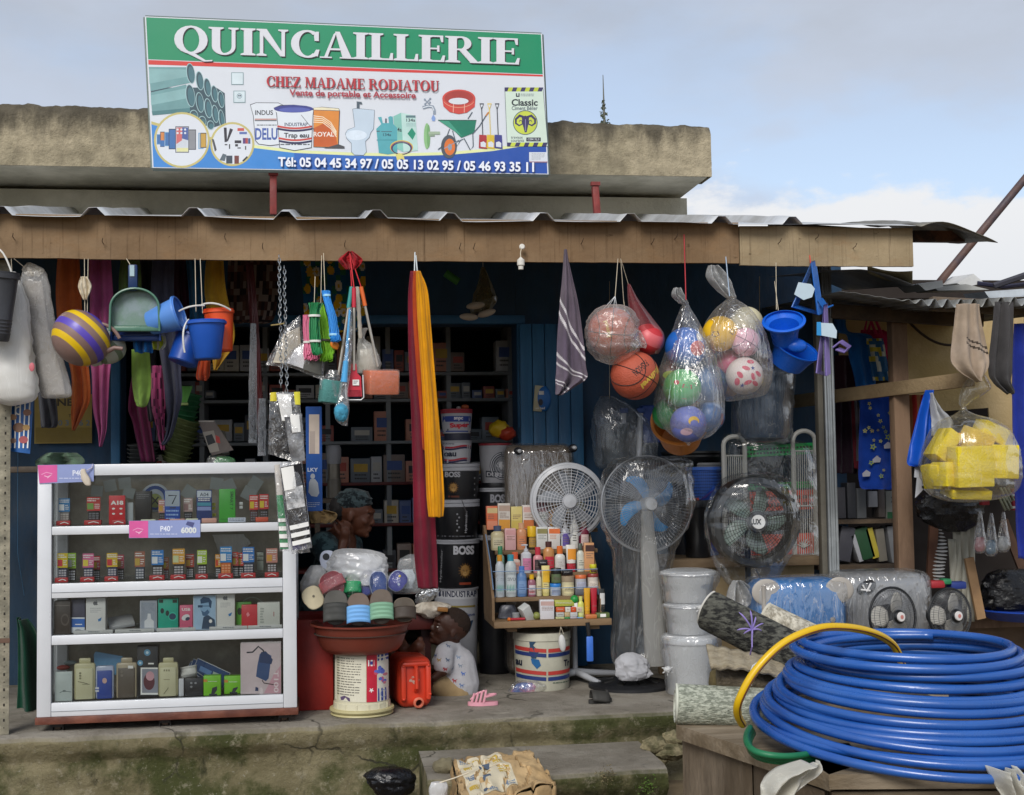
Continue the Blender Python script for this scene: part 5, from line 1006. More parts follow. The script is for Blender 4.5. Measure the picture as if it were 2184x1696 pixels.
def feature_phone(label,x0,x1,y0,y1,lvl,card,c2,body='#22242a',Yd=.12,stand_m=None,keys='#6d7078',split=.55):
 Yd=max(.05,Yd-.045);Y=YC+Yd;a,b=W(x0,y1,Y),W(x1,y1,Y);w=b.x-a.x;top=W((x0+x1)/2,y0,Y).z;z0=shelf_z[lvl]+(.012 if stand_m else 0);h=top-z0;cxx=(a.x+b.x)/2;z0_=shelf_z[lvl]
 t=thing('phone',label,'phone',(cxx,Y,z0_),'button phones in the display case');mb=MB();mb.box((cxx,Y+.012,z0+h*.47),(w*.86,.014,h*.92),mat(body,.35),bev=.004)
 kx,kz=w*.86/3,h*.36/4
 for i in range(3):
  for j in range(4):mb.box((cxx+(i-1)*kx*.9,Y+.0035,z0+h*.07+j*kz),(kx*.72,.004,kz*.62),mat(keys,.4))
 mb.build('body',t);mb=MB();mb.box((cxx,Y+.001,z0+h*(1-split/2)),(w,.002,h*split),mat(card,.45));g=G(mb,plane(Y));py0,py1=W_y(cxx,Y,z0+h),W_y(cxx,Y,z0+h*(1-split));H=py1-py0
 g.rect(x0+1,py0+H*.45,x0+(x1-x0)*.5,py0+H*.9,mat(c2,.45),1);g.scrib(x0+1.5,py0+H*.1,x1-1.5,py0+H*.38,WHP,2,.5,seed=int(x0));g.scrib(x0+(x1-x0)*.58,py0+H*.5,x1-1.5,py0+H*.9,WHP,3,.4,seed=int(x0)+1);mb.build('card',t)
 if stand_m:mb=MB();mb.box((cxx,Y-.012,z0_+.012),(w*1.25,.03,.022),stand_m,bev=.002);g=G(mb,plane(Y-.027));yy=W_y(cxx,Y-.027,z0_+.012);g.line([(x0+3,yy+1),((x0+x1)/2,yy-2),(x1-3,yy+1)],1.6,WHP);mb.build('stand',t)
 return t
RS=mat('#b8262c',.4);OS=mat('#d9583c',.45);PS=mat('#e0a898',.5);CS_=mat('#d9dcc0',.5)
feature_phone('silver phone behind a blue and white card, first on the top shelf',125,149,1063,1110,1,'#2f78b0','#e0e4e8','#8a8684',stand_m=RS,keys='#b8b4b0')
feature_phone('black phone with red and green card on the top shelf',185,214,1060,1107,1,'#c23434','#6f9a48','#1f1f22',stand_m=RS)
def d_a18(g,x0,y0,x1,y1):g.text('A18',(x0+4,y0+11,x1-4,y0+20),WHP,.05);[g.ell(x0+10+i*16,y0+28+j*11,3.5,2,WHP,n=8)for i in(0,1)for j in(0,1)];g.poly([(x0+14,y1-4),(x1-1,y1-10),(x1-1,y1-2),(x0+10,y1-2)],WHP)
stand('phone_card','red phone card with bold white lettering on the top shelf','phone card',232,267,1057,1105,1,mat('#c8202c',.4),.012,.10,d_a18)
mb=MB();
def stand_block(label,x0,x1,y,m,lvl=1,draw=None,h=.022):
 Y=YC+.036;a,b=W(x0,y,Y),W(x1,y,Y);z=shelf_z[lvl];t=MB();t.box(((a.x+b.x)/2,Y+.012,z+h/2),(b.x-a.x,.024,h),m,bev=.002)
 g=G(t,plane(Y));yy=W_y((a.x+b.x)/2,Y,z+h/2);
 if draw:draw(g,x0,x1,yy)
 return solo(t,'card_holder',label,'card holder','small card holders on the top shelf')
zig=lambda g,a,b,y:g.line([(a+5,y+1.5),((a+b)/2-2,y-2),(b-5,y+1)],1.8,WHP)
stand_block('red card holder below the tall red phone card',238,268,1110,RS,draw=zig);stand_block('pale green card holder under the black cut-out figure',300,332,1108,CS_);stand_block('dark red card holder left of the big number 7',338,360,1106,mat('#a8302a',.45));stand_block('pink card holder under the big number 7',362,394,1106,PS);stand_block('pale green card holder right of the number 7',396,422,1104,CS_);stand_block('salmon card holder under the white and navy phone card',430,462,1104,PS);stand_block('white card holder under the green card',486,524,1102,mat('#c9d0e0',.45),draw=lambda g,a,b,y:g.scrib(a+3,y-3,b-3,y+3,mat('#6f7890',.5),2));stand_block('orange red card holder at the right of the top shelf',545,572,1100,OS)
stand('price_paper','plain white paper leaning beside the bold red phone card','paper',268,284,1072,1106,1,mat('#aab4b8',.6),.002,.13)
def ex_fig(t,Y,x0,y0,x1,z0):pass
stand('box','black angular carton between the red phone card and the disc','box',288,322,1048,1108,1,mat('#17181b',.45),.05,.12,lambda g,x0,y0,x1,y1:g.scrib(x0+3,y0+6,x1-4,y0+18,mat('#7a7c80',.5),3,.3))
t=MB();c=W(331,1062,YC+.2);t.lathe([(.065,-.003),(.068,0),(.065,.003)],mat('#c9d3dc',.4),c,Matrix.Rotation(R(90),3,'X'),36);g=G(t,plane(YC+.196));g.ell(331,1062,26,26,mat('#1f4f9c',.4),inner=.72);g.ell(331,1068,15,15,mat('#a9b46a',.5));g.line([(324,1060),(338,1076)],3,K);g.line([(338,1060),(324,1076)],3,K);solo(t,'round_sign','round blue rimmed disc with an X behind the top shelf phones','disc')
feature_phone('black phone with pink card left of the number 7',338,356,1066,1104,1,'#c08a86','#d0a040',Yd=.16)
def d_7(g,x0,y0,x1,y1):g.rect(x0+1,y0+1,x1-1,y0+34,mat('#9fabb8',.4),1);g.line([(x0+8,y0+11),(x0+25,y0+11),(x0+16,y0+29)],2.6,mat('#1d2530'));g.rect(x0+11,y0+36,x0+24,y0+38.5,K,1);g.scrib(x0+3,y0+42,x1-3,y1-4,mat('#8fb0e0',.5),3,.4)
stand('phone_box','grey and blue phone card with a large 7','phone card',351,384,1046,1103,1,mat('#1f4fae',.4),.014,.09,d_7)
feature_phone('black phone with grey pink card right of the number 7',391,411,1062,1102,1,'#a8928e','#8a6a6a',Yd=.13)
def d_a04(g,x0,y0,x1,y1):g.rect(x0+1.5,y0+2,x1-1.5,y0+16,mat('#c3cdd8',.4),1);g.text('A04',(x0+7,y0+6,x1-7,y0+14),mat('#55606e',.5),.02);g.rect(x0+2,y0+27,x1-2,y0+34,mat('#3f8fa8',.5),1);g.rect(x0+2,y0+36,x1-2,y0+44,mat('#8a9ad0',.5),1);g.scrib(x0+4,y0+18,x1-4,y0+25,WHP,2,.5)
stand('phone_box','white topped navy phone card with colour bars on the top shelf','phone card',419,452,1045,1100,1,mat('#223a74',.4),.012,.09,d_a04)
stand('phone_box','bright green phone card with sideways dark lettering on the top shelf','phone card',467,502,1043,1099,1,mat('#3fa83a',.4),.012,.09,lambda g,x0,y0,x1,y1:(g.text('SMART 7',((x1-4,y0+5),(x1-5,y0+44),(x1-12,y0+44),(x1-11,y0+5)),mat('#1e5a28',.5),.02),g.scrib(x0+3,y1-8,x1-10,y1-4,mat('#1e5a28',.5),2,.3)))
feature_phone('red phone with yellow price card, first of the pair at right of the top shelf',532,551,1056,1100,1,'#c83a34','#d8c030','#5a2a2a',Yd=.1)
feature_phone('red and black phone with yellow price card, under the sock packets',553,573,1054,1096,1,'#c02f33','#d8c030','#201a1a',Yd=.11)
mb=MB();
for i,(x,y)in enumerate(((456,1076),(456,1084),(457,1098),(514,1074),(514,1082))):
 t=MB();c=W(x,y,YC+.1);t.box(c,(.016,.006,.014),mat('#cfd24a' if i<3 else '#d9dcdc',.5),bev=.001);solo(t,'price_tag',('small yellow tag above its twin by the white topped navy card','small yellow tag below its twin by the white topped navy card','lowest yellow tag at foot of the white topped navy card','upper round white tag right of the green card','lower round white tag right of the green card')[i],'price tag','tags on the top shelf')
PCL=['grey paper square nearest the upper promo strip on the back glass','grey paper square, second from the left on the back glass','grey paper square hanging above the black carton','grey paper square lower left of the disc','grey paper square right above the number 7','grey paper square tilted above the white topped navy card','grey paper square just above the green card','tilted grey paper square highest at the right end','grey paper square above the red phones']
for i,(x,y,a,s)in enumerate(((207,1047,.1,1),(235,1036,-.2,1.05),(266,1031,-.1,1.05),(275,1051,.3,1),(404,1051,.6,1.2),(462,1032,.15,1.1),(488,1036,-.4,1.1),(545,1031,.6,1.1),(531,1053,.5,1.2))):
 t=MB();c=W(x,y,YC+.33);k=MP(x,y,YC+.33)*12*s;t.box(c,(2*k,.003,1.9*k),mat('#aab3b3',.6),rot=EUL(.1,a,0));solo(t,'price_paper',PCL[i],'paper','grey papers stuck at the back of the top shelf')
S2=[(133,22,58,'#d8c028','#c8323a','#3a3f5c',0,'dark blue phone with yellow and red card, first on the second shelf'),(153,18,58,'#8fb838','#d8dcd0','#222222',.05,'black phone with lime card beside the first blue phone'),(188,24,56,'#cf6a94','#d8c84a','#33406a',0,'blue phone with pink and white card on the second shelf'),(206,15,50,'#b83440','#d8b83a','#221f22',.06,'small red carded phone beside the pink card phone'),(239,23,56,'#d0b030','#c8323a','#33406a',0,'blue phone with yellow card under the pink sticker end'),(257,15,52,'#a84a5a','#c8a84a','#221f22',.06,'dark phone with dusky card beside the yellow card phone'),(298,22,58,'#a86a54','#c8a84a','#4a5468',.04,'grey phone with faded orange card under the lower promo strip'),(336,26,60,'#2f7ec8','#e0e4e8','#25262b',0,'black phone with bright blue card on the second shelf'),(354,12,44,'#c87a4a','#d8c84a','#8f2a2a',.06,'narrow red phone right of the bright blue card'),(381,26,62,'#d8a038','#c8d0a0','#2a2c33',0,'black phone with amber card, tallest in the middle of the second shelf'),(405,18,50,'#b8483a','#d8a83a','#222222',.06,'red carded phone just right of the amber card'),(431,21,58,'#a8c83a','#e4e8da','#1f2022',0,'black phone with yellow green card, alone mid right'),(465,12,48,'#d8982f','#c8402a','#222226',.05,'slim dark phone with orange card left of the orange phone'),(482,25,64,'#2f86c8','#e4e8ea','#d9743a',0,'orange phone behind a blue card'),(502,13,52,'#c84a40','#d8c03a','#2a1f22',.05,'dark phone with red card between the two blue cards'),(513,13,50,'#d0483a','#d8c03a','#2a1f22',.07,'dark phone with red and yellow card left of the last blue card'),(530,25,62,'#2a74c0','#e4e8ea','#33405c',0,'navy phone behind the last blue card'),(580,24,58,'#c88a80','#d8a040','#4a3a36',0,'dark phone with pink card at the right end of the second shelf')]
for(x,w,h,c1,c2,bd,dy,lb)in S2:
 yb=1238-(x-133)*.023;feature_phone(lb,x-w/2,x+w/2,yb-h,yb,2,c1,c2,bd,Yd=.10+dy,stand_m=RS if dy==0 else None,keys='#b8bac0' if bd!='#d9743a' else '#e8a878')
t=MB();c=W(555,1200,YC+.15)
for j in range(3):t.box(W(555,1182+j*9+(6 if j==2 else 0),YC+.15),(.03,.006,.017 if j<2 else.045),mat('#9aa39a',.5),bev=.001)
t.box(W(555,1196,YC+.156),(.028,.006,.085),mat('#3a3f48',.5));solo(t,'charger','grey boxed accessory with stacked white labels before the last phone','accessory','accessories on the second shelf')
mb=MB();loft(mb,[(1140,455,520),(1160,462,530),(1185,470,512)],YC+.34,film('milky','#f6f6f4',.75,.5,(7,7,2),.25,.25,.5),.2,wr=.2);solo(mb,'plastic_bag','crumpled clear bag of cables behind the second shelf phones','bag')
def fruit(g,x,y,s):
 m=mat('#6a6e74',.4)
 g.ell(x-s*.35,y,s*.55,s*.7,m,n=14);g.ell(x+s*.3,y,s*.55,s*.7,m,n=14);g.poly([(x,y-s*.8),(x+s*.5,y-s*1.3),(x+s*.1,y-s*.7)],m);g.ell(x+s*.85,y-s*.05,s*.3,s*.35,WHP,n=10)
def d_white(g,x0,y0,x1,y1):fruit(g,(x0+x1)/2,y0+12,6);g.scrib(x0+9,y0+22,x1-9,y0+34,mat('#8f949a',.5),3,.25);g.poly([(x0+26,y0+46),(x0+34,y0+42),(x0+32,y0+49),(x0+27,y0+51)],mat('#2a78b8',.4))
XS3='boxed accessories on the third shelf'
stand('box','dark brown headphone box at the left end of the third shelf','box',115,150,1282,1358,3,mat('#3f3834',.45),.06,.06,lambda g,a,b,c_,d:(g.rect(a+2,b+9,c_-2,b+10.5,mat('#7a7470',.5),1),g.ell((a+c_)/2+6,b+40,9,13,mat('#5a524e',.4),inner=.7)),XS3)
stand('box','navy and white box beside the dark brown headphone box','box',152,181,1278,1350,3,mat('#45465a',.45),.05,.10,lambda g,a,b,c_,d:(g.rect(a+.5,d-34,c_-.5,d-1,mat('#d3d8de',.45),1),g.rect(a+.5,d-31,c_-.5,d-13,mat('#2a66b8',.4),1),g.ell((a+c_)/2,d-6,7,3,mat('#8f969e',.5),n=12),g.rect(a+8,d-20,c_-6,d-18,WHP,1)),XS3)
stand('box','white fruit logo box left on the third shelf','box',183,225,1275,1348,3,mat('#dcdcda',.4,.03),.05,.09,d_white,XS3)
t=MB();a=W(258,1326,YC+.16);t.box(V((a.x,a.y,shelf_z[3]+.035)),(.115,.10,.018),mat('#b9babc',.35),rot=EUL(.35,-.12,.25),bev=.003);t.box(V((a.x,a.y+.02,shelf_z[3]+.012)),(.12,.09,.016),mat('#6f5a50',.6),rot=EUL(.0,0,.1));solo(t,'tablet_box','flat silver box lying tilted on brown card','box')
def d_clear(g,a,b,c_,d):g.rect(a+3,b+4,c_-3,d-5,mat('#97a0ae',.3),1);g.poly([(a+10,d-8),(a+10,d-22),(a+16,d-27),(a+17,d-38),(a+23,d-38),(a+24,d-27),(a+30,d-22),(a+30,d-8)],mat('#d9dde2',.4))
stand('box','clear fronted box with a white charger','box',298,335,1281,1344,3,mat('#a6adb8',.35),.04,.09,d_clear,XS3)
stand('box','turquoise earphone box on the third shelf','box',337,380,1277,1326,3,mat('#18a58c',.4),.04,.09,lambda g,a,b,c_,d:(g.rect(a+2,b+2,a+11,b+9,mat('#15352f'),1),g.rect(c_-12,b+2,c_-2,b+9,mat('#15352f'),1),g.ell(a+9,b+26,4,6,mat('#1a2d33'),n=12),g.ell(a+20,b+31,4,6,mat('#1a2d33'),n=12),g.ell(c_-12,b+38,9,9,mat('#35c2a8'),n=18),g.ell(c_-12,b+38,7.5,7,mat('#1c3c5a'),n=16)),XS3)
mb=MB();loft(mb,[(1324,344,372),(1332,338,380),(1342,336,382)],YC+.08,mat('#50545c',.4,.3,30),.4,wr=.2);solo(mb,'cable_packet','dark packet of cables under the turquoise box','packet')
stand('box','small pink mouse box','box',383,411,1291,1340,3,mat('#cf5f7f',.4),.03,.08,lambda g,a,b,c_,d:(g.ell((a+c_)/2-1,b+26,9,6,mat('#dfe0e4',.3),rot=-25),g.ell((a+c_)/2+3,b+29,5,3.5,mat('#2f3a55',.3),rot=-25),g.text('USB',(a+5,b+6,c_-5,b+12),WHP,.02),g.rect(c_-9,d-8,c_-3,d-4,K,1)),XS3)
def d_man(g,a,b,c_,d):
 g.rect(a+1.5,b+1.5,c_-1.5,d-1,mat('#9dbbd6',.4),2);SK1=mat('#7fa6c8',.4);HR=mat('#1d4468',.4)
 g.poly([(a+16,b+16),(a+34,b+14),(a+37,b+34),(a+30,b+44),(a+22,b+44),(a+17,b+34),(a+14,b+28)],SK1);g.poly([(a+16,b+18),(a+15,b+9),(a+22,b+3),(a+34,b+5),(a+40,b+13),(a+38,b+28),(a+34,b+24),(a+33,b+15)],HR)
 g.poly([(a+17,b+32),(a+24,b+36),(a+31,b+30),(a+35,b+36),(a+28,b+45),(a+20,b+43)],mat('#3a6288',.4));g.rect(a+10,b+21,a+20,b+26,HR,1);g.rect(a+20,b+22,a+34,b+23.5,HR,1);g.poly([(a+22,b+46),(a+32,b+42),(a+46,b+52),(a+48,d-2),(a+18,d-2)],mat('#2a4560',.4));g.ell(a+37,b+55,3.5,4,WHP,n=10)
stand('box','pale blue box with picture of a bearded man in glasses','box',412,461,1270,1342,3,mat('#c3d2de',.4),.05,.08,d_man,XS3)
stand('box','white fruit logo box in the right half of the third shelf','box',461,501,1264,1339,3,mat('#dad9d4',.4,.03),.05,.09,d_white,XS3)
stand('box','green box behind the red box on the third shelf','box',503,536,1284,1336,3,mat('#5ba838',.4),.04,.13,lambda g,a,b,c_,d:g.ell(a+8,b+20,5,8,mat('#24301f'),n=10),XS3)
stand('box','small plain red box on the third shelf','box',515,549,1290,1334,3,mat('#c8303c',.4),.03,.08,lambda g,a,b,c_,d:g.poly([(a+10,b+20),(a+14,b+15),(a+18,b+22),(a+13,b+26)],mat('#e88a94')),XS3)
mb=MB();mb.tube([W(508+60*i/14,1292-18*math.sin(PI*i/14),YC+.15)for i in range(15)],.003,mat('#b9c2b8',.4),6);solo(mb,'cable','grey cable looped above the green box','cable')
stand('box','plain white box at the right end of the third shelf','box',549,597,1285,1333,3,mat('#c9cbc4',.45,.03),.05,.08,lambda g,a,b,c_,d:(g.scrib(a+6,b+12,a+14,d-8,mat('#9aa09a',.5),6,.5),g.rect(c_-14,b+20,c_-12,b+30,mat('#a87a7a'),1)),XS3)
for i,(x0,x1)in enumerate(((158,242),(246,330),(335,418),(447,528),(529,602))):
 t=MB();a,b=W(x0,1346,YC+.05),W(x1,1346,YC+.05);t.box(((a.x+b.x)/2,YC+.055,shelf_z[3]+.006),(b.x-a.x,.045,.016),mat('#bfc0bf',.4),bev=.002);g=G(t,plane(YC+.0325));yy=W_y((a.x+b.x)/2,YC+.03,shelf_z[3]+.006);g.scrib((x0+x1)/2-12,yy-2,(x0+x1)/2+12,yy+2,mat('#85898c'),1,.6)
 solo(t,'screen_box',('flat white box lying under the first fruit logo box','flat white box lying before the tilted silver box','flat white box lying under the turquoise box','flat white box lying under the second fruit logo box','flat white box lying under the red box')[i],'box','flat white boxes along the third shelf')
XS4='phone cases on the bottom shelf'
def phone_case(label,x0,x1,y0,y1,outer,inner,draw=None,Yd=.09,hook=True):
 Y=YC+Yd-.045;a,b=W(x0,y1,Y),W(x1,y1,Y);w=b.x-a.x;z0=shelf_z[4];top=W((x0+x1)/2,y0,Y).z;h=top-z0;c=(a.x+b.x)/2
 t=thing('phone_case',label,'phone case',(c,Y,z0),XS4);mb=MB();hh=h*(.88 if hook else 1);mb.box((c,Y+.012,z0+hh/2),(w,.022,hh),outer,bev=.012);
 if hook:mb.box((c,Y+.014,z0+hh+h*.045),(w*.55,.012,h*.14),outer,bev=.006)
 mb.build('blister',t);mb=MB();mb.box((c,Y-.001,z0+hh*.44),(w*.80,.008,hh*.84),inner,bev=.006);g=G(mb,plane(Y-.006))
 if draw:draw(g,x0,y0,x1,W_y(c,Y,z0))
 mb.build('case',t);return t
CRE=mat('#b9b48e',.35,.05);CRI=mat('#c9c6a4',.4,.05)
stand('phone_case_box','frosted white phone case box at the left end of the bottom shelf','phone case',117,154,1433,1502,4,mat('#b9c4c2',.35),.02,.08,lambda g,a,b,c_,d:(g.line([(a+10,d-18),(a+18,d-22),(c_-2,d-20)],1.4,mat('#6f7a7a')),g.rect(a+17,d-24,a+23,d-20,mat('#6f7a7a'),1)),XS4)
def d_cc(g,a,b,c_,d):[g.ell(a+14,b+32+i*5.5,2.4,2.2,mat('#7f7c62'),n=10)for i in range(3)];g.line([(a+9,b+50),(a+20,b+52),(a+34,b+56)],1.2,mat('#5f5c48'));g.rect(a+18,b+55,a+32,b+56.4,mat('#8f8c72'),1)
phone_case('cream phone case with three camera holes in a hooked blister',157,203,1404,1500,CRE,CRI,d_cc)
def d_bl(g,a,b,c_,d):g.ell((a+c_)/2,b+32,5,6,mat('#c8a8a0',.4),n=14);g.rect(a,d-26,a+8,d-16,mat('#d8dce6'),1);g.rect(a,d-22,a+8,d-20,mat('#4a5aa8'),1)
phone_case('royal blue phone case with a small pale logo',203,243,1420,1498,mat('#a8b2cc',.3),mat('#2f4a9c',.4),d_bl,hook=False)
mb=MB();mb.prism([W(x,y,YC+.16)for x,y in((200,1396),(204,1390),(262,1400),(258,1440),(202,1438))],(0,.006,0),mat('#6fa3cc',.35));solo(mb,'blue_pouch','pale blue plastic pouch behind the blue phone case','pouch')
phone_case('grey brown phone case in cream blister with price tag',247,292,1403,1496,mat('#a89c84',.35),mat('#5c544c',.4),lambda g,a,b,c_,d:(g.rect(a+26,b+17,a+37,b+23,WHP,1),g.ell(a+13,b+30,3,3,mat('#7a7268'),n=10),g.ell(a+13,b+38,3,3,mat('#7a7268'),n=10)))
def d_bk(g,a,b,c_,d):
 for(x,y,r)in((22,14,7),(7,36,6),(37,94,5)):g.ell(a+x,b+y,r,r,mat('#5a94b8' if y<90 else '#d8dcdc',.4),n=16);g.ell(a+x,b+y,r*.45,r*.45,mat('#c8dce8' if y<90 else '#555'.replace('#555','#555555'),.4),n=12)
 g.rect(a+8,b+46,c_,b+104,WHP,1);g.rect(a+11,b+49,c_,b+100,mat('#8a8f9c',.35),1);g.ell(a+26,b+76,12,18,mat('#5c2f3a',.35),n=18);g.ell(a+28,b+64,9,10,mat('#c89aa4',.35),n=14);g.rect(a+24,b+36,a+36,b+39,WHP,1)
stand('headset_box','tall black headset box with blue discs and framed window','box',292,337,1378,1495,4,mat('#1d2026',.4),.06,.10,d_bk,XS4)
phone_case('cream phone case with three dots beside the black headset box',337,380,1403,1491,CRE,CRI,lambda g,a,b,c_,d:([g.rect(a+12+i*5,b+25,a+15+i*5,b+29,mat('#8a866a'),1)for i in range(3)],g.rect(a+12,b+46,a+25,b+47.2,mat('#8a866a'),1),g.line([(a+12,d-6),(a+18,d-14),(a+22,d-20)],1.2,mat('#6a664e'))))
stand('power_adapter','white plug adapter wedged right of the cream case','adapter',381,392,1448,1492,4,mat('#cdd0d6',.35),.03,.09,None,XS4)
stand('box','black box with small grey round pictures on the bottom shelf','box',394,433,1447,1490,4,mat('#23262e',.4),.04,.08,lambda g,a,b,c_,d:[g.ell(a+14+i*9,b+10+j*8,2.6,2.2,mat('#8f9298'),n=10)for i,j in((0,0),(1,0),(0,1))],XS4)
mb=MB();mb.grid(lambda u,v:W(384+36*u,1424+26*v-6*u,YC+.10-.02*math.sin(PI*u)+.01*math.sin(v*7)),8,6,mat('#cfcfcb',.4,.2));solo(mb,'foil_pouch','crumpled white foil pouch above the black box','pouch',solid=.002)
for i,(dx,dy,Yd)in enumerate(((0,0,.17),(-9,1,.185),(-15,6,.20))):
 mb=MB();q=[(412+dx,1428+dy),(422+dx,1404+dy),(491+dx,1436+dy),(474+dx,1470+dy)];mb.prism([W(*p,YC+Yd)for p in q],(0,.004,0),mat('#2b4a78',.35));g=G(mb,plane(YC+Yd));g.line(q+[q[0]],1.6,mat('#b8bcc2'))
 if i==0:g.quad((428,1420),(452,1432),(448,1442),(424,1430),mat('#5f86b8'),2);g.quad((455,1432),(468,1438),(464,1450),(451,1446),mat('#a8c0b0'),2)
 solo(mb,'card_sleeve',('front blue tilted card sleeve with printed picture','middle blue tilted card sleeve of the fan of three','rear blue tilted card sleeve, mostly its edge showing')[i],'card','tilted blue card sleeves')
GRB=mat('#7cc62c',.4);dgr=lambda g,a,b,c_,d:(g.rect(a,b+8,a+8,b+14,mat('#c88a3a'),1),g.poly([(a+16,d-2),(a+19,b+26),(a+29,b+23),(a+29,d-12),(a+22,d-2)],K),g.rect(a+12,d-4,c_-8,d-.5,K,1),g.scrib(a+10,b+12,c_-8,b+14,WHP,1,.5))
stand('box','lime green charger box, nearer the blue card sleeves','box',434,471,1441,1486,4,GRB,.04,.06,dgr,XS4)
stand('box','lime green charger box next to the pink bag box','box',478,514,1442,1484,4,GRB,.04,.11,dgr,XS4)
def d_bag(g,a,b,c_,d):
 g.rect(a+1,b+3,c_-1,d,mat('#d5c4c8',.4),3);g.poly([(a+70,d-40),(c_-1,d-62),(c_-1,d-1),(a+50,d-1)],mat('#d3a3b0',.4));BL_=mat('#35507f',.4);BL2=mat('#2a3d66',.4);g.poly([(a+41,b+26),(a+50,b+20),(a+66,b+30),(a+60,b+78),(a+54,b+84),(a+33,b+74),(a+36,b+50)],BL_);g.poly([(a+44,b+22),(a+54,b+20),(a+69,b+38),(a+66,b+48),(a+40,b+44)],BL2)
 g.line([(a+13,b+23),(a+26,b+22),(a+38,b+10),(a+48,b+18),(a+50,b+22)],3.2,K);g.line([(a+46,b+82),(a+50,b+88),(a+74,b+92)],2.2,mat('#4a3a3c'));g.poly([(a+32,b+96),(a+38,b+98),(a+38,d-6),(a+31,d-6)],BL2);g.ell(a+44,b+106,4,9,mat('#e0d3d6'),n=10)
 g.text('T100',((c_-6,d-50),(c_-6,d-3),(c_-16,d-3),(c_-16,d-50)),mat('#e6d6da',.5),.02)
stand('bag_box','large pinkish white box with picture of a blue shoulder bag','box',513,600,1369,1482,4,mat('#cfc6c6',.4),.07,.07,d_bag,XS4)
for i,(x,y,c)in enumerate(((135,1424,'#b84a42'),(150,1414,'#8f9c9c'))):
 mb=MB();mb.ball(W(x,y,YC+.2),(.03,.015,.012),mat(c,.4));solo(mb,'earphone',('red earphone blister above the frosted case','grey earphone blister above the frosted case')[i],'earphones')
def strip(label,x0,y0,x1,y1,split,num=None,fold=0):
 Y=YC-.004;t=MB();t.prism([W(x0,y0,Y),W(x1,y0-2,Y),W(x1,y1-2,Y),W(x0+(4 if fold else 0),y1+(3 if fold else 0),Y)],(0,.003,0),mat('#8f9ccc',.4,.04));g=G(t,plane(Y));PK_=mat('#d65a9c',.4);g.quad((x0+.5,y0+.5),(split,y0),(split,y1-.8),(x0+(4 if fold else.5),y1+(2 if fold else-1)),PK_,2);h=y1-y0
 xs=split-x0;g.line([(x0+xs*.2,y0+h*.55),(x0+xs*.45,y0+h*.42),(x0+xs*.75,y0+h*.5)],1.6,mat('#e8a0c8'));g.line([(x0+xs*.35,y0+h*.62),(x0+xs*.5,y0+h*.68),(x0+xs*.72,y0+h*.55),(x0+xs*.5,y0+h*.75)],1.5,mat('#f0c8de'))
 q=split+(x1-split)*.42 if not num else split+26;g.text('P40',((q,y0+h*.30),(q+21,y0+h*.30-.5),(q+21,y0+h*.62-.5),(q,y0+h*.62)),mat('#dfe4f2',.4),.02);g.ell(q+24,y0+h*.34,1.8,1.8,mat('#dfe4f2',.4),n=10,inner=.55);g.scrib(split+4,y0+h*.74,split+62,y0+h*.82,mat('#c3cbe6'),1,.6)
 if num:g.text(num,(x1-41,y0+h*.36,x1-8,y0+h*.72),mat('#dfe4e4',.4),.05);g.quad((x1-27,y0+1),(x1-12,y0+4),(x1-16,y0+14),(x1-31,y0+8),mat('#4a5080'),1)
 return solo(t,'promo_strip',label,'promo strip','pink and blue promo strips')
strip('promo strip folded over the top left corner of the case',80,992,200,1029,122,fold=1);strip('promo strip with a large price on the rail under the top shelf',275,1111,427,1148,316,'6000')
mb=MB();loft(mb,[(1000,174,182),(1008,172,184),(1022,174,192),(1033,180,194),(1036,184,192)],YC-.03,mat('#cfc4b4',.7,.1),.5,wr=.12);mb.tube([W(184,1004,YC-.02),W(196,998,YC-.01),W(198,990,YC+.0)],.003,mat('#b8b4c8',.5),6);solo(mb,'cloth_scrap','small white knotted plastic scrap stuck over the promo strip','scrap')
mb=MB();drape(mb,[(966,96,160),(974,84,172),(984,74,180),(994,78,176)],YC+.12,cloth('#6f8a72','#5d7560'),.05,2,1,nu=24,pinch=1);solo(mb,'cloth','crumpled sage green cloth lying on top of the display case','cloth',solid=.003)
ct=thing('counter','dark wooden counter standing behind the display case','counter',(-1.35,7.0,ZP));mb=MB();DW=mat('#4a4036',.7,.2,6,.2);zc=W(300,992,6.95).z;mb.box((-1.35,7.0,zc-.015),(1.2,.4,.03),DW,bev=.004);mb.build('top',ct)
for x in(-1.9,-.8):
 for y in(6.85,7.15):mb=MB();mb.box((x,y,(ZP+zc)/2-.016),(.05,.05,zc-ZP-.034),DW);mb.build('leg',ct)
def hatstack(label,x0,x1,y0,y1,n,Y,m,tilt=0.,sd=0):
 t=MB();a,b=W(x0,y1,Y),W(x1,y1,Y);top=W(x0,y0,Y).z;h=top-a.z;r=(b.x-a.x)/2;c=V(((a.x+b.x)/2,Y,a.z));rot=EUL(.1,tilt,0);k=h/n
 for i in range(n):
  z=k*i;t.shell([(r*.80,z),(r*(.93+.02*math.sin(i*2+sd)),z+k*.75),(r*1.02,z+k*.8),(r*1.02,z+k)],m,c,rot,30,.004)
 return solo(t,'basket_stack',label,'baskets','stacked woven baskets behind the case')
hatstack('stack of dark grey ribbed bowls on the counter behind the case',272,338,948,990,5,6.95,mat('#4a4c4a',.55,.15));hatstack('olive woven basket stack tilted behind the case',340,402,890,988,9,6.98,mat('#5f6a3c',.7,.25,20,.4),.32,2);hatstack('dark green basket stack above the olive baskets',358,418,838,905,6,7.02,mat('#23643c',.6,.2,20,.3),.22,1)
t=MB();
for i in range(22):a=(i-10.5)/10.5;t.tube([W(390+8*a,858,6.9),W(392+18*a,824,6.88+.02*abs(a))],.003,mat('#5fa04c',.6,.2),4)
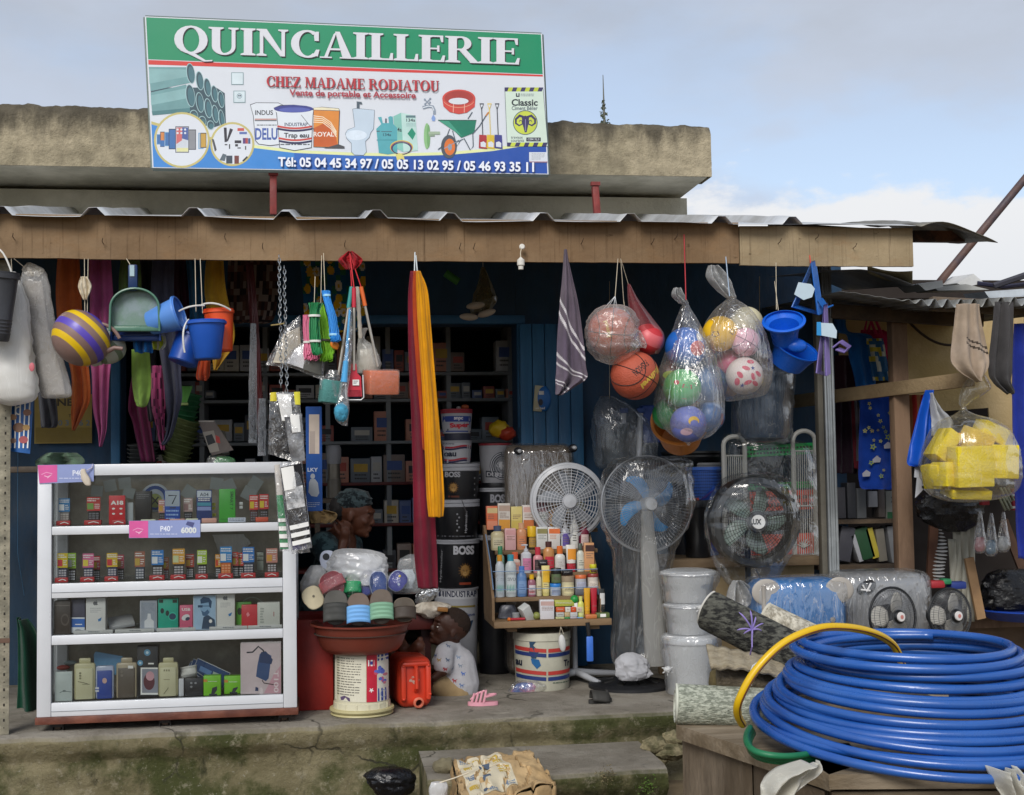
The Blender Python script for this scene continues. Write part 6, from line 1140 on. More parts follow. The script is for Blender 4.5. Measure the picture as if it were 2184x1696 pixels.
t.box(W(391,862,6.9),(.05,.02,.014),mat('#9ab06a',.5),bev=.003);solo(t,'brush','small green bristle brush hung above the basket stacks','brush')
def blister(label,quad,Y,base,art):
 t=MB();t.prism([W(*p,Y)for p in quad],(0,.012,0),base);g=G(t,plane(Y));art(g);return solo(t,'blister_pack',label,'blister pack','hanging packs behind the case',smooth=False)
blister('white blister pack with dark product window hung behind the case',((424,900),(456,896),(498,960),(452,972)),6.9,mat('#6f6560',.5,.2),lambda g:(g.poly([(432,922),(456,918),(468,962),(448,966)],mat('#a8a196')),g.poly([(438,930),(452,926),(460,944),(444,950)],mat('#23282c')),g.poly([(459,928),(468,932),(470,946),(461,944)],mat('#b8403a')),g.rect(424,897,456,900,mat('#b5b0a8'),1)))
blister('second clear pack with black corner frame beside the white blister pack',((462,916),(480,920),(490,970),(462,974)),6.95,mat('#5a564a',.5),lambda g:(g.poly([(474,968),(488,966),(486,948),(481,948),(482,961),(474,964)],mat('#c9c9c4'))))
mb=MB();loft(mb,[(972,446,478),(978,442,494),(988,440,500)],6.8,FPK,.5,wr=.2);loft(mb,[(974,462,488),(980,458,500),(990,456,502)],6.82,mat('#4f9a5a',.5,.2),.4,wr=.1);solo(mb,'packet_heap','small heap of green and clear packets on the counter edge','packets')
#  goods and people on the platform
def Yf(x,y,z=None):return Wz(x,y,ZP if z is None else z).y
def upright(x0,x1,y0,y1,Y):
 a,b=W(x0,y1,Y),W(x1,y1,Y);return V(((a.x+b.x)/2,Y,a.z)),(b.x-a.x)/2,W((x0+x1)/2,y0,Y).z-a.z
# -- red chest and bench
Yr=Yf(670,1516)
mb=MB();RC2=mat('#a32a22',.5,.12,4,.1,30,h2='#8f241e',m2=3);a,b=W(633,1500,Yr),W(712,1500,Yr);zt_=W(670,1321,Yr).z;mb.box(((a.x+b.x)/2,Yr+.2,(ZP+zt_)/2),(b.x-a.x,.4,zt_-ZP),RC2,bev=.008);solo(mb,'red_chest','plain red painted chest between the display case and the upturned bucket','chest')
bn=thing('bench','maroon painted low bench behind the basin of slippers','bench',W(860,1345,6.98));mb=MB();MRN=mat('#5a211d',.55,.15,4);a,b=W(720,1320,6.95),W(930,1320,6.95);mb.box(((a.x+b.x)/2,7.08,a.z-.03),(b.x-a.x,.30,.075),MRN,bev=.004);mb.build('seat',bn)
for x in(a.x+.08,b.x-.05):mb=MB();mb.box((x,7.1,(a.z-.07+ZP)/2),(.05,.22,a.z-.07-ZP),mat('#3f1a18',.6));mb.build('leg',bn)
# -- upturned bucket with label, basin
Yb=Yf(771,1535)+.16;c,r,h=upright(706,838,1392,1522,Yb);c.z=ZP;h=W(770,1392,Yb).z-ZP
t=thing('upturned_bucket','cream paint bucket turned upside down carrying the brown basin','bucket',c);mb=MB();CREAM=mat('#cfcab0',.45,.08,5,.05,dirt=.25);YELL=mat('#b9b083',.5,.1,6,dirt=.2)
R1,R2=r*.93,r*.86
mb.lathe([(R1*1.01,.032),(R1,.04),(R1*.985,h*.22),(R1*.955,h*.225),(R2,h),(R2*.9,h+.004)],CREAM,c,None,44);cs_=cylS(c.x,c.y,R1*.955)
for k in range(6):a=R(-150+k*24);mb.box(c+V((R1*.99*math.cos(a),R1*.99*math.sin(a),h*.13)),(.008,.006,h*.16),CREAM,rot=Matrix.Rotation(a+PI/2,3,'Z'))
bod=mb;mb=MB();mb.lathe([(r*.97,0),(r*1.02,.006),(r*1.0,.012),(r*.97,.014),(r*1.02,.018),(r*1.05,.026),(r*1.04,.034),(r*.94,.036)],YELL,c,None,44);mb.build('lid',t)
def conS(c,r0,r1,z0,z1):
 def S(x,y,e):
  p=W(x,y,c.y-r0*.6);q=max(0,min(1,(p.z-z0)/(z1-z0)));rr=r0+(r1-r0)*q;dx=max(-.98,min(.98,(p.x-c.x)/rr));return V((c.x+dx*(rr+e),c.y-math.sqrt(1-dx*dx)*(rr+e),p.z))
 return S
mb=bod;g=G(mb,conS(c,R1*.955,R2,ZP+h*.22,ZP+h),e0=.002);TX=mat('#6f6c62',.6)
g.rect(716,1398,780,1494,mat('#d6d2bf',.5,.05),6);g.scrib(720,1402,770,1484,TX,15,.35,5);g.rect(781,1395,803,1494,mat('#c0253c',.45,.08),3);g.rect(803,1395,828,1494,mat('#d6d2c6',.45),3);g.rect(804,1395,828,1400,mat('#25408f',.4),3);g.rect(804,1403,828,1408,mat('#25408f',.4),3);g.rect(805,1466,829,1493,mat('#25408f',.4),3);g.ell(817,1478,7,9,mat('#8f9cc0',.4),inner=.8,n=14)
g.rect(784,1405,797,1418,WHP,2);g.rect(787,1408,794,1415,mat('#25408f'),2);g.poly([(791+6*(1 if j%2 else.4)*math.cos(R(j*36-90)),1469+6*(1 if j%2 else.4)*math.sin(R(j*36-90)))for j in range(10)],WHP)
for i in range(14):g.ell(812+rnd.uniform(-12,10),1440+rnd.uniform(-18,18),rnd.uniform(3,6),rnd.uniform(3,6),mat(rnd.choice(('#3a4fa8','#5a6ac0','#d0566a','#c87a88'))),n=9)
g.poly([(727,1486),(735,1482),(746,1486),(747,1493),(728,1492)],mat('#5a4a6a'));mb.build('body',t)
ztop=ZP+h+.006
t=thing('basin','wide red brown plastic basin heaped with wrapped slippers','basin',V((c.x,c.y,ztop)));BR=mat('#74372b',.4,.08,5,.05);rr=108*MP(775,1320,c.y);hb=W(775,1326,c.y).z-ztop
mb=MB();mb.shell([(rr*.62,0),(rr*.72,.008),(rr*.80,.03),(rr*.94,hb-.012),(rr*1.0,hb-.008),(rr*1.005,hb)],BR,(c.x,c.y,ztop),None,56,.006);mb.build('basin',t)
zr=ztop+hb;BC=V((c.x,c.y,zr))
FSL=film('slipper','#f3f5f6',.0,1.6,(26,26,18),.45,.14,.04)
GS='wrapped slippers in the basin'
def slide(label,x0,x1,y0,y1,Y,sole,strap=None,s0=.5,s1=.97,ang=0.,rim=None,dots=(),wrap=True,cat='slipper',tilt=.12,ribs=0):
 cx_,cy_=(x0+x1)/2,(y0+y1)/2;k=MP(cx_,cy_,Y);w,h=(x1-x0)*k,(y1-y0)*k;C0=W(cx_,cy_,Y);M=TM(C0,EUL(-tilt,0,0)@Matrix.Rotation(ang,3,'Y'));t=thing('slipper',label,cat,C0-V((0,0,h/2)),GS)
 out=[]
 for i in range(28):
  a=2*PI*i/28;x=math.cos(a);z=math.sin(a);out.append((w/2*(abs(x)**.8)*(1 if x>0 else-1)*(1.0 if z>0 else.92),h/2*(abs(z)**.75)*(1 if z>0 else-1)))
 mb=MB();mb.prism([M@V((x,.022,z))for x,z in out],M.to_3x3()@V((0,-.018,0)),rim or sole);mb.prism([M@V((x*.93,.004,z*.95))for x,z in out],M.to_3x3()@V((0,-.005,0)),sole)
 for(dx,dz,rr_,m)in dots:mb.lathe([(rr_,0),(rr_,.002)],m,M@V((dx*w/2,-.0015,dz*h/2)),M.to_3x3()@Matrix.Rotation(R(90),3,'X'),12)
 mb.build('sole',t)
 if strap:
  mb=MB();zt2,zb2=h/2-s0*h,h/2-s1*h
  def f(u,v):a=PI*u;q=.012+.026*math.sin(a)+(.004*math.sin(v*ribs*PI)**2 if ribs else 0);return M@V((-w*.50*math.cos(a),-q,zt2+(zb2-zt2)*v+.006*math.sin(a)))
  mb.grid(f,16,max(6,ribs*4),strap);mb.build('strap',t,solid=.004)
 if wrap:mb=MB();mb.ball(M@V((0,-.005,-.004)),(w*.55,.042,h*.54),FSL,40,26,rot=M.to_3x3(),fn=lambda d:1+.12*nz3(d.x*2+x0,d.y*2,d.z*3)+.08*nz3(d.x*6,d.z*7,x1));mb.build('wrapper',t)
 return t
Yn=c.y-.10
slide('white clog with round hole standing at the back left of the basin',682,716,1174,1216,c.y+.08,mat('#c9d0e2',.5),None,dots=[(-.2,.35,.017,mat('#23262b'))],wrap=False,cat='clog')
mb=MB();loft(mb,[(1170,730,752),(1174,714,790),(1184,706,818),(1204,700,826),(1224,700,828),(1246,700,836)],c.y+.04,film('whitebag','#fafbfc',.72,1.3,(10,10,10),.5,.2,.4),.55,60,.13,3.4);loft(mb,[(1184,724,790),(1200,716,812),(1230,712,820)],c.y+.06,mat('#d5d8df',.6),.4,wr=.15);solo(mb,'plastic_bag','bulging white plastic bag on top of the heaped slippers','bag')
mb=MB();loft(mb,[(1182,872,882),(1188,860,892),(1196,850,900),(1230,846,901),(1258,834,898),(1266,840,890)],c.y+.03,film('netbag','#eef2f4',.20,1.0,(30,30,30),.5,.2,.6),.5,48,.06,2);loft(mb,[(1215,858,880),(1235,852,884),(1255,846,880)],c.y+.05,mat('#c9d2da',.5,.1),.4,wr=.2);solo(mb,'net_bag','white net bag with a pale shoe at the right of the heap','bag')
mb=MB();loft(mb,[(1206,664,684),(1216,654,694),(1236,644,696),(1256,640,690),(1280,648,690)],c.y+.05,film('whitebag','#fafbfc',.72,1.3,(10,10,10),.5,.2,.4),.6,40,.12,3);loft(mb,[(1214,662,684),(1240,652,692),(1276,655,686)],c.y+.06,mat('#bdb5a4',.7),.4,wr=.15);solo(mb,'shoe_bag','clear bag with beige shoes at the left edge of the basin','bag')
slide('cream round-toed sole leaning out at the left of the basin',646,690,1250,1300,Yn+.03,mat('#cfc4a4',.6),None,ang=-.5,dots=[(.1,.1,.006,mat('#6a6455'))],wrap=False)
slide('red and white striped slipper pair under crinkled film',682,736,1218,1274,Yn+.05,mat('#b8525a',.6),mat('#c46a70',.6),.3,.7,ang=-.45,rim=mat('#d8d0cc',.6))
DY,DB_=mat('#c9b84a',.6),mat('#30405a',.6)
slide('green slipper with coloured dots in the middle of the heap',734,770,1224,1276,Yn+.07,mat('#1f9a5c',.6),mat('#2aa868',.6),.35,.8,dots=[(-.4,.6,.007,DY),(.2,.7,.008,mat('#1f4a30')),(.5,.4,.006,DY)])
slide('violet blue slipper with a yellow dot behind the plain blue one',766,798,1215,1270,Yn+.07,mat('#3a4288',.6),None,ang=.1,rim=mat('#c9d2e8',.5),dots=[(-.2,.45,.007,DY),(.3,.6,.005,mat('#c86a5a'))])
slide('plain navy blue slipper with white rim at the centre of the heap',788,826,1218,1274,Yn+.04,mat('#2c4684',.6),None,ang=-.05,rim=mat('#c9d2e8',.5))
slide('violet blue slipper lying sideways at the right of the heap',828,868,1217,1262,Yn+.06,mat('#3d428a',.6),None,ang=.6,rim=mat('#c9d2e8',.5),dots=[(-.1,.5,.006,DY),(.3,-.2,.006,mat('#a8b4c8'))])
slide('charcoal quilted slide at the front left of the basin',690,742,1258,1332,Yn-.03,mat('#5a5852',.7),mat('#3a3b39',.7),.44,.96,ribs=3,wrap=False,tilt=.28)
slide('light blue slide with wide ribbed strap at the front',740,789,1264,1334,Yn-.05,mat('#6a5a50',.7),mat('#6fa6dc',.6),.46,.97,ribs=4,wrap=False,tilt=.28)
slide('mint green slide with ribbed strap at the front',789,838,1256,1330,Yn-.05,mat('#62564c',.7),mat('#7aa58a',.6),.46,.93,ribs=4,wrap=False,tilt=.28)
slide('dark brown slide at the front right of the basin',838,886,1274,1326,Yn-.03,mat('#4a4034',.6),mat('#3a3028',.6),.46,.95,rim=mat('#6a5f50',.6),wrap=False,tilt=.28)
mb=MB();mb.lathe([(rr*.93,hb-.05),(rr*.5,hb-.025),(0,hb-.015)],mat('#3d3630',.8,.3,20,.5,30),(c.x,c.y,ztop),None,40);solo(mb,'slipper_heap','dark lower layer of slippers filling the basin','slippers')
FOIL=mat('#b9bcc0',.28,.2,20,.9,40,metal=.85)
mb=MB();loft(mb,[(1254,905,936),(1262,892,938),(1276,886,926),(1288,890,912)],6.95,FOIL,.6,40,.28,3);solo(mb,'foil_packet','crumpled silver foil packet beside the maroon scarf end','foil')
mb=MB();loft(mb,[(1284,902,938),(1290,890,958),(1302,884,960),(1312,896,948),(1318,906,940)],6.92,mat('#a89a88',.7,.25,12,.6,30,h2='#d5cdbf',m2=9),.6,44,.22,3);mb.box(W(944,1300,6.85),(.055,.03,.022),mat('#a8743a',.6,.2),rot=EUL(0,.1,0),bev=.005);solo(mb,'bread_packet','paper and plastic wrapped bread on the bench end','packet')
# -- people
def remesh(mb,name,parent,vox=.006,it=4,m=None):
 o=mb.build(name,parent,smooth=False);md=o.modifiers.new('r','REMESH');md.mode='VOXEL';md.voxel_size=vox;s=o.modifiers.new('s','SMOOTH');s.factor=.5;s.iterations=it
 bpy.context.view_layer.update();dg=bpy.context.evaluated_depsgraph_get();me=bpy.data.meshes.new_from_object(o.evaluated_get(dg));old=o.data;o.modifiers.clear();o.data=me;me.name=name;bpy.data.meshes.remove(old)
 me.materials.clear();me.materials.append(m);me.polygons.foreach_set('material_index',[0]*len(me.polygons));me.polygons.foreach_set('use_smooth',[True]*len(me.polygons));me.update();return o
def capsule(mb,pts,rs,m,n=14):
 pts=[V(p)for p in pts];mb.tube(pts,rs,m,n)
 for p,r in zip(pts,rs):mb.ball(p,r,m,14,8)
SKIN=mat('#613a29',.5,.08,12,.15,90,spec=.45,h2='#5a3423',m2=6);SKINC=mat('#462a1f',.5,.08,12,.15,90,spec=.45)
def head(mb,c,fwd,upv,s,m,child=False,mouth=True):
 M=TM(c,Matrix((V(fwd).normalized(),V(upv).normalized().cross(V(fwd).normalized()),V(upv).normalized())).transposed());E=lambda x,y,z,rx,ry,rz:mb.ball(M@V((x*s,y*s,z*s)),(rx*s,ry*s,rz*s),m,20,12,rot=M.to_3x3())
 k=1.06 if child else 1.
 E(-.012,0,.035,.098*k,.076*k,.088*k);E(.030,0,-.005,.066,.062,.082);E(.045,0,-.062,.044,.042,.040);E(.074,0,-.084,.020,.022,.016);E(.085,0,.042,.016,.05,.016)
 E(.098,0,-.012,.015,.012,.018);E(.092,0,.012,.010,.009,.026);E(.094,0,-.020,.012,.018,.009);E(.090,0,-.045,.013,.022,.008);E(.088,0,-.058,.012,.020,.008)
 for sy in(-1,1):E(.064,sy*.040,-.012,.022,.018,.022);E(.078,sy*.030,.018,.012,.015,.009);E(-.006,sy*.076,-.004,.018,.008,.028)
 return M
wo=thing('person','woman in dark teal dress and patterned headwrap sitting behind the basin, hand to her neck','person',W(700,1440,7.05))
HC=W(757,1100,7.0);fw=V((.94,-.26,-.24));up_=V((.18,-.06,.98));nb=W(726,1150,7.03);sh1=W(690,1162,6.93);sh2=W(742,1160,7.17);hip=W(702,1330,7.08);el=W(722,1216,6.82);wr=W(733,1152,6.88)
mb=MB();S_=SKIN;M=head(mb,HC,fw,up_,1.0,S_);capsule(mb,[HC+V((-.035,.0,-.05)),nb],[.05,.055],S_);capsule(mb,[nb+V((0,0,-.01)),(nb+hip)/2,hip],[.085,.125,.15],S_);capsule(mb,[sh1,nb,sh2],[.06,.07,.06],S_)
capsule(mb,[sh1,el,wr],[.052,.042,.027],S_);capsule(mb,[sh2,W(790,1225,7.12),W(800,1290,6.95)],[.052,.042,.028],S_)
for(k1,k2,an,ft)in(((800,1300,7.12),(800,1300,7.12),(862,1388,6.75),1),((790,1310,6.98),(790,1310,6.98),(840,1400,6.78),0)):
 capsule(mb,[hip+V((.05,-.02,-.02)),W(*k1),W(*an)],[.095,.065,.036],S_)
an=W(862,1388,6.75);heel=W(872,1396,6.73);ball_=W(893,1378,6.70);capsule(mb,[an,heel],[.034,.032],S_);capsule(mb,[heel,(heel+ball_)/2,ball_],[.030,.029,.034],S_)
for i,(x,y,r)in enumerate(((896,1364,.0155),(900,1374,.011),(903,1382,.010),(904,1390,.009),(904,1397,.008))):capsule(mb,[ball_+V((0,-.005*i,-.012*i)),W(x,y,6.70)],[r*1.05,r],S_,10)
pm=W(735,1136,6.87);capsule(mb,[wr,pm],[.025,.030],S_)
for i,(p1,p2,r)in enumerate((((727,1118),(718,1110),.0095),((735,1113),(733,1120),.0095),((741,1114),(745,1122),.009),((746,1118),(750,1126),.008))):capsule(mb,[W(731+i*4,1130-i,6.865),W(*p1,6.86),W(*p2,6.875)],[r*1.1,r,r*.85],S_,10)
capsule(mb,[W(724,1140,6.87),W(716,1128,6.86),W(712,1117,6.865)],[.012,.010,.009],S_,10)
body=remesh(mb,'body',wo,.0048,3,SKIN)
mb=MB();
for sy in(-1,1):mb.tube([M@V((.080+.004*math.cos(a),sy*(.031+.014*math.cos(a+.0)*sy*0+.013*(a-PI/2)/1.2),.004-.006*math.sin(a)))for a in[PI/2-1.1+2.2*i/8 for i in range(9)]],.0022,mat('#160d0a',.6),5);mb.tube([M@V((.086-.006*abs(i-3)/3,sy*(.018+.008*i),.030+.004*math.sin(PI*i/6)))for i in range(7)],.0022,mat('#1c110d',.7),5)
mb.build('eyelids',wo);mb=MB();mb.ball(M@V((.097,0,-.047)),(.004,.013,.004),mat('#5f3028',.45),rot=M.to_3x3());mb.ball(M@V((.095,0,-.057)),(.004,.012,.004),mat('#66332a',.45),rot=M.to_3x3());mb.build('lips',wo)
mb=MB();WR=cloth('#4c5c60','#20292e',m2=34,m2w=.04)
def wrapfn(d):return 1+.05*math.sin(d.z*16+d.x*5)+.05*nz3(d.x*3,d.y*3,d.z*4)
mb.ball(M@V((-.022,0,.070)),(.103,.084,.070),WR,30,18,rot=M.to_3x3()@EUL(0,-.25,0),fn=wrapfn);mb.ball(M@V((-.085,0,.02)),(.06,.072,.07),mat('#1a1718',.8,.2,12),24,14,rot=M.to_3x3(),fn=wrapfn);mb.build('headwrap',wo)
mb=MB();mb.lathe([(.0,-.012),(.006,-.008),(.007,.004),(.0,.010)],mat('#c9b98a',.25,metal=.6),M@V((-.004,-.088,-.045)),None,10,1,1);mb.build('earring',wo)
DRS=cloth('#22343a','#4a6468',m2=16,m2w=.05,transl=0.)
mb=MB();capsule(mb,[nb+V((-.02,0,-.06)),(nb+hip)/2,hip+V((0,0,.02))],[.10,.145,.175],DRS);capsule(mb,[sh1+V((.01,0,-.01)),nb+V((-.02,.02,-.05)),sh2+V((.01,0,-.01))],[.072,.082,.072],DRS);capsule(mb,[sh1,sh1*.45+el*.55],[.074,.068],DRS);capsule(mb,[hip+V((.05,-.02,-.02)),W(796,1300,7.1),W(826,1352,6.9)],[.13,.095,.085],DRS);remesh(mb,'dress',wo,.008,5,DRS)
mb=MB();drape(mb,[(1088,662,690),(1094,660,716),(1104,660,718),(1116,664,706)],6.85,cloth('#b09468','#9a7f55'),.02,2.5,1,pinch=1);solo(mb,'tan_cloth','tan folded cloth hanging just behind the sock packets by the woman','cloth',solid=.004)
Yk=Yf(965,1484)+.10
ch=thing('person','small child in white printed shirt and beige trousers sitting on the platform, looking left','person',W(960,1470,Yk));hc=W(957,1348,Yk);fw=V((-.93,-.22,.30));upc=V((.30,-.02,.95));nk=W(962,1378,Yk+.01);hp=W(974,1462,Yk)
mb=MB();Mc=head(mb,hc+V((.0,0,.010)),fw,upc,.92,SKINC,True);capsule(mb,[hc+V((.02,0,-.03)),nk],[.04,.042],SKINC);capsule(mb,[nk,(nk+hp)/2,hp],[.05,.085,.09],SKINC);s1,s2=W(948,1392,Yk-.08),W(960,1392,Yk+.10);capsule(mb,[s1,nk+V((0,0,-.02)),s2],[.036,.045,.036],SKINC)
e1=W(944,1432,Yk-.12);h1=W(925,1446,Yk-.12);capsule(mb,[s1,e1,h1],[.034,.028,.020],SKINC);e2=W(930,1425,Yk+.10);h2_=W(912,1430,Yk+.06);capsule(mb,[s2,e2,h2_],[.034,.028,.020],SKINC)
for i in range(4):capsule(mb,[h1+V((-.01,-.012+.008*i,0)),h1+V((-.034,-.014+.009*i,-.008))],[.007,.006],SKINC,8)
capsule(mb,[h1,h1+V((-.008,-.022,.004))],[.009,.007],SKINC,8)
for(y,dz)in((-.06,0),(.07,.01)):kn=W(925,1458,Yk+y);ft=W(890,1476,Yk+y);ft.z=ZP+.04;capsule(mb,[hp+V((0,y*.7,-.02)),kn,ft],[.062,.046,.03],SKINC);capsule(mb,[ft,ft+V((-.05,0,-.012))],[.026,.02],SKINC)
remesh(mb,'body',ch,.0045,3,SKINC)
mb=MB();mb.ball(Mc@V((-.016,0,.040)),(.0935,.0725,.0835),mat('#2c1d14',.9,.2,40,.3,240),28,16,rot=Mc.to_3x3());mb.build('hair',ch)
mb=MB()
for sy in(-1,1):mb.ball(Mc@V((.073,sy*.030,.004)),(.008,.009,.006),mat('#d8d0c8',.3),12,8);mb.ball(Mc@V((.080,sy*.031,.004)),(.003,.005,.005),mat('#120c0a',.2),10,6)
mb.build('eye',ch)
SHT=cloth('#c9c8cc',bs=200,transl=.05)
mb=MB();capsule(mb,[nk+V((0,0,-.012)),(nk+hp)/2+V((.012,0,.0)),hp+V((.008,0,.005))],[.058,.104,.112],SHT);capsule(mb,[s1,nk+V((0,0,-.02)),s2],[.05,.056,.05],SHT);capsule(mb,[s1,s1*.35+e1*.65],[.05,.052],SHT);capsule(mb,[s2,s2*.35+e2*.65],[.05,.052],SHT);sh=remesh(mb,'shirt',ch,.007,5,SHT)
mb=MB();PT2=cloth('#a8906a',transl=0.)
for y in(-.06,.07):capsule(mb,[hp+V((0,y*.7,-.03)),W(938,1462,Yk+y)],[.075,.062],PT2)
remesh(mb,'trousers',ch,.007,4,PT2)
from mathutils.bvhtree import BVHTree
mb=MB();_of=V(ch['_o']);BV=BVHTree.FromPolygons([v.co+_of for v in sh.data.vertices],[tuple(p.vertices)for p in sh.data.polygons])
def motif(x,y,c):
 loc,nrm,_,_=BV.ray_cast(CAMP,ray(x,y))
 if loc is None:return
 A=axes(nrm);k=.0026
 for(dx,dy,w,h)in((0,0,6,3),(-3.5,-2.5,3,3),(-2.5,2.5,1.4,3),(2,2.5,1.4,3),(4,-2,2.5,1)):
  p=loc+nrm*.0015+A@V((dx*k,-dy*k,0));mb.add([p+A@V((sx*w*k/2,sy*h*k/2,0))for sx,sy in((-1,-1),(1,-1),(1,1),(-1,1))],[(0,1,2,3)],mat(c,.8))
for(x,y,c)in((956,1378,'#6a7a94'),(930,1398,'#5a6f94'),(937,1408,'#a88a4a'),(955,1408,'#55667f'),(978,1402,'#8fa0b8'),(950,1427,'#b03a44'),(988,1437,'#5a7ac0'),(970,1452,'#b03a44'),(965,1426,'#6a7a94'),(982,1420,'#8f9aa8'),(985,1462,'#6a7fa8')):motif(x,y,c)
if mb.v:mb.build('print',ch,smooth=False)
# -- jerrycan
Yj=Yf(900,1512)
t=thing('jerrycan','orange red jerrycan lying on its side with open mouth toward the street','jerrycan',W(885,1508,Yj+.1));OR=mat('#d9432a',.42,.1,5,.08,30,h2='#c23a22',m2=5);a,b=W(856,1510,Yj),W(931,1510,Yj);zt_=W(890,1404,Yj).z;w=b.x-a.x;h=zt_-ZP;cx_=(a.x+b.x)/2-.012
mb=MB();rot=Matrix.Rotation(.12,3,'Z');M=TM((cx_,Yj,ZP),rot)
mb.box(M@V((0,.17,h/2)),(w,.30,h),OR,rot=rot,bev=.045,seg=4)
for sx in(-1,1):mb.box(M@V((sx*w*.36,.012,h*.52)),(w*.16,.03,h*.72),OR,rot=rot,bev=.012)
mb.box(M@V((0,.012,h*.88)),(w*.8,.03,h*.10),OR,rot=rot,bev=.012)
for(x,z)in((-.36,.85),(.36,.85),(-.36,.2),(.4,.28)):mb.ball(M@V((x*w,-.002,z*h)),.007,OR,10,6)
mb.build('body',t);mb=MB();mb.tube([M@V((0,.015,h*.86)),M@V((0,-.012,h*.80)),M@V((0,-.012,h*.42)),M@V((0,.02,h*.34))],.010,OR,8);mb.build('handle',t)
mb=MB();rx=rot@Matrix.Rotation(R(90),3,'X');mb.shell([(.020,-.03),(.020,.004),(.026,.006),(.026,.014),(.021,.016),(.021,.026)],mat('#c86a50',.45),M@V((w*.05,-.002,h*.13)),rx,24,.004);mb.lathe([(.018,-.02),(.018,-.018)],mat('#3a0f0a',.8),M@V((w*.05,-.004,h*.13)),rx,20);mb.build('spout',t)
mb=MB();g=G(mb,lambda x,y,e:M@V((x,.0185-e,y)));
for i in range(9):g.ell(-.03+rnd.random()*.05,h*(.5+.12*rnd.random()),.006,.005,mat('#c9b8a8',.7),n=8,inner=.5)
mb.build('label_residue',t)
# -- paint bucket stacks
BKS='paint buckets stacked in the doorway'
BLK=mat('#15161a',.4,.08,5);BW=mat('#a9abb2',.45,.05);LIDG=mat('#9a9ca3',.45,.05);GOLD=mat('#a8843c',.4)
def lion(g,cx,cy,s):
 for i in range(16):a=2*PI*i/16;g.poly([(cx+s*.5*math.cos(a-.3),cy+s*.6*math.sin(a-.3)),(cx+s*(1+.12*(i%2))*math.cos(a),cy+s*(1.15+.1*(i%2))*math.sin(a)),(cx+s*.5*math.cos(a+.3),cy+s*.6*math.sin(a+.3))],mat('#5f421f' if i%2 else '#7a5526',.5))
 g.ell(cx,cy,s*.62,s*.78,mat('#94703c',.5));g.ell(cx,cy+s*.42,s*.3,s*.3,mat('#b08d58',.5));g.poly([(cx-s*.14,cy+s*.25),(cx+s*.14,cy+s*.25),(cx,cy+s*.42)],K)
 for sx in(-1,1):g.ell(cx+sx*s*.28,cy-s*.08,s*.10,s*.06,K,n=10);g.line([(cx+sx*s*.16,cy-s*.1),(cx+sx*s*.13,cy+s*.25)],s*.07,mat('#6a4c24'))
def tin(label,x0,x1,ylid,y0,y1,Y,m,lidm,draw=None,bail=False,yfloor=None):
 c,r,h=upright(x0,x1,y0,y1,Y);t=thing('paint_bucket',label,'paint bucket',c,BKS);mb=MB();mb.lathe([(r*.86,0),(r*.87,.004),(r*.97,h*.9),(r*.97,h)],m,c,None,44)
 if draw:draw(G(mb,conS(c,r*.865,r*.97,c.z,c.z+h*.9),e0=.0015))
 mb.build('body',t);hl=W(x0,ylid,Y).z-W(x0,y0,Y).z;mb=MB();mb.lathe([(r*.97,h-.002),(r*1.0,h),(r*1.0,h+hl*.45),(r*.96,h+hl*.5),(r*1.0,h+hl*.55),(r*1.0,h+hl*.94),(r*.9,h+hl)],lidm,c,None,44);mb.build('lid',t)
 if bail:mb=MB();mb.tube([W(x0+(x1-x0)*.62,ylid+2,Y-r-.01),W(x0+(x1-x0)*.75,(y0+y1)/2-12,Y-r-.02)],.002,mat('#3a3a3e',.4),5);mb.build('handle',t)
 return t
YP=7.42
zfl=W_y(W(975,1400,YP).x,YP,ZP)
def d_ind(g):g.rect(934,1256,1018,1276,mat('#b9bbc0',.5),10);g.text('INDUSTRAP',(948,1259,1016,1272),mat('#1f2540',.5),.03);g.poly([(936,1260),(940,1260),(940,1268),(943,1268),(943,1260),(946,1260),(946,1272),(936,1272)],mat('#1f2540'));g.rect(930,1290,1020,1294,mat('#8a7a3a',.5),10);g.text('Vinylique',(972,1306,1012,1314),mat('#3a4a7a',.5),.02);g.text('AV',(975,1322,1008,1345),mat('#1d3d5c',.5),.05);g.text('Peinture',(938,1306,968,1314),mat('#3a4a7a',.5),.02)
tin('white paint bucket with dark blue capitals at the base of the tall stack',927,1023,1252,1256,zfl,YP,BW,LIDG,d_ind)
def d_boss(g):g.text('BOSS',(965,1163,1010,1182),mat('#b9bac0',.5),.05);lion(g,990,1216,15);g.rect(978,1241,1003,1246,mat('#8a3a24',.5),3);g.text('Hydrocolor',((938,1242),(940,1172),(945,1172),(943,1242)),mat('#8f9096',.5),.01)
tin('black paint bucket with a clear lion picture, biggest of the black ones',925,1024,1149,1158,1252,YP,BLK,LIDG,d_boss)
def d_side(g):g.text('Hydrocolor',((989,1136),(990,1088),(996,1088),(995,1136)),mat('#a9aab0',.5),.02);[g.ell(973+(i%3==1)*4,1096+i*7,2,2.2,mat('#85868c'),n=8)for i in range(6)];g.scrib(934,1142,1010,1147,mat('#5f6066'),1)
tin('black paint bucket turned to show sideways lettering, third up the tall stack',921,1024,1065,1080,1149,YP,BLK,LIDG,d_side,True)
def d_bossb(g):g.text('BOSS',(949,1006,980,1018),mat('#9a9ba2',.5),.05);lion(g,966,1040,11);g.rect(956,1057,978,1061,mat('#5a2c1e',.5),2);[g.ell(1011,1020+i*12,1.4,2,mat('#7a7b80'),n=8)for i in range(4)]
tin('black lion paint bucket beside the yellow scarf, near the top of the tall stack',940,1024,989,1004,1065,YP,BLK,LIDG,d_bossb)
def wav(g,y,m,x0=944,x1=1004):g.line([(x0+(x1-x0)*i/8,y+2.2*math.sin(i*.75))for i in range(9)],3.6,m)
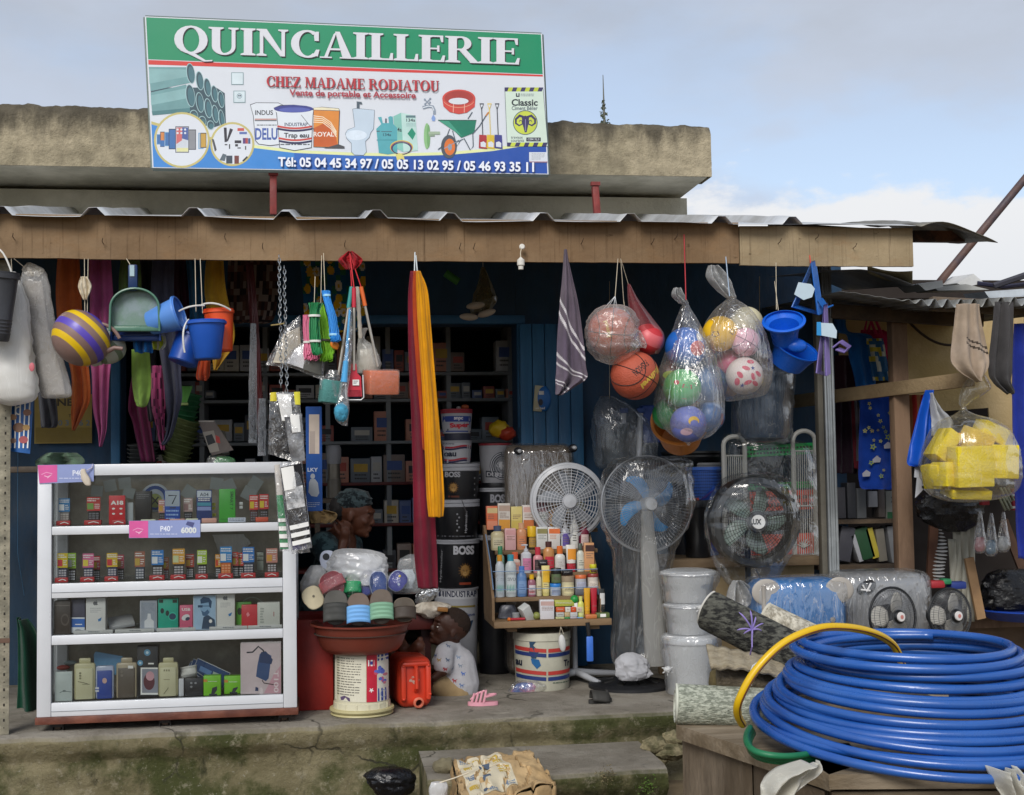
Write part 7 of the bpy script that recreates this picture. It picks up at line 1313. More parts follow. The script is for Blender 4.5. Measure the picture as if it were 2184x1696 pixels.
def d_trap(g):g.text('eau',(948,965,972,974),mat('#1d2336',.5),.04);wav(g,953,mat('#a02a38'));wav(g,957,mat('#23244a'));wav(g,980,mat('#a02a38'));wav(g,984,mat('#23244a'));g.text('Industrap',(946,945,968,949),mat('#4a4e5c'),.02);g.rect(995,950,997,986,mat('#b9bbc0'),1)
tin('small white paint bucket with red and blue waves',943,1007,940,944,988,YP,BW,LIDG,d_trap)
mb=MB();c,r,h=upright(948,1004,925,940,YP);mb.lathe([(r,0),(r*1.02,h*.5),(r,h)],mat('#23263a',.5),c,None,36);solo(mb,'paint_tin','flat dark tin lid between the two small white buckets','tin')
def d_sup(g):g.rect(945,888,1004,900,mat('#28408f',.45),8);g.text('snpc',(967,890,986,898),WHP,.03);g.text('Super',((958,903),(1000,901),(1000,914),(960,916)),mat('#c0283c',.45),.06);g.poly([(988,902),(1002,900),(1003,912),(990,914)],mat('#2f3f94'));g.rect(945,919,1004,921.5,mat('#28408f'),8);g.ell(955,917,2,2.5,mat('#6a6f7a'),n=8)
tin('small white paint bucket with red lid on top of the tall stack',940,1008,873,882,925,YP,BW,mat('#a02a38',.45),d_sup)
mb=MB();c,r,h=upright(985,1004,866,874,YP);mb.ball(W(992,868,YP),(.022,.02,.014),mat('#a8542c',.6));mb.ball(W(978,870,YP),(.014,.012,.008),mat('#b8b4b0',.6));solo(mb,'small_parcel','little orange and white parcel lying on the topmost bucket','parcel')
YP2=7.52;zfl2=W_y(W(1055,1400,YP2).x,YP2,ZP)
def d_dk(g):
 for r_,m in((30,K),(28.5,BW),(26.5,K),(24,BW),(22.5,K),(20,mat('#777a80'))):g.ell(1071,994,r_*.92,r_,m,n=30)
 g.ell(1068,990,12,6,mat('#b9bbc0'),rot=-20);g.ell(1074,998,9,7,mat('#b9bbc0'));g.quad((1036,1004),(1086,1007),(1086,1020),(1036,1018),K,6);g.text('DURKO',((1038,1007),(1084,1009),(1084,1018),(1038,1016)),mat('#a9aab0',.5),.04)
tin('white paint bucket with round bird emblem and red rim',1022,1092,946,950,1030,YP2,mat('#8f9096',.5,.05),mat('#8f2a34',.45),d_dk)
mb=MB();c,r,h=upright(1024,1090,1030,1040,YP2);mb.lathe([(r,0),(r*1.02,h*.5),(r,h)],BLK,c,None,36);solo(mb,'paint_tin','flat black tin under the bird emblem bucket','tin')
tin('black paint bucket under the bird emblem bucket, half hidden by the cosmetics',1020,1094,1040,1048,1140,YP2,BLK,LIDG,lambda g:g.text('BOSS',(1044,1054,1082,1072),mat('#8f9098',.5),.05))
tin('black paint bucket on the floor behind the cosmetics rack',1018,1094,1140,1150,zfl2,YP2,BLK,LIDG,None)
mb=MB();mb.ball(W(1065,915,7.6),(.06,.05,.05),mat('#c9a81c',.5),fn=lambda d:1+.2*nz3(d.x*2,d.y*2,d.z*2));solo(mb,'yellow_packet','yellow packet lying on the bird emblem bucket','packet');mb=MB();mb.ball(W(1082,925,7.58),(.05,.05,.04),mat('#a83a24',.5),fn=lambda d:1+.2*nz3(d.x*2,d.y*3,d.z*2));solo(mb,'red_packet','red packet lying behind the suitcase top','packet')
# -- suitcases
SFILM=film('luggage','#fbfbfa',.03,2.6,(12,12,2.4),1.2,.11,.3)
def suitcase(label,x0,x1,y0,y1,Y,m,dep=.24,wheels=(),feet=None,trim=None,wraps=True,bev=.05):
 a,b=W(x0,y1,Y),W(x1,y1,Y);zt_=W(x0,y0,Y).z;c=V(((a.x+b.x)/2,Y+dep/2,(zt_+a.z)/2));w,h=b.x-a.x,zt_-a.z;t=thing('suitcase',label,'suitcase',V((c.x,c.y,a.z)));mb=MB();mb.box(c,(w,dep,h),m,bev=bev,seg=4)
 for i in range(5):mb.box((c.x-w*.36+w*.18*i,Y+.001,c.z-.02),(w*.05,.012,h*.72),m,bev=.005)
 mb.build('shell',t)
 for(x,y)in wheels:
  mb=MB();p=W(x,y,Y-.005);mb.ball(p,(.026,.02,.024),mat('#23242a',.4));mb.ball(p+V((.006,-.014,.002)),(.014,.01,.012),mat('#c9ccd0',.4));mb.build('wheel',t)
 if trim:trim(t,c,w,h,Y)
 if wraps:mb=MB();mb.box(c,(w+.025,dep+.03,h+.02),SFILM,bev=.06,seg=3);mb.build('wrapper',t,sharp=180)
 return t
suitcase('brown grey hard suitcase in clear wrap behind the cosmetics rack',1086,1230,950,W_y(W(1158,1400,7.36).x,7.36,ZP)-1,7.36,mat('#75695c',.45,.1,5),.26,((1105,963),(1222,956)),trim=lambda t,c,w,h,Y:(lambda mb:(mb.box((c.x+.02,Y-.006,c.z+h*.41),(.045,.006,.01),mat('#3a352f',.4)),mb.build('badge',t)))(MB()))
# -- fans
def fan_cage(t,c,r,rot,wm,rings,nrad,ringw=.004,wire=.0013,dome=.05,hubr=.10,name='cage',back=True,rm=None):
 for sgn,nm in((1,name),(-1,name)):
  if sgn<0 and not back:continue
  mb=MB()
  def P(q,a):return c+rot@V((r*q*math.cos(a),r*q*math.sin(a),sgn*dome*(1-q*q)**.6+.0))
  for q in rings:mb.tube([P(q,2*PI*i/56)for i in range(56)],wire*(1 if q<.98 else 1),wm,4,closed=True)
  for k in range(nrad):a=2*PI*k/nrad;mb.tube([P(hubr+(1-hubr)*i/7,a)for i in range(8)],wire,wm,4,cap=False)
  mb.build(nm,t)
 mb=MB();mb.tube([c+rot@V((r*math.cos(2*PI*i/64),r*math.sin(2*PI*i/64),0))for i in range(64)],ringw,rm or wm,8,closed=True);mb.build('guard_ring',t)
def fan_blades(t,c,r,rot,m,n,ph,curve=0.,wfac=.32,pitch=.35,base=.14):
 for k in range(n):
  a0=ph+2*PI*k/n;mb=MB()
  def f(u,v):
   q=base+(.86-base)*u;w=wfac*r*math.sin(PI*(.12+.80*u))**.8;a=a0+curve*u*u;x,y=q*r*math.cos(a),q*r*math.sin(a);s=(v-.5)*w;tx,ty=-math.sin(a+curve*u),math.cos(a+curve*u);return c+rot@V((x+tx*s,y+ty*s,pitch*s))
  mb.grid(f,12,6,m);mb.build('blade',t,solid=.003)
FACE=Matrix.Rotation(R(90),3,'X')
PWH=mat('#b9bcc2',.4,.05)
t=thing('fan','large white caged fan standing behind the cosmetics rack','fan',V((W(1211,1400,7.15).x,7.15,ZP)),'fans for sale');c=W(1211,1069,7.1);r=78*MP(1211,1069,7.1);fan_cage(t,c,r,FACE,PWH,[.12,.2,.28,.36,.44,.52,.6,.68,.76,.84,.92],30,.012,.0018,.06);mb=MB();mb.lathe([(r*.90,-.02),(r*1.0,-.03),(r*1.02,.0),(r*.99,.02),(r*.90,.028)],PWH,c,FACE,56,cap=False);mb.build('rim',t);fan_blades(t,c,r,FACE,mat('#8d929a',.4),5,.3,.3);mb=MB();mb.lathe([(.0,.075),(.035,.07),(.04,.05)],PWH,c,FACE,24);mb.build('hub',t)
mb=MB();px=W(1228,1400,7.12).x;mb.tube([(px,7.14,ZP+.06),(px,7.14,c.z-.05)],.014,PWH,12);mb.build('pole',t)
for a in(.35,1.9,3.5,5.0):mb=MB();p=V((px,7.12,ZP+.05));mb.tube([p,p+V((math.cos(a)*.30,math.sin(a)*.22,-.03))],[.020,.014],PWH,10);mb.build('leg',t)
Ys=Yf(1345,1476)+.17;c=W(1380,1075,Ys-.05);r=101*MP(1380,1075,Ys)
t=thing('fan','tall stand fan with sky blue blades inside a long clear bag','fan',V((W(1345,1460,Ys).x,Ys,ZP)),'fans for sale');rot=EUL(0,0,.10)@FACE;GRW=mat('#9a9ea4',.35,.05,metal=.3);fan_cage(t,c,r,rot,GRW,[.3,.64,.97],84,.0055,.0011,.06,.14);fan_blades(t,c,r*.80,rot,mat('#00aaf2',.3,.05,transl=.35),4,.15,.55,.34);mb=MB();mb.lathe([(.0,.078),(.03,.075),(.036,.062),(.036,-.05)],mat('#b9bcc0',.4),c,rot,28);mb.build('hub',t)
mb=MB();b0=V((W(1345,1460,Ys).x,Ys,ZP+.03));mb.tube([b0,V((c.x-.01,c.y+.08,c.z-.03))],.016,mat('#5a5d62',.4,metal=.5),12);mb.tube([c+V((0,.02,0)),c+V((0,.16,-.01))],[.05,.045],mat('#3a3d42',.4),16);mb.build('pole',t)
mb=MB();BB=mat('#1b1c1f',.5,.08,6);rb=90*MP(1345,1460,Ys);bc=V((W(1345,1460,Ys).x,Ys,ZP));mb.lathe([(rb,0),(rb*1.0,.014),(rb*.96,.020),(rb*.62,.030),(rb*.30,.048),(.03,.056),(.022,.12)],BB,bc,None,56)
for k in range(8):a=2*PI*k/8+.2;mb.box(bc+V((math.cos(a)*rb*.55,math.sin(a)*rb*.55,.034)),(.07,.035,.012),mat('#090a0b',.7),rot=Matrix.Rotation(a,3,'Z')@EUL(0,.22,0),bev=.003)
mb.build('base',t);FB=film('fanbag','#ecedec',.055,1.2,(9,9,1.4),.6,.16,.35)
mb=MB();loft(mb,[(974,1330,1440),(985,1300,1474),(1020,1284,1474),(1075,1277,1482),(1120,1284,1470),(1160,1300,1448),(1200,1308,1436),(1300,1308,1420),(1380,1302,1414),(1418,1310,1400)],Ys-.02,FB,.62,64,.05,2.0,6,bmax=.17,fold=.02,nfold=13);mb.build('bag',t,sharp=180)
mb=MB();loft(mb,[(1090,1368,1392),(1180,1366,1402),(1300,1370,1416),(1420,1376,1424)],Ys-.12,film('fold','#d9d9d6',.42,.8,(8,8,1.5),.4,.25,.4),.5,30,.06,2,bmax=.03);mb.build('bag_fold',t)
mb=MB();loft(mb,[(1392,1334,1352),(1398,1322,1366),(1410,1314,1380),(1428,1312,1386),(1442,1316,1388),(1450,1322,1372)],Ys-.16,cloth('#b4b5ba'),.6,60,.22,2.6,6);solo(mb,'rag','grey white rag draped on the black fan base','rag')
Yi=6.5;c=W(1611,1113,Yi);r=92*MP(1611,1113,Yi)
t=thing('fan','big black round fan with white hub badge tied in a clear bag','fan',W(1611,1330,Yi+.05),'fans for sale');DKF=mat('#2b2e31',.4,.08,6);mb=MB();mb.lathe([(r*.88,-.10),(r*1.04,-.10),(r*1.06,.0),(r*1.03,.03),(r*.90,.038),(r*.88,.02),(r*.87,-.08)],DKF,c,FACE,64,cap=False);mb.build('housing',t);fan_cage(t,c,r*.9,FACE,mat('#202226',.4),[.25,.32,.39,.46,.53,.60,.67,.74,.81,.88,.95],40,.006,.0017,.035,.2,back=False);fan_blades(t,c+V((0,.05,0)),r*.95,FACE,mat('#8fa39c',.35,.1),5,1.0,.35,.40);mb=MB();mb.lathe([(.0,.048),(.050,.046),(.056,.036)],mat('#303338',.4),c,FACE,32);mb.lathe([(.0,.056),(.034,.055),(.037,.046)],mat('#dcdcdc',.35),c,FACE,32);g=G(mb,plane(c.y-.0562));g.text('LUX',(1600,1107,1624,1119),mat('#33373d',.4),.04);mb.build('badge',t)
mb=MB();mb.tube([c+V((0,.12,0)),c+V((0,.14,-.25)),V((c.x,Yi+.14,ZP+.03))],.015,DKF,10);mb.lathe([(.17,0),(.165,.02),(.03,.035)],DKF,V((c.x,Yi+.14,ZP)),None,36);mb.build('stand',t)
mb=MB();loft(mb,[(1008,1580,1640),(1016,1550,1668),(1040,1526,1690),(1080,1508,1704),(1113,1504,1708),(1150,1508,1702),(1190,1520,1686),(1220,1534,1668),(1250,1556,1650),(1268,1578,1626)],Yi+.02,film('fanwrap','#f4f6f6',.0,.9,(10,10,2),.5,.1,.10),.62,64,.03,2.5,6,bmax=.12,fold=.012,nfold=15);mb.build('bag',t,sharp=180)
mb=MB();drape(mb,[(1238,1566,1582),(1258,1556,1612),(1280,1552,1626),(1296,1560,1604)],Yi-.06,film('tail','#f2f3f3',.36,1.4,(14,14,14),.5,.2,.6),.04,4,1,nu=30);mb.build('bag_tail',t,solid=.001);mb=MB();mb.tube(bez(W(1612,1215,Yi-.03),W(1630,1240,Yi-.03),W(1624,1282,Yi-.02)),.003,BB,6);mb.build('cord',t)
# -- small things on the platform
def footwear(label,x,y,L,m,name,strapn,yaw_,cat='sandal'):
 p=Wz(x,y,ZP);t=thing(name,label,cat,p);M=TM(p,Matrix.Rotation(yaw_,3,'Z'));out=[(L/2*math.cos(a),L*.19*math.sin(a)*(1.1 if math.cos(a)>0 else.85))for a in[2*PI*i/24 for i in range(24)]];mb=MB();mb.prism([M@V((a,b,.002))for a,b in out],(0,0,.018),m);mb.build('sole',t);mb=MB()
 for i in range(strapn):
  xx=L*(.36-.13*i);w=L*.19*(1-abs(xx/L)*.8);mb.tube([M@V((xx-.012*math.sin(q),-w*math.cos(q),.018+.040*math.sin(q)*(1+.12*i)))for q in[PI*j/10 for j in range(11)]],.0055,m,6)
 if strapn>2:mb.tube([M@V(v)for v in((L*.40,0,.03),(L*.2,0,.058),(-.01,0,.072))],.0055,m,6);mb.tube([M@V((-L*.05-L*.38*math.sin(q),L*.17*math.cos(q),.045+.01*math.sin(q)))for q in[PI*j/10 for j in range(11)]],.0055,m,6)
 mb.build('straps',t);return t
footwear('pink plastic jelly sandal alone on the platform',1030,1505,.15,mat('#d99aa8',.4,.06),'sandal',4,PI-.12)
t=footwear('black open-toed slipper alone near the fan base',1280,1499,.13,mat('#2b2a28',.6,.1),'slide_slipper',1,.3,'slipper');mb=MB();p=Wz(1280,1499,ZP);mb.grid(lambda u,v:p+V((-.045+.085*v,-.045*math.cos(PI*u),.018+.045*math.sin(PI*u)-.012*v)),14,4,mat('#302f2c',.7,.15));mb.build('band',t,solid=.005)
# -- cosmetics rack on the Trap eau bucket
Yu=Yf(1158,1476)+.15;c,r,h=upright(1097,1217,1346,1470,Yu);c.z=ZP;h=W(1150,1345,Yu).z-ZP
t=thing('paint_bucket','white striped paint bucket holding up the cosmetics tray','paint bucket',c);mb=MB();mb.lathe([(r*.92,0),(r*.94,.006),(r*.99,h*.8),(r*.99,h*.86),(r*1.02,h*.87),(r*1.0,h)],mat('#b9b7a6',.5,.1,6,.1,dirt=.3),c,None,48);g=G(mb,conS(c,r*.94,r*.99,ZP,ZP+h*.8),e0=.0025);NV2,RD2=mat('#24366f',.45,.08),mat('#b23a34',.45,.08)
def bnd(y,w,m):
 for(a,b)in((1099,1161),(1165,1216)):g.quad((a,y-w+3*math.sin(PI*(a-1097)/120)),(b,y-w+3*math.sin(PI*(b-1097)/120)),(b,y+3*math.sin(PI*(b-1097)/120)),(a,y+3*math.sin(PI*(a-1097)/120)),m,8)
for(y,m)in((1386,RD2),(1396,NV2),(1434,RD2),(1446,NV2)):bnd(y,8,m)
g.text('eau',(1098,1408,1114,1420),mat('#1d2336'),.04);g.text('Tr',(1200,1406,1215,1420),mat('#1d2336'),.04);PB_=mat('#1f5f94',.4);g.poly([(1126,1362),(1136,1357),(1140,1366),(1134,1374),(1146,1386),(1140,1402),(1132,1402),(1126,1392),(1128,1376)],mat('#23425f'));g.poly([(1130,1402),(1146,1404),(1150,1416),(1142,1424),(1132,1412)],PB_);g.scrib(1175,1452,1214,1457,mat('#5a6a5a'),1);mb.build('body',t)
mb=MB();loft(mb,[(1452,1102,1150),(1460,1090,1166),(1472,1086,1166),(1480,1094,1150)],Yu-.12,FPK,.5,40,.15);loft(mb,[(1456,1104,1140),(1464,1096,1150),(1476,1092,1146)],Yu-.11,mat('#3f5a94',.5,.2,h2='#b87a84',m2=12),.4,wr=.2);solo(mb,'plastic_pouch','flattened plastic pouch with blue and pink contents at the bucket foot','pouch')
rk=thing('cosmetics_rack','slanted wooden rack and tray with wire guard for cosmetics','rack',c+V((.05,0,h)));OAK=mat('#8a7052',.75,.15,5,.4,40,h2='#6d573e',m2=5,stretch=(.3,1,1));TY=6.78
Z7=lambda x,y:(990.7+x/5.041,1028+y/5.041)
x0,x1=W(1054,1330,TY).x,W(1305,1330,TY).x;zt0=W(1180,1323,TY).z;zb0=W(1180,1337,TY).z
mb=MB();mb.box(((x0+x1)/2,TY+.22,(zt0+zb0)/2),(x1-x0,.44,zt0-zb0),OAK,bev=.003);mb.build('tray',rk)
for x in(1092,1268):mb=MB();p=W(x,1341,TY+.05);mb.box((p.x,TY+.25,zb0-.012),(.05,.42,.022),OAK);mb.build('bearer',rk)
TB=[1272,1222,1172,1128];TYS=[TY+.10,TY+.19,TY+.28,TY+.37]
for i in range(4):
 z=W(1160,TB[i],TYS[i]).z;a,b=W(1056,TB[i],TYS[i]).x,W(1274,TB[i],TYS[i]).x;mb=MB();mb.box(((a+b)/2,TYS[i]+.035,z-.012),(b-a,.085,.022),OAK,bev=.002);mb.build('shelf',rk)
for sx,(xa_,xb_)in((0,(1054,1050)),(1,(1278,1272))):
 p=[W(xa_,1281,TY+.06),W(xa_,1318,TY+.06)];q=W(1052 if not sx else 1274,1120,TY+.42);xx=p[0].x+(-.012 if not sx else.004);mb=MB();mb.prism([(xx,TY+.06,p[0].z+.01),(xx,TY+.06,zt0),(xx,TY+.43,zt0),(xx,TY+.43,q.z),(xx,TY+.39,q.z)],(.014,0,0),OAK);mb.build('side_board',rk)
mb=MB();WIRE=mat('#7f9cc0',.4,metal=.3);zg=W(1160,1255,TY+.08).z;zh=W(1160,1217,TY+.08).z;a,b=W(1056,1255,TY+.08),W(1276,1255,TY+.08)
mb.tube([(a.x,TY+.08,zg-.04),(a.x,TY+.08,zg),(b.x,TY+.08,zg),(b.x,TY+.08,zg-.04)],.002,WIRE,5);mb.tube([(a.x-.01,TY+.09,zh),(b.x,TY+.09,zh)],.002,WIRE,5);mb.tube([(a.x-.01,TY+.08,zg),W(1046,1200,TY+.12),W(1036,1140,TY+.3)],.003,WIRE,5);mb.build('wire_guard',rk)
CG='cosmetics on the slanted rack'
def shelf_base(i):return W(1160,TB[i],TYS[i]).z
def bott(label,zx0,zx1,zy0,zy1,Y,z0,kind,body,cap,lab=None,capf=.2,lab2=None,txt=None,group=CG,cat='bottle',dark=None):
 (x0,y0),(x1,y1)=Z7(zx0,zy0),Z7(zx1,zy1);a,b=W(x0,y1,Y),W(x1,y1,Y);w=b.x-a.x;zt_=W((x0+x1)/2,y0,Y).z;zl=z0 if z0 is not None else a.z;h=zt_-zl;c=V(((a.x+b.x)/2,Y,zl));r=w/2;nm={'x':'carton','j':'jar','t':'tube','p':'pump_bottle','b':'bottle'}[kind]
 t=thing(nm,label,{'x':'carton','j':'jar','t':'tube','p':'bottle','b':'bottle'}[kind],c,group);mb=MB();bm_=mat(body,.35,.05,spec=.5);cm=mat(cap,.35,.05)if cap else None;yb=W_y(c.x,Y,zl);yt=y0;H=yb-yt;m2=MB()
 if kind=='x':
  mb.box(c+V((0,.02,h/2)),(w,.04,h),bm_,bev=.002);S=plane(Y);g=G(m2,S)
  if lab:g.rect(x0+1,yt+H*.08,x1-1,yt+H*.30,mat(lab),2)
  if lab2:g.rect(x0+1,yb-H*.38,x1-1,yb-1,mat(lab2),2)
  g.scrib(x0+3,yt+H*.36,x1-3,yt+H*.58,mat(dark or '#8a6a5a'),3,.4,int(zx0))
 else:
  hc=h*capf;hb2=h-hc;sy=.75
  if kind=='b':mb.lathe([(r*.92,0),(r,.006),(r,hb2*.80),(r*.92,hb2*.90),(r*.55,hb2*.985),(r*.5,hb2)],bm_,c,None,26,1,sy);m3=MB();m3 .lathe([(r*.56,hb2),(r*.58,hb2+hc*.95),(r*.5,h)],cm,c,None,22,1,sy);m3 .build('cap',t)
  elif kind=='j':mb.lathe([(r*.94,0),(r*.97,.004),(r*.95,hb2)],bm_,c,None,28);m3=MB();m3 .lathe([(r*.98,hb2),(r,hb2+.002),(r,h-.002),(r*.95,h)],cm,c,None,28);m3 .build('lid',t)
  elif kind=='t':
   def f(u,v):a=2*PI*u;rx=r*(.86+.14*v);ry=r*.62*(1-v)**.6+.002;return c+V((rx*math.cos(a),ry*math.sin(a),hc+hb2*v))
   mb.grid(f,24,8,bm_,closeu=True);m3=MB();m3 .lathe([(r*.80,0),(r*.84,hc*.2),(r*.84,hc)],cm,c,None,22,1,.75);m3 .build('cap',t)
  elif kind=='p':mb.lathe([(r*.92,0),(r,.006),(r,hb2*.88),(r*.6,hb2*.97),(r*.4,hb2)],bm_,c,None,26,1,sy);m3=MB();m3 .lathe([(r*.42,hb2),(r*.42,hb2+hc*.35),(r*.16,hb2+hc*.4),(r*.14,hb2+hc*.8),(r*.36,hb2+hc*.82),(r*.34,h)],cm,c,None,18);m3 .tube([c+V((0,0,h-hc*.08)),c+V((-r*.9,-.004,h-hc*.12))],r*.14,cm,8);m3 .build('pump',t)
  S=lambda x,y,e:(lambda p,dx:V((c.x+dx*(r+.0008+e),c.y-math.sqrt(1-dx*dx)*(r*(sy if kind in 'bp' else 1 if kind=='j' else.55)+.001+e),p.z)))(W(x,y,Y),max(-.9,min(.9,(W(x,y,Y).x-c.x)/r)))
  g=G(m2,S);yc0=yt+H*capf if kind!='t' else yt
  if lab:g.rect(x0+(x1-x0)*.12,yt+H*(.48 if kind!='t' else.15),x1-(x1-x0)*.12,yb-H*(.10 if kind!='t' else.45),mat(lab),6)
  if lab2:g.rect(x0+(x1-x0)*.12,yb-H*.30,x1-(x1-x0)*.12,yb-H*.14,mat(lab2),6)
  if txt:g.text(txt,(x0+(x1-x0)*.15,yb-H*.46,x1-(x1-x0)*.15,yb-H*.38),mat('#6a7076'),.03)
  else:g.scrib(x0+(x1-x0)*.2,yb-H*.40,x1-(x1-x0)*.2,yb-H*.18,mat(dark or '#7a6a62'),3,.35,int(zx0)+3)
 mb.build('body',t)
 if m2 .v:m2 .build('label',t,smooth=False)
 return t
b_=[shelf_base(i)for i in range(4)]
I3=[('tall orange carton at the top left of the rack',240,360,260,'x','#d9714a',None,'#d9c08a','#d98a6a'),('white carton with orange swoosh beside the tall orange carton',365,495,230,'x','#cfc9c0',None,'#b8a090','#d99a3a'),('pale yellow carton in the top row',505,625,265,'x','#d3c37a',None,None,'#c9b45a'),('white carton with orange fruit band in the top row',630,750,250,'x','#d6cfca',None,'#d0a8a0','#c9743f')]
for(lb,x0,x1,y0,k,bd,cp,l1,l2)in I3:bott(lb,x0,x1,y0,600,TYS[3]+.01,b_[3],k,bd,cp,l1,lab2=l2)
bott('pink bottle with dark red cap and a white portrait label, tallest on the rack',770,900,150,600,TYS[3]+.03,b_[3],'b','#c98a90','#a8243c','#d8dad2',.16,dark='#3a5a48')
bott('honey amber bottle with wide yellow cap',905,1050,212,600,TYS[3]+.03,b_[3],'b','#b8822a','#d9a01e','#c9963a',.2,dark='#6a4a1a');bott('small bottle with bright yellow cap in front of the white fan',1072,1160,280,600,TYS[3]+.03,b_[3],'b','#6f5638','#dfb31c',None,.3);bott('olive bottle with orange cap at the top right of the rack',1182,1305,150,600,TYS[3]+.03,b_[3],'b','#8f8a48','#d98a2c','#a8a07a',.17)
bott('cream bottle with navy shoulder wrapped in film',285,432,470,850,TYS[2]+.03,b_[2],'b','#c9bd96','#4a5470','#d0c8a8',.22,dark='#3a2a24');bott('pale pink lettered carton in the second row',440,556,500,850,TYS[2]+.01,b_[2],'x','#d3a8a8',None,'#cf9a9a','#d6b4b0');bott('peach soap packet crinkled in film beside the pink carton',562,672,440,850,TYS[2]+.03,b_[2],'b','#c98f68','#cfa07c','#c9825a',.2)
bott('black labelled bottle with square yellow cap',680,772,475,850,TYS[2]+.03,b_[2],'j','#2e241c','#dfb41e','#a8843a',.45);bott('white sachet with olive top band',778,896,485,850,TYS[2]+.01,b_[2],'x','#cbccc8',None,'#8a8454',None,dark='#8a8f8a');bott('white sachet with orange top band',904,1032,485,850,TYS[2]+.01,b_[2],'x','#d3cfca',None,'#d9703a',None,dark='#c98a6a');bott('white pump bottle with violet label',1040,1132,400,850,TYS[2]+.03,b_[2],'p','#c9cbd2','#d3d5d8','#5a4a94',.28);bott('taller white pump bottle right of the violet one',1140,1232,350,850,TYS[2]+.03,b_[2],'p','#cfcfca','#d5d5d2',None,.25,dark='#3a3f3a');bott('maroon bottle with heart shaped pale label',1238,1342,425,850,TYS[2]+.03,b_[2],'b','#6f2338','#8a7a74','#c9b4b0',.2)
bott('green capped bottle at the left of the third row',345,432,690,1080,TYS[1]+.03,b_[1],'b','#7aa394','#2f7a54',None,.3);bott('bottle with coral round cap in the third row',490,604,755,1080,TYS[1]+.03,b_[1],'b','#d6c0b4','#d9603c','#d8a090',.32);bott('spotted white pump bottle with pink label',610,724,670,1080,TYS[1]+.03,b_[1],'p','#c6c9d0','#c0c4cc','#c97aa0',.25);bott('pink tube with red top and portrait',740,846,700,1080,TYS[1]+.02,b_[1],'b','#c98a90','#b82f40','#3a2a30',.3);bott('amber see-through bottle with red band',850,970,640,1080,TYS[1]+.03,b_[1],'b','#b8834f','#4a2a26','#b8283c',.18);bott('white squat bottle with broad orange cap',974,1086,688,1080,TYS[1]+.03,b_[1],'b','#cdccc8','#cf6a2c','#c6c4c0',.3);bott('white tube with orange top and red foot',1094,1206,675,1080,TYS[1]+.03,b_[1],'t','#d0ccc6','#a82c38','#d98f2c',.32);bott('white tube with dark green cap and small portrait',1210,1292,660,1080,TYS[1]+.03,b_[1],'b','#c2c6bc','#465048','#c9cabc',.25,dark='#2a3a30');bott('peach carton with dark wrapped top at the right end',1295,1400,655,1080,TYS[1]+.01,b_[1],'x','#cf9a6c',None,'#4a302a',None)
bott('tall white bottle with amber cap at the left of the front row',335,432,785,1235,TYS[0]+.03,b_[0],'b','#bcc4ca','#cf8f2a','#aeb8c0',.15,'#3f9a88','SI');bott('tall white bottle with turquoise cap',442,562,780,1235,TYS[0]+.03,b_[0],'b','#b9c2c4','#3a94a8','#c2cacc',.15,'#3f9a84','SIVO');bott('blue embossed see-through bottle',566,672,905,1235,TYS[0]+.03,b_[0],'b','#5f83b4','#4a78c0','#7a9ac4',.2,dark='#3a5a94');bott('small carton bottle with yellow cap before a navy card',682,768,995,1235,TYS[0]+.02,b_[0],'b','#8f5a6a','#dfae1e','#d0c8cc',.22,'#b8404a');bott('slim cream bottle beside the yellow capped one',772,832,955,1235,TYS[0]+.03,b_[0],'b','#c9c3a4','#c4c0a8',None,.2);bott('pale yellow tube with golden crimped top',832,920,900,1235,TYS[0]+.03,b_[0],'t','#d6c884','#cfc47a','#d9ab2c',.1);bott('clear jar with blue lid',920,1038,1090,1235,TYS[0]+.03,b_[0],'j','#b4bcc8','#2a78c4','#8a98b4',.28);
zb1=W(1170,Z7(0,1090)[1],TYS[0]).z
bott('green jar with black lid stacked on the blue lidded jar',930,1042,925,1090,TYS[0]+.03,zb1+.001,'j','#5a6a4c','#1d1c1c',None,.4);bott('cream jar wrapped in film',1042,1182,1010,1235,TYS[0]+.03,b_[0],'j','#c4bb98','#9a8a74','#cfc49a',.3);zb2=W(1170,Z7(0,1010)[1],TYS[0]).z;bott('black carton with white square lying on the cream jar',1056,1166,945,1010,TYS[0]+.01,zb2+.001,'x','#1f1c1e',None,None,None,dark='#c9c9c9');bott('black carton with white square in front of the amber bottle',796,892,838,905,TYS[1]-.02,None,'x','#1c1a1c',None,None,None,dark='#c9c9c9');bott('clear jar with orange lid wrapped in film',1190,1312,1000,1150,TYS[0]+.03,None,'j','#b0b2b8','#cf6a3a','#a8acc0',.25);bott('white jar with dark red lid',1322,1440,985,1150,TYS[0]+.03,None,'j','#c9bfb4','#8a3a34','#cfc4b8',.22);zb3=W(1265,Z7(0,985)[1],TYS[0]).z;bott('little lime yellow jar on the dark red lid',1345,1420,885,985,TYS[0]+.03,zb3+.001,'j','#a8a82a','#c9c42c','#5a3a20',.35)
t=MB();a,b=W(*Z7(1190,1152),TYS[0]),W(*Z7(1442,1152),TYS[0]);t.box(((a.x+b.x)/2,TYS[0]+.03,(a.z+b_[0])/2),(b.x-a.x,.07,a.z-b_[0]-.002),mat('#5f6068',.4,.1),bev=.004);solo(t,'carton','grey see-through box under the orange lidded and red lidded jars','carton',CG)
YT=TY+.05
TG='small goods on the cosmetics tray'
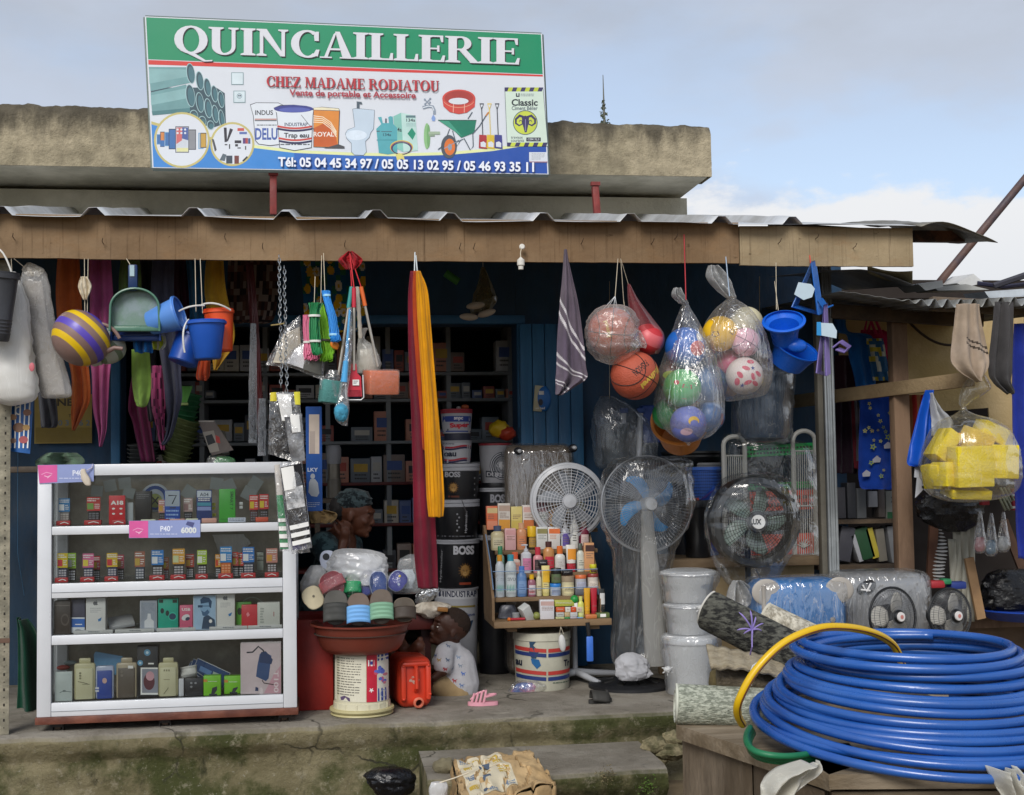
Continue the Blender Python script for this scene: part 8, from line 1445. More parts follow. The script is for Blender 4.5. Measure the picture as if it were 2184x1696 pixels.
for(lb,x0,x1,y0,k,bd,cp,l1,l2,Yo)in(('amber yellow tube standing on the tray',1288,1356,1140,'t','#cf9a1c','#c9942a',None,None,.02),('crimson tube standing on the tray',1360,1430,1140,'t','#a8182c','#94162a',None,None,.02),('black tube with white heart mark',1446,1512,1148,'t','#202322','#26292a','#c9c9c9',None,.02),('white hair dye carton with two faces',815,966,1268,'x','#cccbd0',None,'#b89a94',None,-.01),('lime yellow bottle with rounded top',1220,1286,1230,'b','#cdd06a','#cdd07a','#c9cc8a',None,.02)):bott(lb,x0,x1,y0,1500,YT+Yo,zt0+.001,k,bd,cp,l1,.22,l2,group=TG)
SMB=[(970,1180,1272,1340,'#a8ac4a','long olive green carton lying on the small cartons'),(985,1078,1345,1400,'#c0562a','orange brown little carton, left of its row'),(1085,1142,1345,1400,'#c9c6be','white little carton between the two orange ones'),(1146,1200,1345,1400,'#c0481e','deep orange little carton right of the white one'),(1204,1262,1345,1400,'#c8b8a4','pale little carton at the end of the orange row'),(988,1072,1404,1452,'#aeb0ac','grey white little carton in the middle row'),(1078,1134,1404,1452,'#b8a27a','beige little carton in the middle row'),(1138,1216,1404,1452,'#b4b6b8','silver little carton at the right of the middle row'),(984,1076,1455,1508,'#b9bc8a','cream and green little carton at the front left'),(1080,1134,1455,1508,'#2f8a4c','green little carton at the front'),(1138,1210,1455,1508,'#a9a4b0','mauve grey little carton at the front'),(1214,1278,1455,1508,'#6f9cc4','light blue little carton at the front right')]
for(x0,x1,y0,y1,cc,lb)in SMB:bott(lb,x0,x1,y0,y1,YT-.015+(.02 if y1<1410 else.008 if y1<1460 else 0),None if y1<1500 else zt0+.001,'x',cc,None,None,None,group=TG,dark='#d9d5c8' if cc not in('#c9c6be','#c8b8a4','#aeb0ac','#b9bc8a')else '#6a6a5a')
t=MB();p=W(*Z7(1182,1262),YT+.02);t.ball(p,.022,mat('#1f8a3c',.4));t.box(p-V((0,0,.03)),(.03,.02,.03),WHP,bev=.004);solo(t,'roll_on','green capped roll-on stick behind the lime bottle','roll-on',TG)
t=MB();p=W(*Z7(668,1418),YT);t.box(p,(.05,.05,.10),mat('#bfc1bf',.45),rot=EUL(.3,-.55,.3),bev=.003);solo(t,'carton','white carton tipped over on the left of the tray','carton',TG)
t=MB();p=W(*Z7(556,1470),YT+.05);t.lathe([(.020,0),(.022,.03),(.018,.034)],mat('#94979a',.4),V((p.x,p.y,zt0+.001)),None,20);solo(t,'tin','small grey tin behind the tipped white carton','tin',TG)
t=MB();a,b=Z7(480,1490),Z7(650,1498);pa,pb=W(*a,YT-.02),W(*b,YT-.02);pa.z=pb.z=zt0+.008;t.tube([pa,pb],.007,mat('#a82030',.4),10);t.ball(pa,.010,mat('#d9701e',.4));solo(t,'pen','red stick with orange end lying at the tray edge','stick',TG)
t=MB();loft(t,[(1290,1070,1095),(1300,1064,1100),(1318,1062,1100)],YT+.08,mat('#4a4c55',.4,.3,30),.5,wr=.2);solo(t,'packet','dark blister packet at the left of the tray','packet',TG)
t=MB();p=W(*Z7(1480,1455),YT);t.box(V((p.x,p.y,zt0+.014)),(.07,.05,.025),mat('#5a6a3a',.45),bev=.002);t.box(V((p.x,p.y-.026,zt0+.014)),(.03,.002,.016),WHP);solo(t,'carton','dark green flat carton at the right end of the tray','carton',TG)
t=MB();p=W(*Z7(1345,1458),YT);t.box(V((p.x,p.y-.03,zt0+.012)),(.06,.04,.022),mat('#b8703f',.35),bev=.004);solo(t,'soap','amber soap bar at the foot of the yellow tube','soap',TG)
t=MB();p=W(*Z7(775,1468),YT);t.ball(V((p.x,p.y,zt0+.02)),.02,mat('#7a8040',.4));solo(t,'ball_tin','olive round tin beside the tipped white carton','tin',TG)
t=thing('pumice','white oval foot stone hanging by a string from the tray','foot stone',W(1199,1390,TY-.02));mb=MB();mb.ball(W(1199,1372,TY-.02),(.019,.014,.045),mat('#c4c4c2',.7,.1,20),rot=EUL(0,-.1,0));mb.build('stone',t);cord(t,[W(1196,1337,TY-.01),W(1193,1354,TY-.02)],.0012);cord(t,[W(1196,1337,TY-.01),W(1202,1352,TY-.02)],.0012)
t=thing('brush_tool','small blue scrubber with black handle hanging at the tray edge','brush',W(1258,1410,TY-.03));mb=MB();mb.tube([W(1253,1328,TY-.03),W(1256,1356,TY-.03)],[.012,.010],mat('#1b1d20',.5),10);mb.build('handle',t);mb=MB();mb.box(W(1258,1384,TY-.03),(.036,.018,.13),mat('#3a6cc4',.4),bev=.007);mb.build('head',t)
# -- shop interior: shelves with dim cartons
su=thing('wall_shelves','dim pale shelving along the back of the shop room','shelves',(0.0,8.7,ZP));SW_=mat('#8a8f92',.5,.08);YI=8.5
for y in(690,800,858,950,1040,1130,1230,1330):
 a,b=W(300,y,YI),W(1100,y,YI);mb=MB();mb.box(((a.x+b.x)/2,YI+.18,a.z),(b.x-a.x,.36,.02),SW_ if y<1000 else mat('#6a2a26',.5),bev=.002);mb.build('shelf',su)
for x in(300,430,566,700,830,960,1092):p=W(x,1000,YI);mb=MB();mb.box((p.x,YI+.19,1.45),(.03,.34,2.1),SW_);mb.build('upright',su)
rr_=random.Random(11)
for(y,hmin,hmax)in((796,40,86),(854,20,42),(946,30,72),(1036,30,70),(1126,25,66),(1226,25,70)):
 x=306
 while x<1085:
  w=rr_.uniform(18,46);h=rr_.uniform(hmin,hmax)
  if rr_.random()<.88:
   a,b=W(x,y,YI),W(x+w,y,YI);top=W(x,y-h,YI).z;mb=MB();mb.box(((a.x+b.x)/2,YI+.10,(a.z+.014+top)/2),(b.x-a.x,.16,max(.03,top-a.z-.014)),mat(rr_.choice(('#a85a50','#b9babc','#7a828a','#cfc8ba','#8a7a72','#5f72a0','#c88a74','#4a4d54')),.5,.1),bev=.002)
   g=G(mb,plane(YI+.02));y9=W_y((a.x+b.x)/2,YI+.02,top);g.rect(x+w*.15,y9+h*.2,x+w*.85,y9+h*.5,mat(rr_.choice(('#c9c4b8','#b84a3a','#3f5a9a','#d0a83a','#2f2f33')),.5),1);g.scrib(x+w*.2,y9+h*.58,x+w*.8,y9+h*.85,mat('#4a4a4a',.6),2,.4,int(x))
   solo(mb,'carton','dim carton standing on the shelves inside the shop','carton','cartons on the shelves inside the shop')
  x+=w+rr_.uniform(.5,4)
t=thing('thermos','grey white thermos flask in the dim doorway beside the blue carton strip','flask',W(711,1050,7.9));mb=MB();c,r,h=upright(697,728,950,990,7.9);mb.lathe([(r*.9,0),(r,.01),(r,h*.8),(r*.8,h)],mat('#a9a9ae',.4),c,None,28);mb.build('lid',t);mb=MB();mb.lathe([(r*.8,-.09),(r*.82,0)],mat('#8a8478',.35,metal=.4),c,None,28);mb.lathe([(r*.95,-.20),(r*.95,-.09),(r*.8,-.088)],mat('#6a655c',.4),c,None,28);mb.build('body',t)
ps=thing('stool','low dark stool carrying the thermos flask','stool',W(711,1200,7.9));mb=MB();mb.box((c.x,7.9,c.z-.215),(.25,.25,.025),DW);mb.build('seat',ps)
for sx in(-1,1):
 for sy in(-1,1):mb=MB();mb.box((c.x+sx*.1,7.9+sy*.1,(c.z-.228+ZP)/2),(.03,.03,c.z-.228-ZP),DW);mb.build('leg',ps)
mb=MB();p0=W(1140,822,7.57);mb.box(W(1148,850,7.57),(.05,.012,.15),mat('#c4bd9a',.5),rot=EUL(0,.1,0));mb.ball(W(1160,850,7.57),(.042,.016,.075),mat('#1f6ab4',.35));g=G(mb,plane(7.555));g.ell(1153,858,5,7,K);g.rect(1149,834,1160,842,WHP,1);g.text('set bed',(1142,868,1162,873),WHP,.02);solo(mb,'blue_packet','small blue and white packet hung on the blue door','packet',smooth=True)
#  goods at the right of the porch
YSH=6.95
sf=thing('plank_stand','rough wooden plank stand with a pale board front carrying the black buckets and rack','stand',W(1590,1300,YSH));PLK=mat('#8f7a5e',.8,.18,5,.4,40,h2='#6d5a44',m2=5,stretch=(.3,1,1));a,b=W(1428,1196,YSH),W(1752,1192,YSH);zs=a.z
mb=MB();mb.box(((a.x+b.x)/2,YSH+.24,zs-.02),(b.x-a.x,.48,.05),PLK,bev=.006);mb.build('plank',sf);mb=MB();mb.box(((a.x+b.x)/2+.02,YSH+.10,(zs-.05+ZP)/2),(b.x-a.x-.06,.02,zs-.05-ZP-.002),mat('#b8a27c',.8,.12,3,.3,h2='#a48d68',m2=3));mb.build('front_board',sf)
for x in(a.x+.03,b.x-.03):mb=MB();mb.box((x,YSH+.3,(zs-.05+ZP)/2),(.05,.05,zs-.05-ZP-.004),PLK);mb.build('leg',sf)
zst=zs+.006
def onshelf(name,label,x0,x1,y0,Y,prof,m,cat,shell=True,extra=None):
 a,b=W(x0,1190,Y),W(x1,1190,Y);r=(b.x-a.x)/2;h=W((x0+x1)/2,y0,Y).z-zst;c=V(((a.x+b.x)/2,Y,zst));mb=MB();pr=[(q*r,z*h)for q,z in prof]
 (mb.shell if shell else mb.lathe)(pr,m,c,None,40)
 if extra:extra(mb,c,r,h)
 return solo(mb,name,label,cat)
BKP=mat('#141518',.35,.08,5)
onshelf('bucket','tall black bucket in front of the blue basket, left of the big bagged fan',1454,1524,1066,YSH+.12,[(.70,0),(.72,.02),(.93,.86),(1.0,.87),(1.0,.98),(.97,1)],BKP,'bucket')
mb=MB();p=W(1512,1062,YSH+.06);mb.prism([p+V(v)for v in((-.05,0,-.02),(.03,0,.07),(.045,.01,.03),(.02,.01,-.02))],(0,.012,0),mat('#2456b8',.4));mb.prism([p+V(v)for v in((-.06,-.015,-.012),(.0,-.015,.03),(.03,-.01,.045),(-.02,-.01,.0))],(0,.01,0),mat('#5a4a9a',.4));mb.box(p+V((-.09,.0,-.005)),(.06,.03,.012),mat('#c8503a',.5));solo(mb,'dustpan','blue and violet dustpan sticking out of the black bucket','dustpan')
BLB=mat('#3a66bc',.4,.06,5)
def basket_holes(mb,c,r,h):
 for i in range(26):
  for j in range(10):
   a=PI*(1.06+.88*i/25);z=h*(.10+.078*j);q=r*(.80+.17*z/h)+.001;mb.box(c+V((q*math.cos(a),q*math.sin(a),z)),(.006,.003,.010),mat('#182c5c',.6),rot=Matrix.Rotation(a+PI/2,3,'Z'))
c=W(1502,1066,YSH+.30);r=38*MP(1502,1066,YSH+.3);z1=W(1502,996,YSH+.30).z;mb=MB();h=z1-zst;mb.shell([(r*.72,0),(r*.95,h-.02),(r*1.02,h-.018),(r*1.02,h)],BLB,(c.x,c.y,zst),None,40)
for i in range(24):
 for j in range(9):
  a=PI*(1.08+.84*i/23);z=h-.03-.017*j;q=r*(.72+.23*z/(h-.02))+.0005;mb.box((c.x+q*math.cos(a),c.y+q*math.sin(a),zst+z),(.0065,.003,.010),mat('#1d3872',.6),rot=Matrix.Rotation(a+PI/2,3,'Z'))
solo(mb,'basket','blue lattice basket behind the black bucket','basket')
def stackrim(label,y0,n,x0,x1,m,Y,zbase=None):
 mb=MB();a,b=W(x0,y0,Y),W(x1,y0,Y);r=(b.x-a.x)/2;z0=a.z
 for i in range(n):mb.shell([(r*.82,-.06),(r*.97,-.008),(r*1.0,-.006),(r*1.0,.006)],m,((a.x+b.x)/2,Y,z0-.022*i),None,44)
 return solo(mb,'basin_stack',label,'basins')
stackrim('stack of black basins and grey lids above the blue basket',966,2,1412,1540,BKP,YSH+.42);stackrim('grey plastic lids lying on the blue basket',990,2,1468,1540,mat('#7a7c80',.45,.05),YSH+.34)
mb=MB();a,b=W(1412,966,YSH+.42),W(1540,966,YSH+.42);mb.lathe([((b.x-a.x)*.40,0),((b.x-a.x)*.42,a.z-.1-zst)],mat('#1b1d24',.5),((a.x+b.x)/2,YSH+.46,zst),None,36);solo(mb,'barrel','dark tall barrel under the black basins','barrel')
rk2=thing('plastic_rack','white and green plastic shelf rack with orange trays, half in clear film','rack',W(1640,1190,7.1));RWH=mat('#c2c2bd',.4,.05);RGR=mat('#0f9a4c',.4,.06);ROR=mat('#d8452a',.4,.06);YR=7.12
def arch(x0,x1,y0,y1,y2):
 mb=MB();xm=(x0+x1)/2;pts=[W(x0+4,y2,YR),W(x0,y1,YR)]+[W(xm-(x1-x0)/2*math.cos(R(q)),y1-(y1-y0)*math.sin(R(q)),YR)for q in range(20,180,20)]+[W(x1,y1,YR),W(x1+5,y2,YR)];mb.tube(pts,.013,RWH,8);mb.build('side_frame',rk2)
 mb=MB();n=9
 for i in range(n):xx=x0+6+(x1-x0-10)*i/(n-1);mb.tube([W(xx,y1+22,YR),W(xx+3,y2-4,YR)],.0028,RWH,5)
 for yy in(y1+22,(y1+y2)/2+14,y2-6):mb.tube([W(x0+2,yy,YR),W(x1,yy,YR)],.005,RWH,6)
 cxx,cyy=xm,y2-22
 for k in range(7):a=R(200+k*23);mb.tube([W(cxx,cyy,YR-.006),W(cxx+15*math.cos(a),cyy+15*math.sin(a)*1.3,YR-.006)],[.005,.002],RWH,6)
 mb.build('lattice',rk2)
arch(1543,1588,931,950,1190);arch(1691,1738,919,940,1190)
def shelf2(name,x0,y0,x1,y1,h,m,holes=True,dep=.22):
 a,b=W(x0,y0,YR),W(x1,y1,YR);hh=h*MP(x0,y0,YR);mb=MB();L_=b-a;mb.box((a+b)/2+V((0,.01,-hh/2)),(L_.length,.014,hh),m,rot=EUL(0,-math.atan2(L_.z,L_.x),0),bev=.003);mb.box((a+b)/2+V((0,dep/2+.01,-hh+.006)),(L_.length,dep,.008),m,rot=EUL(0,-math.atan2(L_.z,L_.x),0))
 if holes:
  for i in range(20):
   for j in range(2 if h>20 else 1):p=a+L_*((i+.6)/20.6)+V((0,.0015,-hh*(.35+.35*j)));mb.box(p,(L_.length*.03,.002,hh*.18),mat('#1b3a26' if m is RGR else '#5a1d12',.6))
 mb.build(name,rk2)
shelf2('shelf_tray',1590,952,1736,944,24,RGR);shelf2('shelf_tray',1592,1032,1740,1026,14,RGR);shelf2('shelf_tray',1600,1050,1740,1044,42,ROR);shelf2('shelf_tray',1596,1142,1748,1136,44,ROR,False)
for x in(1742,1598):mb=MB();a,b=W(x,1040,YR+.05),W(x+4,1190,YR+.05);mb.tube([a,b],.014,RWH,8);mb.build('upright',rk2)
mb=MB();loft(mb,[(925,1545,1600),(936,1540,1680),(960,1538,1735),(1040,1540,1752),(1120,1545,1752),(1190,1550,1756)],YR+.06,film('rackfilm','#eef0ef',.015,1.5,(10,10,5),.5,.12,.15),.6,60,.05,2.4,bmax=.17,fold=.02,nfold=11);mb.build('wrapper',rk2,sharp=180)
t=thing('bin','dusty blue ribbed bin hung in a clear bag behind the right-hand bag of balls','bin',W(1622,945,7.1));c,r,h=upright(1572,1682,790,935,7.15);mb=MB();mb.lathe([(r*.82,0),(r*.86,.01),(r*.99,h*.92),(r*1.04,h*.93),(r*1.04,h)],mat('#34506c',.5,.1,4),c,None,40)
for i in range(20):a=PI*(1.05+.9*i/19);mb.tube([c+V((r*.87*math.cos(a),r*.87*math.sin(a),.02)),c+V((r*.99*math.cos(a),r*.99*math.sin(a),h*.9))],.003,mat('#2c4660',.5),5)
mb.build('body',t);mb=MB();loft(mb,[(772,1600,1640),(786,1566,1690),(860,1562,1690),(935,1568,1684),(952,1600,1650),(960,1615,1635)],7.15,film('binbag','#dfe8f0',.12,1.3,(9,9,4),.5,.15,.5),.9,50,.06,2.5);mb.build('bag',t,sharp=180);cord(t,[W(1620,590,7.2),W(1620,775,7.15)],.002)
t=thing('bagged_stock','dim clear bag of plastic ware hung on the wall below the basketballs','bag',W(1320,1000,7.3));mb=MB();loft(mb,[(845,1280,1310),(870,1268,1350),(920,1262,1400),(990,1270,1400),(1000,1290,1380)],7.4,film('binbag','#dfe8f0',.12,1.3,(9,9,4),.5,.15,.5),.5,44,.1,2.5);mb.build('bag',t,sharp=180);mb=MB();c,r,h=upright(1282,1344,905,990,7.42);mb.lathe([(r*.85,0),(r,h*.9),(r*1.05,h)],mat('#2d3a44',.5),c,None,30);mb.build('contents',t);cord(t,[W(1300,600,7.3),W(1300,850,7.4)],.0015)
for i,(x,y0,y1,cc,lb)in enumerate(((1330,882,985,'#b9b9bc','left white mop pole leaning against the dark wall'),(1366,882,990,'#c4c4c8','right white mop pole leaning against the dark wall'))):
 mb=MB();mb.tube([W(x,y0,7.45),W(x-4,y1,7.42)],.016,mat(cc,.5),10);mb.tube([W(x-4,y1,7.42),W(x-10,1240,7.4)],.012,mat('#20283a',.5),8);mb.box(W(x,y0-6,7.45),(.05,.03,.03),mat('#2a4a8a',.5),bev=.006);solo(mb,'mop',lb,'mop','mops by the wall')
mb=MB();p=W(1402,905,7.5);mb.box(p,(.20,.10,.22),mat('#1d3f86',.5),bev=.01);solo(mb,'crate','dark blue plastic crate hung behind the mops','crate')
Yw=Yf(1470,1490)+.16
def clearbucket(label,x0,x1,y0,y1,Y,tie):
 c,r,h=upright(x0,x1,y0,y1,Y);t=thing('tub',label,'tub',c,'white tubs in clear bags');TW=mat('#d2d5d7',.35,.05,4,transl=.25);mb=MB();mb.lathe([(r*.80,0),(r*.82,.008),(r*.92,h*.80),(r*.94,h*.86)],TW,c,None,44);mb.build('body',t);mb=MB();mb.lathe([(r*.98,h*.86),(r*1.0,h*.88),(r*1.0,h*.95),(r*.9,h*.97),(r*.86,h)],mat('#dcdfe2',.3,.04,transl=.2),c,None,44);mb.build('lid',t);mb=MB();d=(y1-y0)
 loft(mb,[(y0-3,x0+20,x1-22),(y0+4,x0-3,x1+4),(y0+d*.3,x0-4,x1+6),(y0+d*.6,x0+3,x1-2),(y1,x0+8,x1-8),(y1+3,x0+30,x1-30)],Y,film('tubbag','#f2f3f4',.16,1.3,(10,10,5),.6,.15,.6),1.0,54,.035,3,fold=.012,nfold=17);mb.build('bag',t,sharp=180)
 mb=MB();p=W(*tie,Y-r-.015);mb.ball(p,(.020,.016,.015),mat('#d9dada',.5,transl=.3),fn=lambda d_:1+.3*nz3(d_.x*3,d_.y*3,d_.z*3));
 for k in range(5):a=PI*(.9+k*.3);mb.tube([p,p+V((math.cos(a)*.03,.005,math.sin(a)*.03))],[.006,.003],mat('#d9dada',.5,transl=.3),6)
 mb.build('knot',t);return t
clearbucket('white tub in a knotted clear bag, bottom of the stack by the rolled mats',1416,1530,1352,1482,Yw,(1424,1428));clearbucket('white tub in a clear bag at the top of the stack',1411,1526,1216,1284,Yw,(1496,1297));clearbucket('white tub in a clear bag, second from the top of the stack',1418,1522,1284,1351,Yw,(1500,1310))
zlow=W_y(W(1700,1400,6.35).x,6.35,ZP)
suitcase('bright blue soft suitcase with grey corners in crinkled clear wrap',1622,1818,1240,min(zlow,1480),6.3,mat('#1f72b8',.55,.1,5,.2),.26,trim=lambda t,c,w,h,Y:[(lambda mb:(mb.ball(V((c.x+sx*w*.40,Y+.012,c.z+h*.40)),(.075,.012,.065),mat('#a8a29a',.5)),mb.build('corner_patch',t)))(MB())for sx in(-1,1)]+[(lambda mb:(mb.lathe([(.0,.004),(.012,.003),(.014,0)],mat('#b8b0a8',.3,metal=.5),W(1776,1322,Y-.004),FACE,18),mb.build('badge',t)))(MB())]+[(lambda mb:(mb.tube([V((c.x-w*.44,Y-.003,c.z+h*.46)),V((c.x-w*.44,Y-.003,c.z-h*.45))],.012,mat('#9a958e',.5),8),mb.build('piping',t)))(MB())],bev=.07)
suitcase('silver grey hard suitcase in clear wrap behind the two small fans',1800,1994,1226,1470,6.5,mat('#8a8c90',.4,.08,5),.26,trim=lambda t,c,w,h,Y:(lambda mb:(mb.lathe([(0,.006),(.05,.005),(.055,0)],mat('#2a2b2e',.4),W(1848,1252,Y-.008),FACE@EUL(0,0,.4),28,1,.6),mb.tube([W(1840,1248,Y-.02),W(1848,1262,Y-.02),W(1858,1244,Y-.02)],.006,mat('#dcdcdc',.3),6),mb.tube([W(1836,1258,Y-.02),W(1856,1260,Y-.02)],.005,mat('#dcdcdc',.3),6),mb.build('emblem',t)))(MB()),bev=.07)
def deskfan(label,cx_,cy_,rp,Y,hub):
 c=W(cx_,cy_,Y);r=rp*MP(cx_,cy_,Y);t=thing('fan',label,'fan',V((c.x,c.y,ZP)),'small black desk fans');rot=EUL(0,0,.28)@EUL(-.06,0,0)@FACE;fan_cage(t,c,r,rot,mat('#6f7174',.3,metal=.5),[.35,.55,.75,.9],64,.0065,.0011,.05,.2,rm=mat('#131416',.35));n_=rot@V((0,0,1));fan_blades(t,c-n_*.01,r,rot,mat('#b9b6ae',.3,.12),3,.9,.35,.7,.3);mb=MB();mb.lathe([(0,.062),(.026,.06),(.034,.05),(.036,.04)],mat('#17181a',.3),c,rot,26);mb.lathe([(0,.068),(.022,.066),(.024,.06)],mat('#d3cfcd',.35),c,rot,26);mb.lathe([(0,.0695),(.010,.069)],mat('#c07a72',.4),c,rot,12);mb.build('hub',t)
 mb=MB();mb.lathe([(.05,-.12),(.06,-.03),(.05,-.02)],mat('#202124',.4),c,rot,26);mb.tube([c-n_*.09,V((c.x+.02,c.y+.12,ZP+.03))],.018,mat('#202124',.4),10);mb.lathe([(.12,0),(.12,.015),(.03,.035)],mat('#202124',.4),V((c.x+.02,c.y+.12,ZP)),None,30);mb.build('stand',t)
deskfan('small black desk fan with grey blades before the silver suitcase',1904,1315,61,6.22,0);deskfan('small black desk fan standing right of its twin, before the white strips',2026,1313,57,6.28,0)
#  neighbouring stall
ns=thing('market_stall','makeshift timber stall with corrugated roof, cream board and shelves at the right','market stall',W(1990,1300,7.0));TIM=mat('#8a6f58',.85,.2,5,.5,40,h2='#5f4a3a',m2=5,stretch=(1,1,.25));TIMD=mat('#5b4c3c',.9,.2,5,.4,h2='#3d332a',m2=4)
mb=MB();mb.box((W(2200,900,8.1).x-.15,8.1,1.35),(W(2600,900,8.1).x-W(1800,900,8.1).x,.06,2.7),mat('#2b2420',.95,.2,3));mb.build('back_wall',ns)
mb=MB();CRB=mat('#c0a87c',.85,.12,2.5,.3,h2='#a8915f',m2=2);p=[W(1790,640,7.6),W(2184,640,7.6),W(2184,1010,7.6),W(2118,1008,7.6),W(2108,870,7.6),W(1975,880,7.6),W(1900,800,7.6),W(1790,800,7.6)];mb.prism(p,(0,.012,0),CRB);mb.build('cream_board',ns)
mb=MB();b0,b1=W(1906,672,6.75),W(1912,1240,6.75);mb.box(V(((b0 .x+b1 .x)/2+.045,6.78,(b0 .z+ZP)/2)),(.088,.07,b0 .z-ZP),TIM,bev=.004);mb.build('post',ns)
mb=MB();a,b=W(1690,857,7.5),W(2075,808,6.25);v=b-a;mb.box((a+b)/2,(v.length,.03,.075),mat('#a08a68',.85,.2,5,.5,h2='#7f6b4f',m2=5),rot=axes(v.normalized(),V((0,0,1)))@Matrix(((0,0,-1),(0,1,0),(1,0,0))),bev=.003);mb.build('rail',ns)
for(x0,y0,x1,y1,Y,h,m,n_)in((1772,664,2094,684,6.7,.075,TIMD,'beam'),(1985,648,2260,662,6.3,.07,mat('#75685a',.9,.2,5,.4,h2='#54493d',m2=5),'beam'),(1772,650,2000,648,6.9,.06,TIMD,'beam')):
 mb=MB();a,b=W(x0,y0,Y),W(x1,y1,Y);v=b-a;mb.box((a+b)/2,(v.length,.05,h),m,rot=EUL(0,-math.atan2(v.z,v.x),0),bev=.004);mb.build(n_,ns)
mb=MB();CG_=mat('#8f9294',.45,.2,5,.2,metal=.5,h2='#6a675f',m2=3,dirt=.4)
ea,eb=W(1790,622,6.3),W(2330,652,6.0)
def corr(u,v):p=ea+(eb-ea)*u;s=math.sin(u*2*PI*19);return V((p.x+.1*v,p.y+1.9*v,p.z+.021*s*min(1,max(.08,(u-.22)*6))-.03*max(0,math.sin((u-.05)*5))*(1-v)+.12*v))
mb.grid(corr,300,6,CG_);mb.build('corrugated_roof',ns,solid=.002,sharp=180)
mb=MB()
def bent(u,v):x=1768+182*u;y=577-6*u+(52*max(0,u-.35)**1.5*1.4);return W(x,y,6.35+.0*v)+V((0,.9*v,.10*v-.0))
mb.grid(bent,24,6,mat('#77787a',.5,.15,4,metal=.4));mb.build('bent_sheet',ns,solid=.003)
mb=MB();mb.grid(lambda u,v:W(1850+96*u,568+10*u+(34*(.4+.6*u))*v*(1-.25*u)+6*math.sin(u*3),6.3+.10*v+.08*math.sin(u*PI)),16,8,mat('#a8a07e',.7,.2,5,.4,h2='#877f60',m2=4));mb.build('curled_board',ns,solid=.006)
for i,q in enumerate((((1958,606),(2010,598),(2012,612),(1975,620)),((1992,612),(2060,606),(2110,618),(2000,620)),((2040,604),(2076,584),(2100,604),(2060,612)),((2100,622),(2184,616),(2200,632),(2110,636)))):
 mb=MB();pts=[W(*p_,6.5+.1*i)for p_ in q];mb.prism(pts,(0,.25,.02),mat(('#b9bbb9','#a9aaa6','#cfd0cf','#c2cbd4')[i],.5,.15));mb.build('loose_sheet',ns,sharp=10)
mb=MB();mb.tube([W(2084,604,6.7),W(2140,612,6.7),W(2190,606,6.7),W(2230,596,6.7)],.012,mat('#23233a',.6),6);mb.tube([W(2120,610,6.65),W(2184,588,6.6),W(2230,580,6.6)],.018,mat('#3a3a44',.7),6);mb.build('cable_bundle',ns)
mb=MB();mb.tube(bez(W(1935,682,7.5),W(1985,740,7.5),W(2032,736,7.5)),.008,mat('#3a2e26',.9),6);mb.build('cable',ns)
mb=MB();a,b=W(1996,612,6.9),W(2230,328,6.9);mb.tube([a,b],.022,mat('#5f453c',.6,.2,8,.3,h2='#463c44',m2=6),12);solo(mb,'slanted_pole','rusty brown pole slanting up behind the stall roof at the right','pole')
for(x0,x1,y,Y,lb)in((1784,1926,1110,7.35,0),(1784,1926,1207,7.35,0)):
 mb=MB();a,b=W(x0-40,y,Y),W(x1+20,y,Y);mb.box(((a.x+b.x)/2,Y+.15,a.z-.012),(b.x-a.x,.32,.024),TIMD);mb.build('shelf',ns)
mb=MB();a,b=W(2060,1310,6.9),W(2300,1305,6.9);mb.box(((a.x+b.x)/2,7.1,a.z-.05),(b.x-a.x,.4,.06),TIM);mb.box(((a.x+b.x)/2,6.95,(a.z-.08)/2),(b.x-a.x,.03,a.z-.09),mat('#5f4c3a',.9,.2));mb.build('counter',ns)
for(x0,y0,x1,y1,Y,cc,n_)in((1992,1110,1984,1245,7.0,'#6d4a38','plank'),(2066,1190,2092,1320,6.7,'#9a7a58','plank'),(2140,1110,2190,1240,7.2,'#5f4636','plank')):
 mb=MB();a,b=W(x0,y0,Y),W(x1,y1,Y);v=a-b;mb.box((a+b)/2,(.05,.02,v.length),mat(cc,.85,.2),rot=axes(v));mb.build(n_,ns)
GSTALL='cloths and bags hung in the stall'
hung('tote_bag','blue tote bag hung at the left of the stall',[(668,1780,1806),(706,1784,1810),(716,1808,1860),(760,1812,1866),(812,1824,1868),(900,1838,1866)],7.3,cloth('#1b62a8'),'bag',amp=.012,group=GSTALL)
hung('tote_bag','yellow and white patterned blue tote bag beside the blue tote',[(722,1848,1884),(760,1854,1892),(812,1862,1900)],7.25,None,'bag',amp=.01,group=GSTALL,mf=lambda u,v:cloth(random.Random(int(u*7)*13+int(v*10)*7).choice(('#2f5f8a','#2f5f8a','#b8a83a','#b9bcae'))),nu=30,sub=14)
t=thing('tote_bag','crimson pink tote bag with long handles hung in the stall','bag',W(1875,780,7.28),GSTALL);mb=MB();drape(mb,[(704,1836,1884),(722,1842,1908),(770,1880,1910),(782,1890,1908)],7.34,cloth('#b01d54'),.012,1.5);mb.build('bag',t,solid=.003);mb=MB()
for(xa_,xb_)in((1842,1868),(1850,1880)):mb.tube([W(xa_+2,708,7.32),W((xa_+xb_)/2-4,668,7.3),W(xb_,712,7.32)],.010,cloth('#c02a62'),6)
mb.build('handles',t)
hung('cloth','dark maroon cloth low at the left of the stall',[(758,1782,1832),(800,1782,1838),(845,1782,1842)],7.4,cloth('#3a1d28'),ph=1,group=GSTALL)
hung('cloth','dark plum cloth hanging under the stall rail',[(850,1782,1822),(940,1782,1826),(1010,1784,1828)],7.45,cloth('#33202e'),ph=2,group=GSTALL)
hung('cloth','red edged white lace cloth under the stall rail',[(850,1818,1836),(940,1822,1838),(1000,1822,1842)],7.4,None,ph=.4,group=GSTALL,mf=lambda u,v:cloth('#8a2a3a')if v>.8 or u<.2 else cloth('#77757c'))
